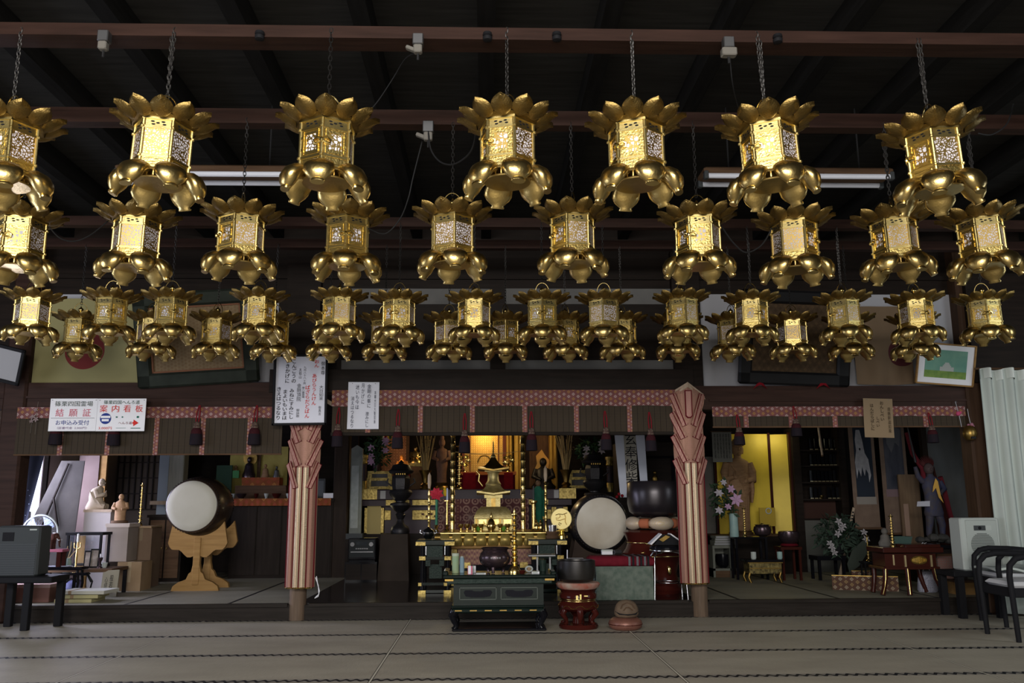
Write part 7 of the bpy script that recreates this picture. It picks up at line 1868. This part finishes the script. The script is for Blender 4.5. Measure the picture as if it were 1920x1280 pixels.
k.l('bowl', G['bronze'], [(6, 1006), (14, 1002), (17, 995), (15, 988), (12, 986), (14, 984), (11, 984), (11, 992)], cap=False); k.sp('lid_knob', G['brass'], 1430, 984, (3, 3, 3)); k.l('lid', G['bronze'], [(13, 987), (8, 984), (2, 983)])
k = K('offering_table', 'black lacquer table with gilt carved sides before the standing figure', 'table', 1436, 1068, Y=10.15, zb=SZ)
k.b('table_top', G['black'], 1400, 1026, 1470, 1031, -.02, .25, bev=.004); k.b('gilt_apron', mat('gilt_carving', (.30, .23, .08), .45, .7, (.02, .015, .01), 26, bump=.6), 1405, 1032, 1466, 1052, .0, .22)
for x in (1404, 1462):
    for d in (.0, .2): k.tb('leg', G['gold_dark'], [(x + 2, 1050, d), (x - 1, 1058, d), (x + 3, 1068, d)], [3.4, 2.6, 2.6])
k.bs('gilt_edge', G['gold_dark'], [(1402, 1031, 1468, 1032.5, -.018, .0), (1405, 1041, 1466, 1043, -.004, .0)])
otz = k.top(1026)
for i, (x, nm, lab) in enumerate(((1461, 'cup', 'small pale blue cup at the right of the gilt sided table'), (1412, 'cup', 'small white cup at the left of the gilt sided table'))):
    k = K('offering_cup', lab, 'cup', x, 1026, Y=10.22, zb=otz + .001); k.l('cup', G['celadon'] if i == 0 else G['whiteplastic'], [(4, 1026), (5, 1024), (5, 1013), (4.4, 1013), (4, 1023)], cap=False); k.l('foot', G['celadon'] if i == 0 else G['whiteplastic'], [(3.6, 1026.2), (3.6, 1025)])
k = K('gong_box', 'yellow framed round gong emblem on a stand before the golden screen', 'ornament', 1443, 1000, Y=11.42)
k.b('panel', mat('emblem_panel', (.40, .28, .04), .5), 1426, 951, 1456, 985, 0, .02); k.tb('ring', G['whiteplastic'], [(1443 + 5 * cos(q), 957 + 5 * sin(q), -.01) for q in [2 * pi * j / 16 for j in range(17)]], 1); k.l('post', G['wood_brown'], [(6, 1000), (3, 996), (3, 984)])
k.t.location.z = scz + .001
k = K('singing_bowl', 'round dark metal bowl gong right of the gilt sided table', 'gong', 1480, 1020, Y=10.5)
k.l('bowl', G['bronze'], [(6, 1020), (15, 1016), (20, 1006), (19, 997), (17, 996), (17, 1006), (4, 1014)], cap=False); k.l('cushion', G['darkred'], [(14, 1024), (17, 1022), (14, 1018.5)])
sbz = k.p.z - 4 * k.s
k = K('gong_stool', 'dark stool under the round metal bowl gong', 'stool', 1480, 1076, Y=10.5, zb=SZ)
hh = 1076 - (sbz - SZ) / k.s
k.b('seat', G['brown_lacquer'], 1460, hh, 1500, hh + 5, -.13, .13); k.bs('leg', G['brown_lacquer'], [(x, hh + 5, x + 4, 1076, d, d + .03) for x in (1462, 1494) for d in (-.12, .09)])
# memorial tablet shelves
k = K('tablet_shelf', 'dark tiered shelf unit holding rows of black memorial tablets', 'shelf', 1550, 1076, Y=11.6, zb=SZ)
SH = [848, 878, 909, 941, 978]
k.bs('side_panel', G['wood_dark'], [(1500, 806, 1514, 1076, -.02, .3), (1588, 806, 1602, 1076, -.02, .3)]); k.b('back_panel', G['wood_dark'], 1512, 806, 1590, 1076, .27, .3)
for y in SH: k.b('shelf_board', G['wood_dark'], 1512, y, 1590, y + 3, 0, .27)
k.b('cabinet_base', mat('cabinet_base', (.10, .10, .09), .7), 1512, 981, 1590, 1076, .01, .26); k.b('lower_panel', mat('panel_reddish', (.05, .025, .02), .6), 1513, 945, 1589, 978, .2, .22)
tbl = None
for r_ in range(4):
    zb = SZ + (1076 - SH[r_]) * k.s
    n = (7, 9, 9, 8)[r_]
    for i in range(n):
        x = 1518 + 66 * (i + .5) / n + (0 if r_ else -2)
        if r_ == 3 and i in (3,): continue
        p = at(x, SH[r_], 11.68)
        if tbl is None:
            tbl = thing('memorial_tablet', 'x', 'memorial tablet', (0, 0, 0)); s = k.s
            bb = MB(); bb.box((0, 0, 12.8 * s), (5.8 * s, .012, 19 * s), bev=.004); bb.build('plaque', G['black'], tbl)
            bb = MB(); bb.box((0, 0, 1.2 * s), (6.4 * s, .05, 2.4 * s)); bb.box((0, 0, 3 * s), (4.4 * s, .035, 1.6 * s)); bb.build('base', G['black'], tbl)
            bb = MB(); bb.box((0, -.0255, 1.0 * s), (6.2 * s, .002, 1.1 * s)); bb.build('gilt_line', mat('tablet_gilt', (.62, .52, .30), .4, .5), tbl)
            o = tbl
        else: o = copytree(tbl)
        o.location = (p.x, 11.68, zb + .001)
        o['label'] = f'black memorial tablet with gilt edges, {ORD[i]} from the left on the {ORDN[r_]} shelf'; o['group'] = f'memorial tablets on the {ORDN[r_]} shelf'
k2 = K('gold_bowl', 'small gilt bowl in the gap of the lowest row of memorial tablets', 'bowl', 1541, 941, Y=11.66, zb=SZ + (1076 - 941) * k.s + .001)
k2.l('bowl', G['brass'], [(2, 941), (4, 938), (4.4, 935), (3.6, 935), (2, 938)], cap=False); k2.l('foot', G['brass'], [(2.4, 941.1), (2, 940)])
k = K('roller_pole', 'thin pale wooden pole hanging before the memorial tablet shelf', 'pole', 1541, 854, Y=11.2)
k.tb('pole', G['wood_pale'], [(1538, 800, 0), (1542, 854, 0)], 2); k.sp('tip', G['wood_brown'], 1542, 854, 2.2); hang(k, (1538,), 800)
# tall plant on a black stand
k = K('plant_stand', 'black stand under the leafy flower arrangement', 'stand', 1552, 1076, Y=10.5, zb=SZ)
k.b('stand_top', G['black'], 1526, 1032, 1580, 1040, -.14, .14); k.bs('leg', G['black'], [(x, 1040, x + 5, 1076, d, d + .03) for x in (1528, 1573) for d in (-.13, .1)]); 
psz = k.top(1032)
k = K('flower_arrangement', 'large dark leafy arrangement with white sprays on the black stand', 'flowers', 1570, 1032, Y=10.5, zb=psz + .001)
k.l('pot', G['blackmat'], [(9, 1032), (13, 1026), (14, 1014), (11, 1010)]); k.leaves('foliage', mat('leaf_dark', (.028, .045, .035), .7, 0, (.05, .075, .055), 20), 1573, 996, 40, 36, 380, 18, 0, .16, seed=8)
k.tbs('stem', G['leaf'], [[(1570, 1014, 0), (1555, 985, 0), (1562, 962, 0)], [(1572, 1014, 0), (1590, 990, 0), (1606, 978, 0)], [(1568, 1014, 0), (1550, 1006, -.05), (1540, 1000, -.05)]], 1)
for q, (x, y) in enumerate(((1564, 970), (1568, 984), (1561, 992), (1572, 978), (1610, 990), (1613, 1002), (1548, 1016), (1552, 1026), (1545, 1010))): k.flower('white_bloom', mat('bloom_grey', (.34, .32, .34), .7), x, y, 8, -.19, 5, seed=q)
k.pr('broad_leaf', mat('leaf_broad', (.045, .055, .045), .6), [(1577, 1062), (1574, 1046), (1585, 1022), (1604, 1006), (1618, 1000), (1612, 1028), (1596, 1050)], -.20, -.195)
# leaning staff
k = K('prayer_staff', 'lettered wooden grave slat leaning between the tablet shelf and the first scroll', 'staff', 1590, 1077, Y=10.75, zb=SZ)
bb = MB(); bb.add([(k.X(a), d, k.Z(y)) for d in (0, .012) for a, y in ((1571, 1077), (1577, 1077), (1613, 950), (1609, 948))], [(0, 1, 2, 3), (7, 6, 5, 4), (0, 4, 5, 1), (1, 5, 6, 2), (2, 6, 7, 3), (3, 7, 4, 0)]); bb.build('slat', G['wood_pale'], k.t, smooth=0); k.bs('mark', G['ink'], [(1603 + 1.3 * i, 974 - 6 * i, 1606 + 1.3 * i, 977 - 6 * i, -.003, -.001) for i in range(4)])
# two hanging scrolls
for i, (x0, x1, yb, lab) in enumerate(((1604, 1652, 990, 'hanging scroll with a white ghostly figure on dark blue'), (1662, 1712, 1000, 'hanging scroll with a dark blue misty painting'))):
    k = K('hanging_scroll', lab, 'scroll', (x0 + x1) / 2, yb, Y=10.95)
    mt = mat('scroll_mount', (.17, .12, .09), .8, 0, (.13, .09, .07), 8); k.b('mount', mt, x0, 780, x1, yb, 0, .006); hang(k, (x0 + 8, x1 - 8), 780, .003); k.b('roller', G['wood_brown'], x0 - 2, yb - 2, x1 + 2, yb + 2, -.015, .02)
    pnt = mat('scroll_painting', (.020, .026, .038), .8) if i == 0 else mat('scroll_painting_mist', (.022, .026, .040), .8, 0, (.075, .075, .09), 7, (1, 1, .3))
    y1 = 932 if i == 0 else 918
    k.b('painting', pnt, x0 + 8, 782, x1 - 6, y1, -.004, 0)
    k.b('lower_band', mat('scroll_band', (.22, .20, .18), .8) if i == 0 else mat('scroll_band_mauve', (.16, .11, .12), .8), x0 + 6, y1, x1 - 4, y1 + 14, -.003, 0)
    if i == 0:
        wg = mat('painted_white', (.36, .36, .38), .8, 0, (.24, .24, .26), 12)
        k.pr('painted_figure', wg, [(1618, 806), (1625, 806), (1629, 826), (1632, 850), (1638, 862), (1641, 892), (1637, 905), (1636, 888), (1632, 880), (1629, 893), (1625, 876), (1622, 894), (1618, 880), (1614, 898), (1612, 868), (1616, 845), (1615, 825)], -.007, -.004)
        k.pr('painted_heart', G['ink'], [(1621, 842), (1623, 840), (1625, 842), (1623, 846)], -.009, -.007)
    else: k.pr('painted_figure', mat('painted_grey', (.10, .10, .11), .8), [(1676, 800), (1690, 796), (1704, 806), (1700, 838), (1692, 830), (1684, 850), (1676, 832)], -.006, -.004)
# guardian figure on rocks
k = K('guardian_statue', 'dark painted guardian figure in blue armour on a rocky base at the right', 'statue', 1756, 1012, Y=10.1); s = k.s
ga = mat('guardian_blue', (.035, .040, .085), .5, 0, (.06, .05, .05), 14, bump=.4)
bb = skinbody([(x * s, y * s, z * s, a * s, c * s) for x, y, z, a, c in ((0, 0, 44, 17, 12), (0, 0, 50, 18, 13), (0, 0, 66, 15, 11), (0, 0, 84, 15, 10), (0, 0, 100, 18, 11), (0, 0, 112, 16, 10), (-1, 0, 118, 7, 7), (-2, 0, 122, 6, 6))], 20)
for sg in (-1, 1):
    bb.tube([(sg * 8 * s, 0, 48 * s), (sg * 12 * s, -3 * s, 28 * s), (sg * 13 * s, 1 * s, 10 * s), (sg * 14 * s, -6 * s, 3 * s)], [8 * s, 6.5 * s, 5 * s, 4 * s], 12)
bb.tube([(-16 * s, 0, 108 * s), (-26 * s, -3 * s, 118 * s), (-30 * s, -4 * s, 136 * s)], [5.5 * s, 5 * s, 3.4 * s], 10); bb.tube([(16 * s, 0, 108 * s), (22 * s, -4 * s, 94 * s), (10 * s, -12 * s, 86 * s)], [5.5 * s, 5 * s, 3.2 * s], 10)
bb.build('body', ga, k.t, smooth=60)
hd = MB(); hd.ball((-3 * s, -1 * s, 132 * s), (9 * s, 9 * s, 11 * s), 16, 12); hd.ball((-3 * s, -10 * s, 131 * s), (2 * s, 2.4 * s, 2.6 * s), 8, 6)
for sg in (-1, 1): hd.ball((-3 * s + sg * 4 * s, -9 * s, 135 * s), (2 * s, 1 * s, 1.4 * s), 6, 4)
hd.build('head', mat('guardian_skin', (.07, .05, .05), .5), k.t, smooth=60)
hr = MB()
for q in range(14):
    a = q / 13 * pi; hr.tube([(-3 * s + 8 * s * cos(a), 0, 138 * s + 5 * s * sin(a)), (-5 * s + 15 * s * cos(a), 2 * s, 144 * s + 14 * s * sin(a))], [2.4 * s, .3 * s], 5)
hr.build('flaming_hair', mat('guardian_hair', (.06, .015, .015), .7), k.t)
k.pr('gold_sash', mat('sash_gold', (.55, .30, .05), .4, .5), [(1752, 914), (1758, 898), (1762, 904), (1765, 930), (1769, 944), (1761, 934), (1757, 916), (1750, 924)], -.085, -.078)
k.tb('sword', G['blackiron'], [(1727, 868, -.03), (1716, 800, -.05)], [2.6, 1.2]); k.tbs('scarf', mat('scarf_red', (.10, .012, .018), .8), [[(1722, 810, .05), (1730, 850, .06), (1746, 880, .05), (1742, 905, .0)], [(1776, 895, .02), (1784, 920, .05), (1790, 960, .05), (1798, 1000, .05)]], 5)
rk = MB(); R_ = random.Random(3)
for q in range(12): rk.ball((R_.uniform(-26, 26) * s, R_.uniform(-.06, .1), R_.uniform(-2, 6) * s), (R_.uniform(6, 12) * s, R_.uniform(.05, .09), R_.uniform(5, 8) * s), 7, 5)
rk.build('rock_base', mat('rock_grey', (.085, .08, .075), .9, 0, (.05, .05, .048), 10, bump=.8), k.t, smooth=20)
gdz = k.p.z - 8 * k.s
k = K('plinth', 'dark stepped plinth under the blue guardian figure', 'plinth', 1756, 1074, Y=10.1, zb=SZ)
hh = 1074 - (gdz - SZ) / k.s
k.b('body', G['wood_dark'], 1718, hh + 3, 1800, 1074, -.16, .2); k.b('plinth_top', G['black'], 1712, hh, 1806, hh + 6, -.2, .24)
k = K('paper_note', 'small white note on the rocks at the feet of the blue guardian figure', 'paper note', 1731, 949, Y=10.02)
k.pr('note', mat('note_white', (.40, .40, .46), .8), [(1720, 940), (1744, 939), (1743, 949), (1718, 949)], 0, .002); k.t.location.y = 10.01; k.tb('pin', G['steel'], [(1732, 941, 0), (1734, 941, .12)], .5)
k = K('broken_board', 'dark jagged board standing behind the guardian figure', 'board', 1780, 1072, Y=10.6, zb=SZ)
k.pr('board', G['brown_lacquer'], [(1756, 870), (1768, 888), (1770, 866), (1776, 900), (1790, 960), (1806, 1072), (1774, 1072), (1764, 930)], 0, .03)
k = K('wood_block', 'brown wooden board standing left of the guardian figure', 'board', 1686, 1060, Y=10.75, zb=None)
k.b('board', wood('wood_block_brown', (.15, .10, .06), (.11, .07, .045), axis='Z'), 1706, 870, 1746, 1060, .1, .13)
k.t.location.z = SZ; k.p.z = SZ
# low brocade partitions
for i, (x0, x1, y0, y1, Yp, lab) in enumerate(((1596, 1640, 1050, 1070, 9.9, 'short rear brocade covered low screen beside the plant'), (1560, 1662, 1064, 1090, 9.3, 'long front brocade covered low screen beside the plant'))):
    k = K('low_screen', lab, 'screen', x0, y1, Y=Yp, zb=SZ, rz=-22 if i else -12)
    W2 = (x1 - x0) * k.s * (1.12 if i else 1.0); hh = (y1 - y0 + (4 if i == 0 else 0)) * k.s
    bb = MB(); bb.box((W2 / 2, 0, hh / 2), (W2, .03, hh)); bb.build('panel', brocade('screen_brocade', (.10, .05, .035), (.36, .30, .22), (.30, .20, .09), 18), k.t, smooth=0); bb = MB(); bb.box((W2 / 2, 0, hh), (W2, .034, .008)); bb.build('top_edge', G['gold_dark'], k.t)
# candlestands and small objects behind the red table
candlestick('thin gilt candlestick left of the brown lacquer table', 1629, 1003, 1052, 9.6, None, 4, 'brass', 7)
k = K('small_stand', 'dark small stand under the thin gilt candlestick', 'stand', 1629, 1078, Y=9.6, zb=SZ)
hh = 1078 - (at(1629, 1052, 9.6).z - SZ) / k.s; k.b('stand_top', G['blackmat'], 1617, hh, 1641, hh + 3, -.07, .07); k.bs('leg', G['blackmat'], [(x, hh + 3, x + 2, 1078, d, d + .02) for x in (1619, 1637) for d in (-.06, .04)])
# brown lacquer table with gilt edges
k = K('lacquer_table', 'brown lacquer table with gilt edged curved legs in the right bay', 'table', 1716, 1119, Y=8.66, zb=SZ)
k.b('table_top', G['brown_lacquer'], 1660, 1031, 1776, 1041, -.03, .36, bev=.006); k.b('upper_tray', G['brown_lacquer'], 1706, 1026, 1774, 1034, .0, .34, bev=.006)
k.b('apron', G['brown_lacquer'], 1666, 1043, 1764, 1067, .02, .30); k.b('lower_rail', G['brown_lacquer'], 1660, 1067, 1768, 1072, -.01, .34, bev=.004)
k.pr('gilt_grille', G['gold_dark'], [(1731 + 16 * cos(2 * pi * j / 28), 1055 + 8 * sin(2 * pi * j / 28)) for j in range(28)], .012, .02); k.bs('grille_bar', G['gold_plain'], [(1718 + 2.6 * i, 1049 + abs(i - 5) * .7, 1719.4 + 2.6 * i, 1061 - abs(i - 5) * .7, .008, .012) for i in range(11)])
k.bs('gilt_strip', mat('strip_gilt', (.66, .52, .28), .35, .7), [(1681, 1045, 1683.5, 1064, .012, .02), (1703, 1046, 1706, 1067, .008, .02), (1753, 1046, 1756, 1067, .008, .02)])
for x, x2, d in ((1665, 1654, 0), (1705, 1704, -.02), (1758, 1772, 0), (1668, 1660, .29), (1756, 1766, .29)):
    k.tb('leg', G['brown_lacquer'], [(x, 1070, d + .02), (x + (x2 - x) * .15, 1088, d + .01), (x + (x2 - x) * .5, 1102, d), (x2, 1118, d - .01)], [5, 4.6, 4.4, 4.6], seg=10)
    if d <= 0: k.tb('leg_gilding', G['gold_plain'], [(x - 2, 1070, d - .015), (x - 2 + (x2 - x) * .15, 1088, d - .02), (x - 2 + (x2 - x) * .5, 1102, d - .03), (x2 - 2, 1116, d - .04)], .9)
lqz = k.top(1031)
candlestick('gilt tiered candlestick on the brown lacquer table', 1675, 972, 1031, 8.85, lqz + .001, 4.6, 'brass', 9)
k = K('green_tray', 'dark green square bowl on the brown lacquer table', 'bowl', 1688, 1031, Y=8.95, zb=lqz + .001)
bb = MB(); bb.loft([[(sx_ * w_ * k.s, sy_ * w_ * .7 * k.s, k.Z(y)) for sx_, sy_ in ((-1, -1), (1, -1), (1, 1), (-1, 1))] for w_, y in ((15, 1031), (19, 1014), (17.5, 1014), (14, 1028))]); bb.build('bowl', mat('tray_green', (.05, .085, .075), .5), k.t, smooth=0); k.bs('foot', G['blackmat'], [(1677, 1030, 1699, 1031.0, -.05, .05)])
k = K('small_figure', 'small grey seated figure on the left of the brown lacquer table', 'figurine', 1661, 1031, Y=8.92, zb=lqz + .001); s = k.s
bb = skinbody([(0, 0, z * s, a * s, c * s) for z, a, c in ((0, 12, 9), (6, 13, 9), (12, 9, 7), (19, 8, 6), (22, 4, 4))], 14); bb.ball((0, 0, 27 * s), (6 * s, 6 * s, 6.5 * s), 12, 8); bb.build('figure', mat('stone_grey', (.12, .11, .10), .8, 0, (.08, .075, .07), 12), k.t, smooth=60)
k = K('grave_marker', 'pale brown upright wooden slat standing behind the green square bowl', 'slat', 1704, 1014, Y=9.05, zb=lqz + .001)
k.b('slat', wood('slat_wood', (.20, .13, .10), (.15, .1, .075), axis='Z'), 1700, 955, 1709, 1031, 0, .012); k.b('foot', G['wood_brown'], 1698, 1014, 1711, 1014.5, -.01, .02); k.t.location.z = lqz + .001 + 17 * k.s
k = K('rosary', 'small pale prayer beads lying on the brown lacquer table', 'beads', 1735, 1026, Y=8.75, zb=lqz + .001 + 5 * k.s)
k.sps('bead', G['chrome'], [(1731 + 2 * i, 1024.6, 1.4, .01 * (i % 3)) for i in range(5)]); k.tb('cord', G['white'], [(1729, 1025.3, 0), (1741, 1025.3, .02)], .4)
k = K('patterned_bag', 'pale patterned cloth bag under the brown lacquer table', 'bag', 1741, 1116, Y=9.0, zb=SZ); s = k.s
bb = skinbody([(0, 0, 0, 17 * s, .08), (0, 0, 4 * s, 19 * s, .09), (0, 0, 20 * s, 17 * s, .085), (0, 0, 34 * s, 15 * s, .06), (0, 0, 38 * s, 12 * s, .03)], 20); bb.build('bag', goldcloth('bag_pattern', (.30, .30, .36), (.14, .14, .18), 60, 0, .8), k.t, smooth=60); k.tb('handle', G['plaster'], [(1734, 1080, 0), (1736, 1073, 0), (1746, 1073, 0), (1748, 1080, 0)], 1)
k = K('floral_panel', 'faded floral cloth hanging on a frame right of the brown lacquer table', 'cloth', 1776, 1120, Y=8.95, zb=SZ)
k.b('cloth', goldcloth('floral_cloth', (.20, .16, .14), (.26, .10, .09), 40, 0, .8), 1764, 1052, 1792, 1118, 0, .03); k.b('bar', G['wood_brown'], 1762, 1050, 1796, 1054, -.01, .04)
# white air heater on a black bench
k = K('bench', 'black low bench under the white air purifier at the right', 'bench', 1818, 1153, Y=8.24, zb=0)
k.b('bench_top', G['blackmat'], 1778, 1069, 1872, 1079, -.17, .17, bev=.006)
for x, d in ((1790, -.14), (1862, -.14), (1786, .13), (1866, .13)): k.b('leg', G['blackmat'], x - 6, 1079, x + 6, 1153, d - .03, d + .03)
bnz = k.top(1069)
k = K('air_purifier', 'white air purifier with a round grille standing on the right bench', 'air purifier', 1836, 1070, Y=8.22, zb=bnz + .001)
ap = G['whiteplastic']
k.b('casing', ap, 1799, 974, 1874, 1070, -.08, .12, bev=.012); fp_ = k.b('front_panel', mat('purifier_front', (.36, .39, .37), .5), 1809, 978, 1868, 1066, -.088, -.075, bev=.005)
k.b('control_window', G['greyplastic'], 1824, 988, 1846, 997, -.092, -.086, parent=fp_); k.sp('sensor', G['blackmat'], 1835, 992.5, 3, -.09, parent=fp_); k.b('label_strip', ap, 1845, 988, 1857, 997, -.0915, -.086, parent=fp_)
bb = MB()
for j in range(-8, 9):
    z_ = k.Z(1023) + j * 2.5 * k.s; hw = sqrt(max(0, 22 ** 2 - (j * 2.5) ** 2)) * k.s
    bb.box((k.X(1838), -.091, z_), (2 * hw, .006, 1.1 * k.s))
bb.build('grille', mat('grille_grey', (.08, .09, .085), .6), fp_, smooth=0)
k = K('storage_box', 'brown wooden box on the floor under the right bench', 'box', 1812, 1118, Y=8.68, zb=SZ)
k.b('box', G['wood_drumstand'], 1796, 1095, 1834, 1118, 0, .2); k.b('lid', G['wood_brown'], 1795, 1092, 1835, 1096, -.005, .205)
# two black armchairs


def armchair(label, near, far, seat_c, cush, rest=True):
    """chair seen from its left side, facing left; near/far = floor contact of the two front legs"""
    a = on(near[0], near[1], 0); b_ = on(far[0], far[1], 0)
    mid = (a + b_) / 2; wv = (a - b_); W2 = wv.length
    t = thing('armchair', label, 'chair', mid); t.rotation_euler = (0, 0, atan2(wv.y, wv.x) + pi / 2)
    # local: -x is the direction the seat faces, y spans the width: near side at -W2/2
    m_ = G['blackmat']
    for sy_ in (-1, 1):
        y = sy_ * W2 / 2
        bb = MB(); bb.tube([(.0, y, 0), (-.01, y, .25), (-.02, y, .48), (-.01, y, .565), (.04, y, .615), (.12, y, .632), (.30, y, .628), (.46, y, .615), (.54, y, .60)], [.019, .021, .022, .023, .024, .024, .023, .022, .02], 10); bb.build('arm', m_, t, smooth=60)
        bb = MB(); bb.tube([(.52, y, 0), (.50, y, .3), (.52, y, .55), (.58, y, .85)], .02, 10); bb.build('rear_leg', m_, t, smooth=60)
        bb = MB(); bb.box((.25, y * .97, .36), (.50, .025, .07), bev=.006); bb.build('side_rail', m_, t)
    bb = MB(); bb.box((0, 0, .36), (.03, W2, .07), bev=.006); bb.build('front_rail', m_, t); bb = MB(); bb.box((.5, 0, .36), (.03, W2, .07), bev=.006); bb.build('back_rail', m_, t)
    bb = MB(); bb.box((.25, 0, .415), (.50, W2 * .90, .045), bev=.02); bb.build('seat', mat('seat_white', (.56, .56, .58), .7), t)
    if cush:
        bb = MB(); bb.sheet(lambda u, v: (-.03 + .54 * u, (v - .5) * W2 * .95, .455 + .02 * sin(u * 8 + v * 3)), 16, 8, thick=(0, 0, .018)); bb.build('seat_pad', G['curtain'], t, smooth=70)
    if rest:
        bb = MB()
        for z_ in (.60, .70, .80): bb.tube([(.52 + (z_ - .5) * .18, -W2 / 2, z_), (.56 + (z_ - .5) * .18, 0, z_), (.52 + (z_ - .5) * .18, W2 / 2, z_)], .016, 8)
        bb.build('backrest', m_, t)
    return t


armchair('black armchair with a white seat, nearest at the right edge', (1911, 1204), (1852, 1188), None, False)
armchair('black armchair with a wavy white seat pad behind the nearest armchair', (1888, 1176), (1841, 1163), None, True)
# white curtain
k = K('curtain', 'white pleated curtain hanging at the right edge beside the post', 'curtain', 1900, 1138, Y=8.22, zb=.02)
x0, x1 = at(1880, 1130, 8.22).x - k.p.x, at(2000, 1130, 8.22).x - k.p.x
ztop = at(1890, 694, 8.22).z - k.p.z
bb = MB(); bb.sheet(lambda u, v: (x0 + u * (x1 - x0) + .012 * (1 - v) * sin(u * 20), .035 * sin(u * 34 + .5 * sin(v * 3)) * (.7 + .3 * (1 - v)) - .02, v * ztop + .012 * sin(u * 17) * v), 90, 20, thick=(0, .004, 0)); bb.build('drape', G['curtain'], k.t, smooth=70)
bb = MB(); bb.sheet(lambda u, v: (x0 + u * (x1 - x0), .040 * sin(u * 34) - .03, ztop - .09 + v * .10 + .012 * sin(u * 17)), 90, 3, thick=(0, .003, 0)); bb.build('pleated_heading', mat('curtain_heading', (.62, .66, .63), .9), k.t, smooth=70)
bb = MB(); bb.tube([(x0 - .02, .03, ztop + .02), (x1, .03, ztop + .02)], .012, 8); bb.build('rail', G['wood_brown'], k.t)
# bell, pom-poms, dome camera on the right post
k = K('hanging_bell', 'round brass bell with a pink tassel hanging inside the right post', 'bell', 1820, 826, Y=8.27)
k.l('bell', G['gold_dark'], [(1, 826), (8, 824), (12, 817), (12.5, 811), (10, 802), (6, 798), (2, 797)]); k.bs('slit', G['blackmat'], [(1816, 819, 1824, 823, -.062, -.04)]); k.sps('pompom', mat('pom_mauve', (.28, .12, .17), .9), [(1823, 796, 3.4, -.02), (1827, 799, 3, 0), (1819, 797, 3, 0)]); k.tb('cord', G['plaster'], [(1823, 794, 0), (1821, 780, 0), (1820, 766, 0)], .6)
k = K('pompom_charm', 'pink pompom charm hanging at the right end of the right blind', 'charm', 1800, 800, Y=8.305)
k.sps('pompom', mat('pom_pink', (.50, .08, .17), .9, 0, (.35, .05, .12), 60), [(1799, 775, 4.4, 0), (1803, 773, 3, 0)]); k.tb('cord', G['plaster'], [(1798, 752, .02), (1799, 770, 0), (1801, 782, 0), (1803, 800, 0)], .6); k.tb('hook', G['steel'], [(1801, 754, .02), (1799, 751, .02), (1797, 754, .02)], .6)
k = K('dome_camera', 'small chrome dome camera on the post beside the white curtain', 'camera', 1851, 735, Y=8.30)
k.sp('dome', G['chrome'], 1851, 733, (6.5, 6.5, 6.5)); k.l('mount', G['whiteplastic'], [(6, 729), (6, 725), (2, 724)], d=.02)
k = K('crane_charm', 'faint string of white paper cranes hanging at the left blind beside the first sign', 'charm', 64, 812, Y=8.305)
for i, (x, y, r_) in enumerate(((64, 768, 5), (60, 782, 7), (66, 786, 6), (58, 790, 5))): k.flower('paper_crane', mat('crane_paper', (.24, .18, .18), .8), x, y, r_, -.01, 5, seed=i)
k.tbs('thread', mat('crane_thread', (.14, .12, .10), .8), [[(64, 752, .02), (64, 790, 0)], [(58, 785, 0), (57, 812, 0)], [(66, 785, 0), (66, 814, 0)]], .35)
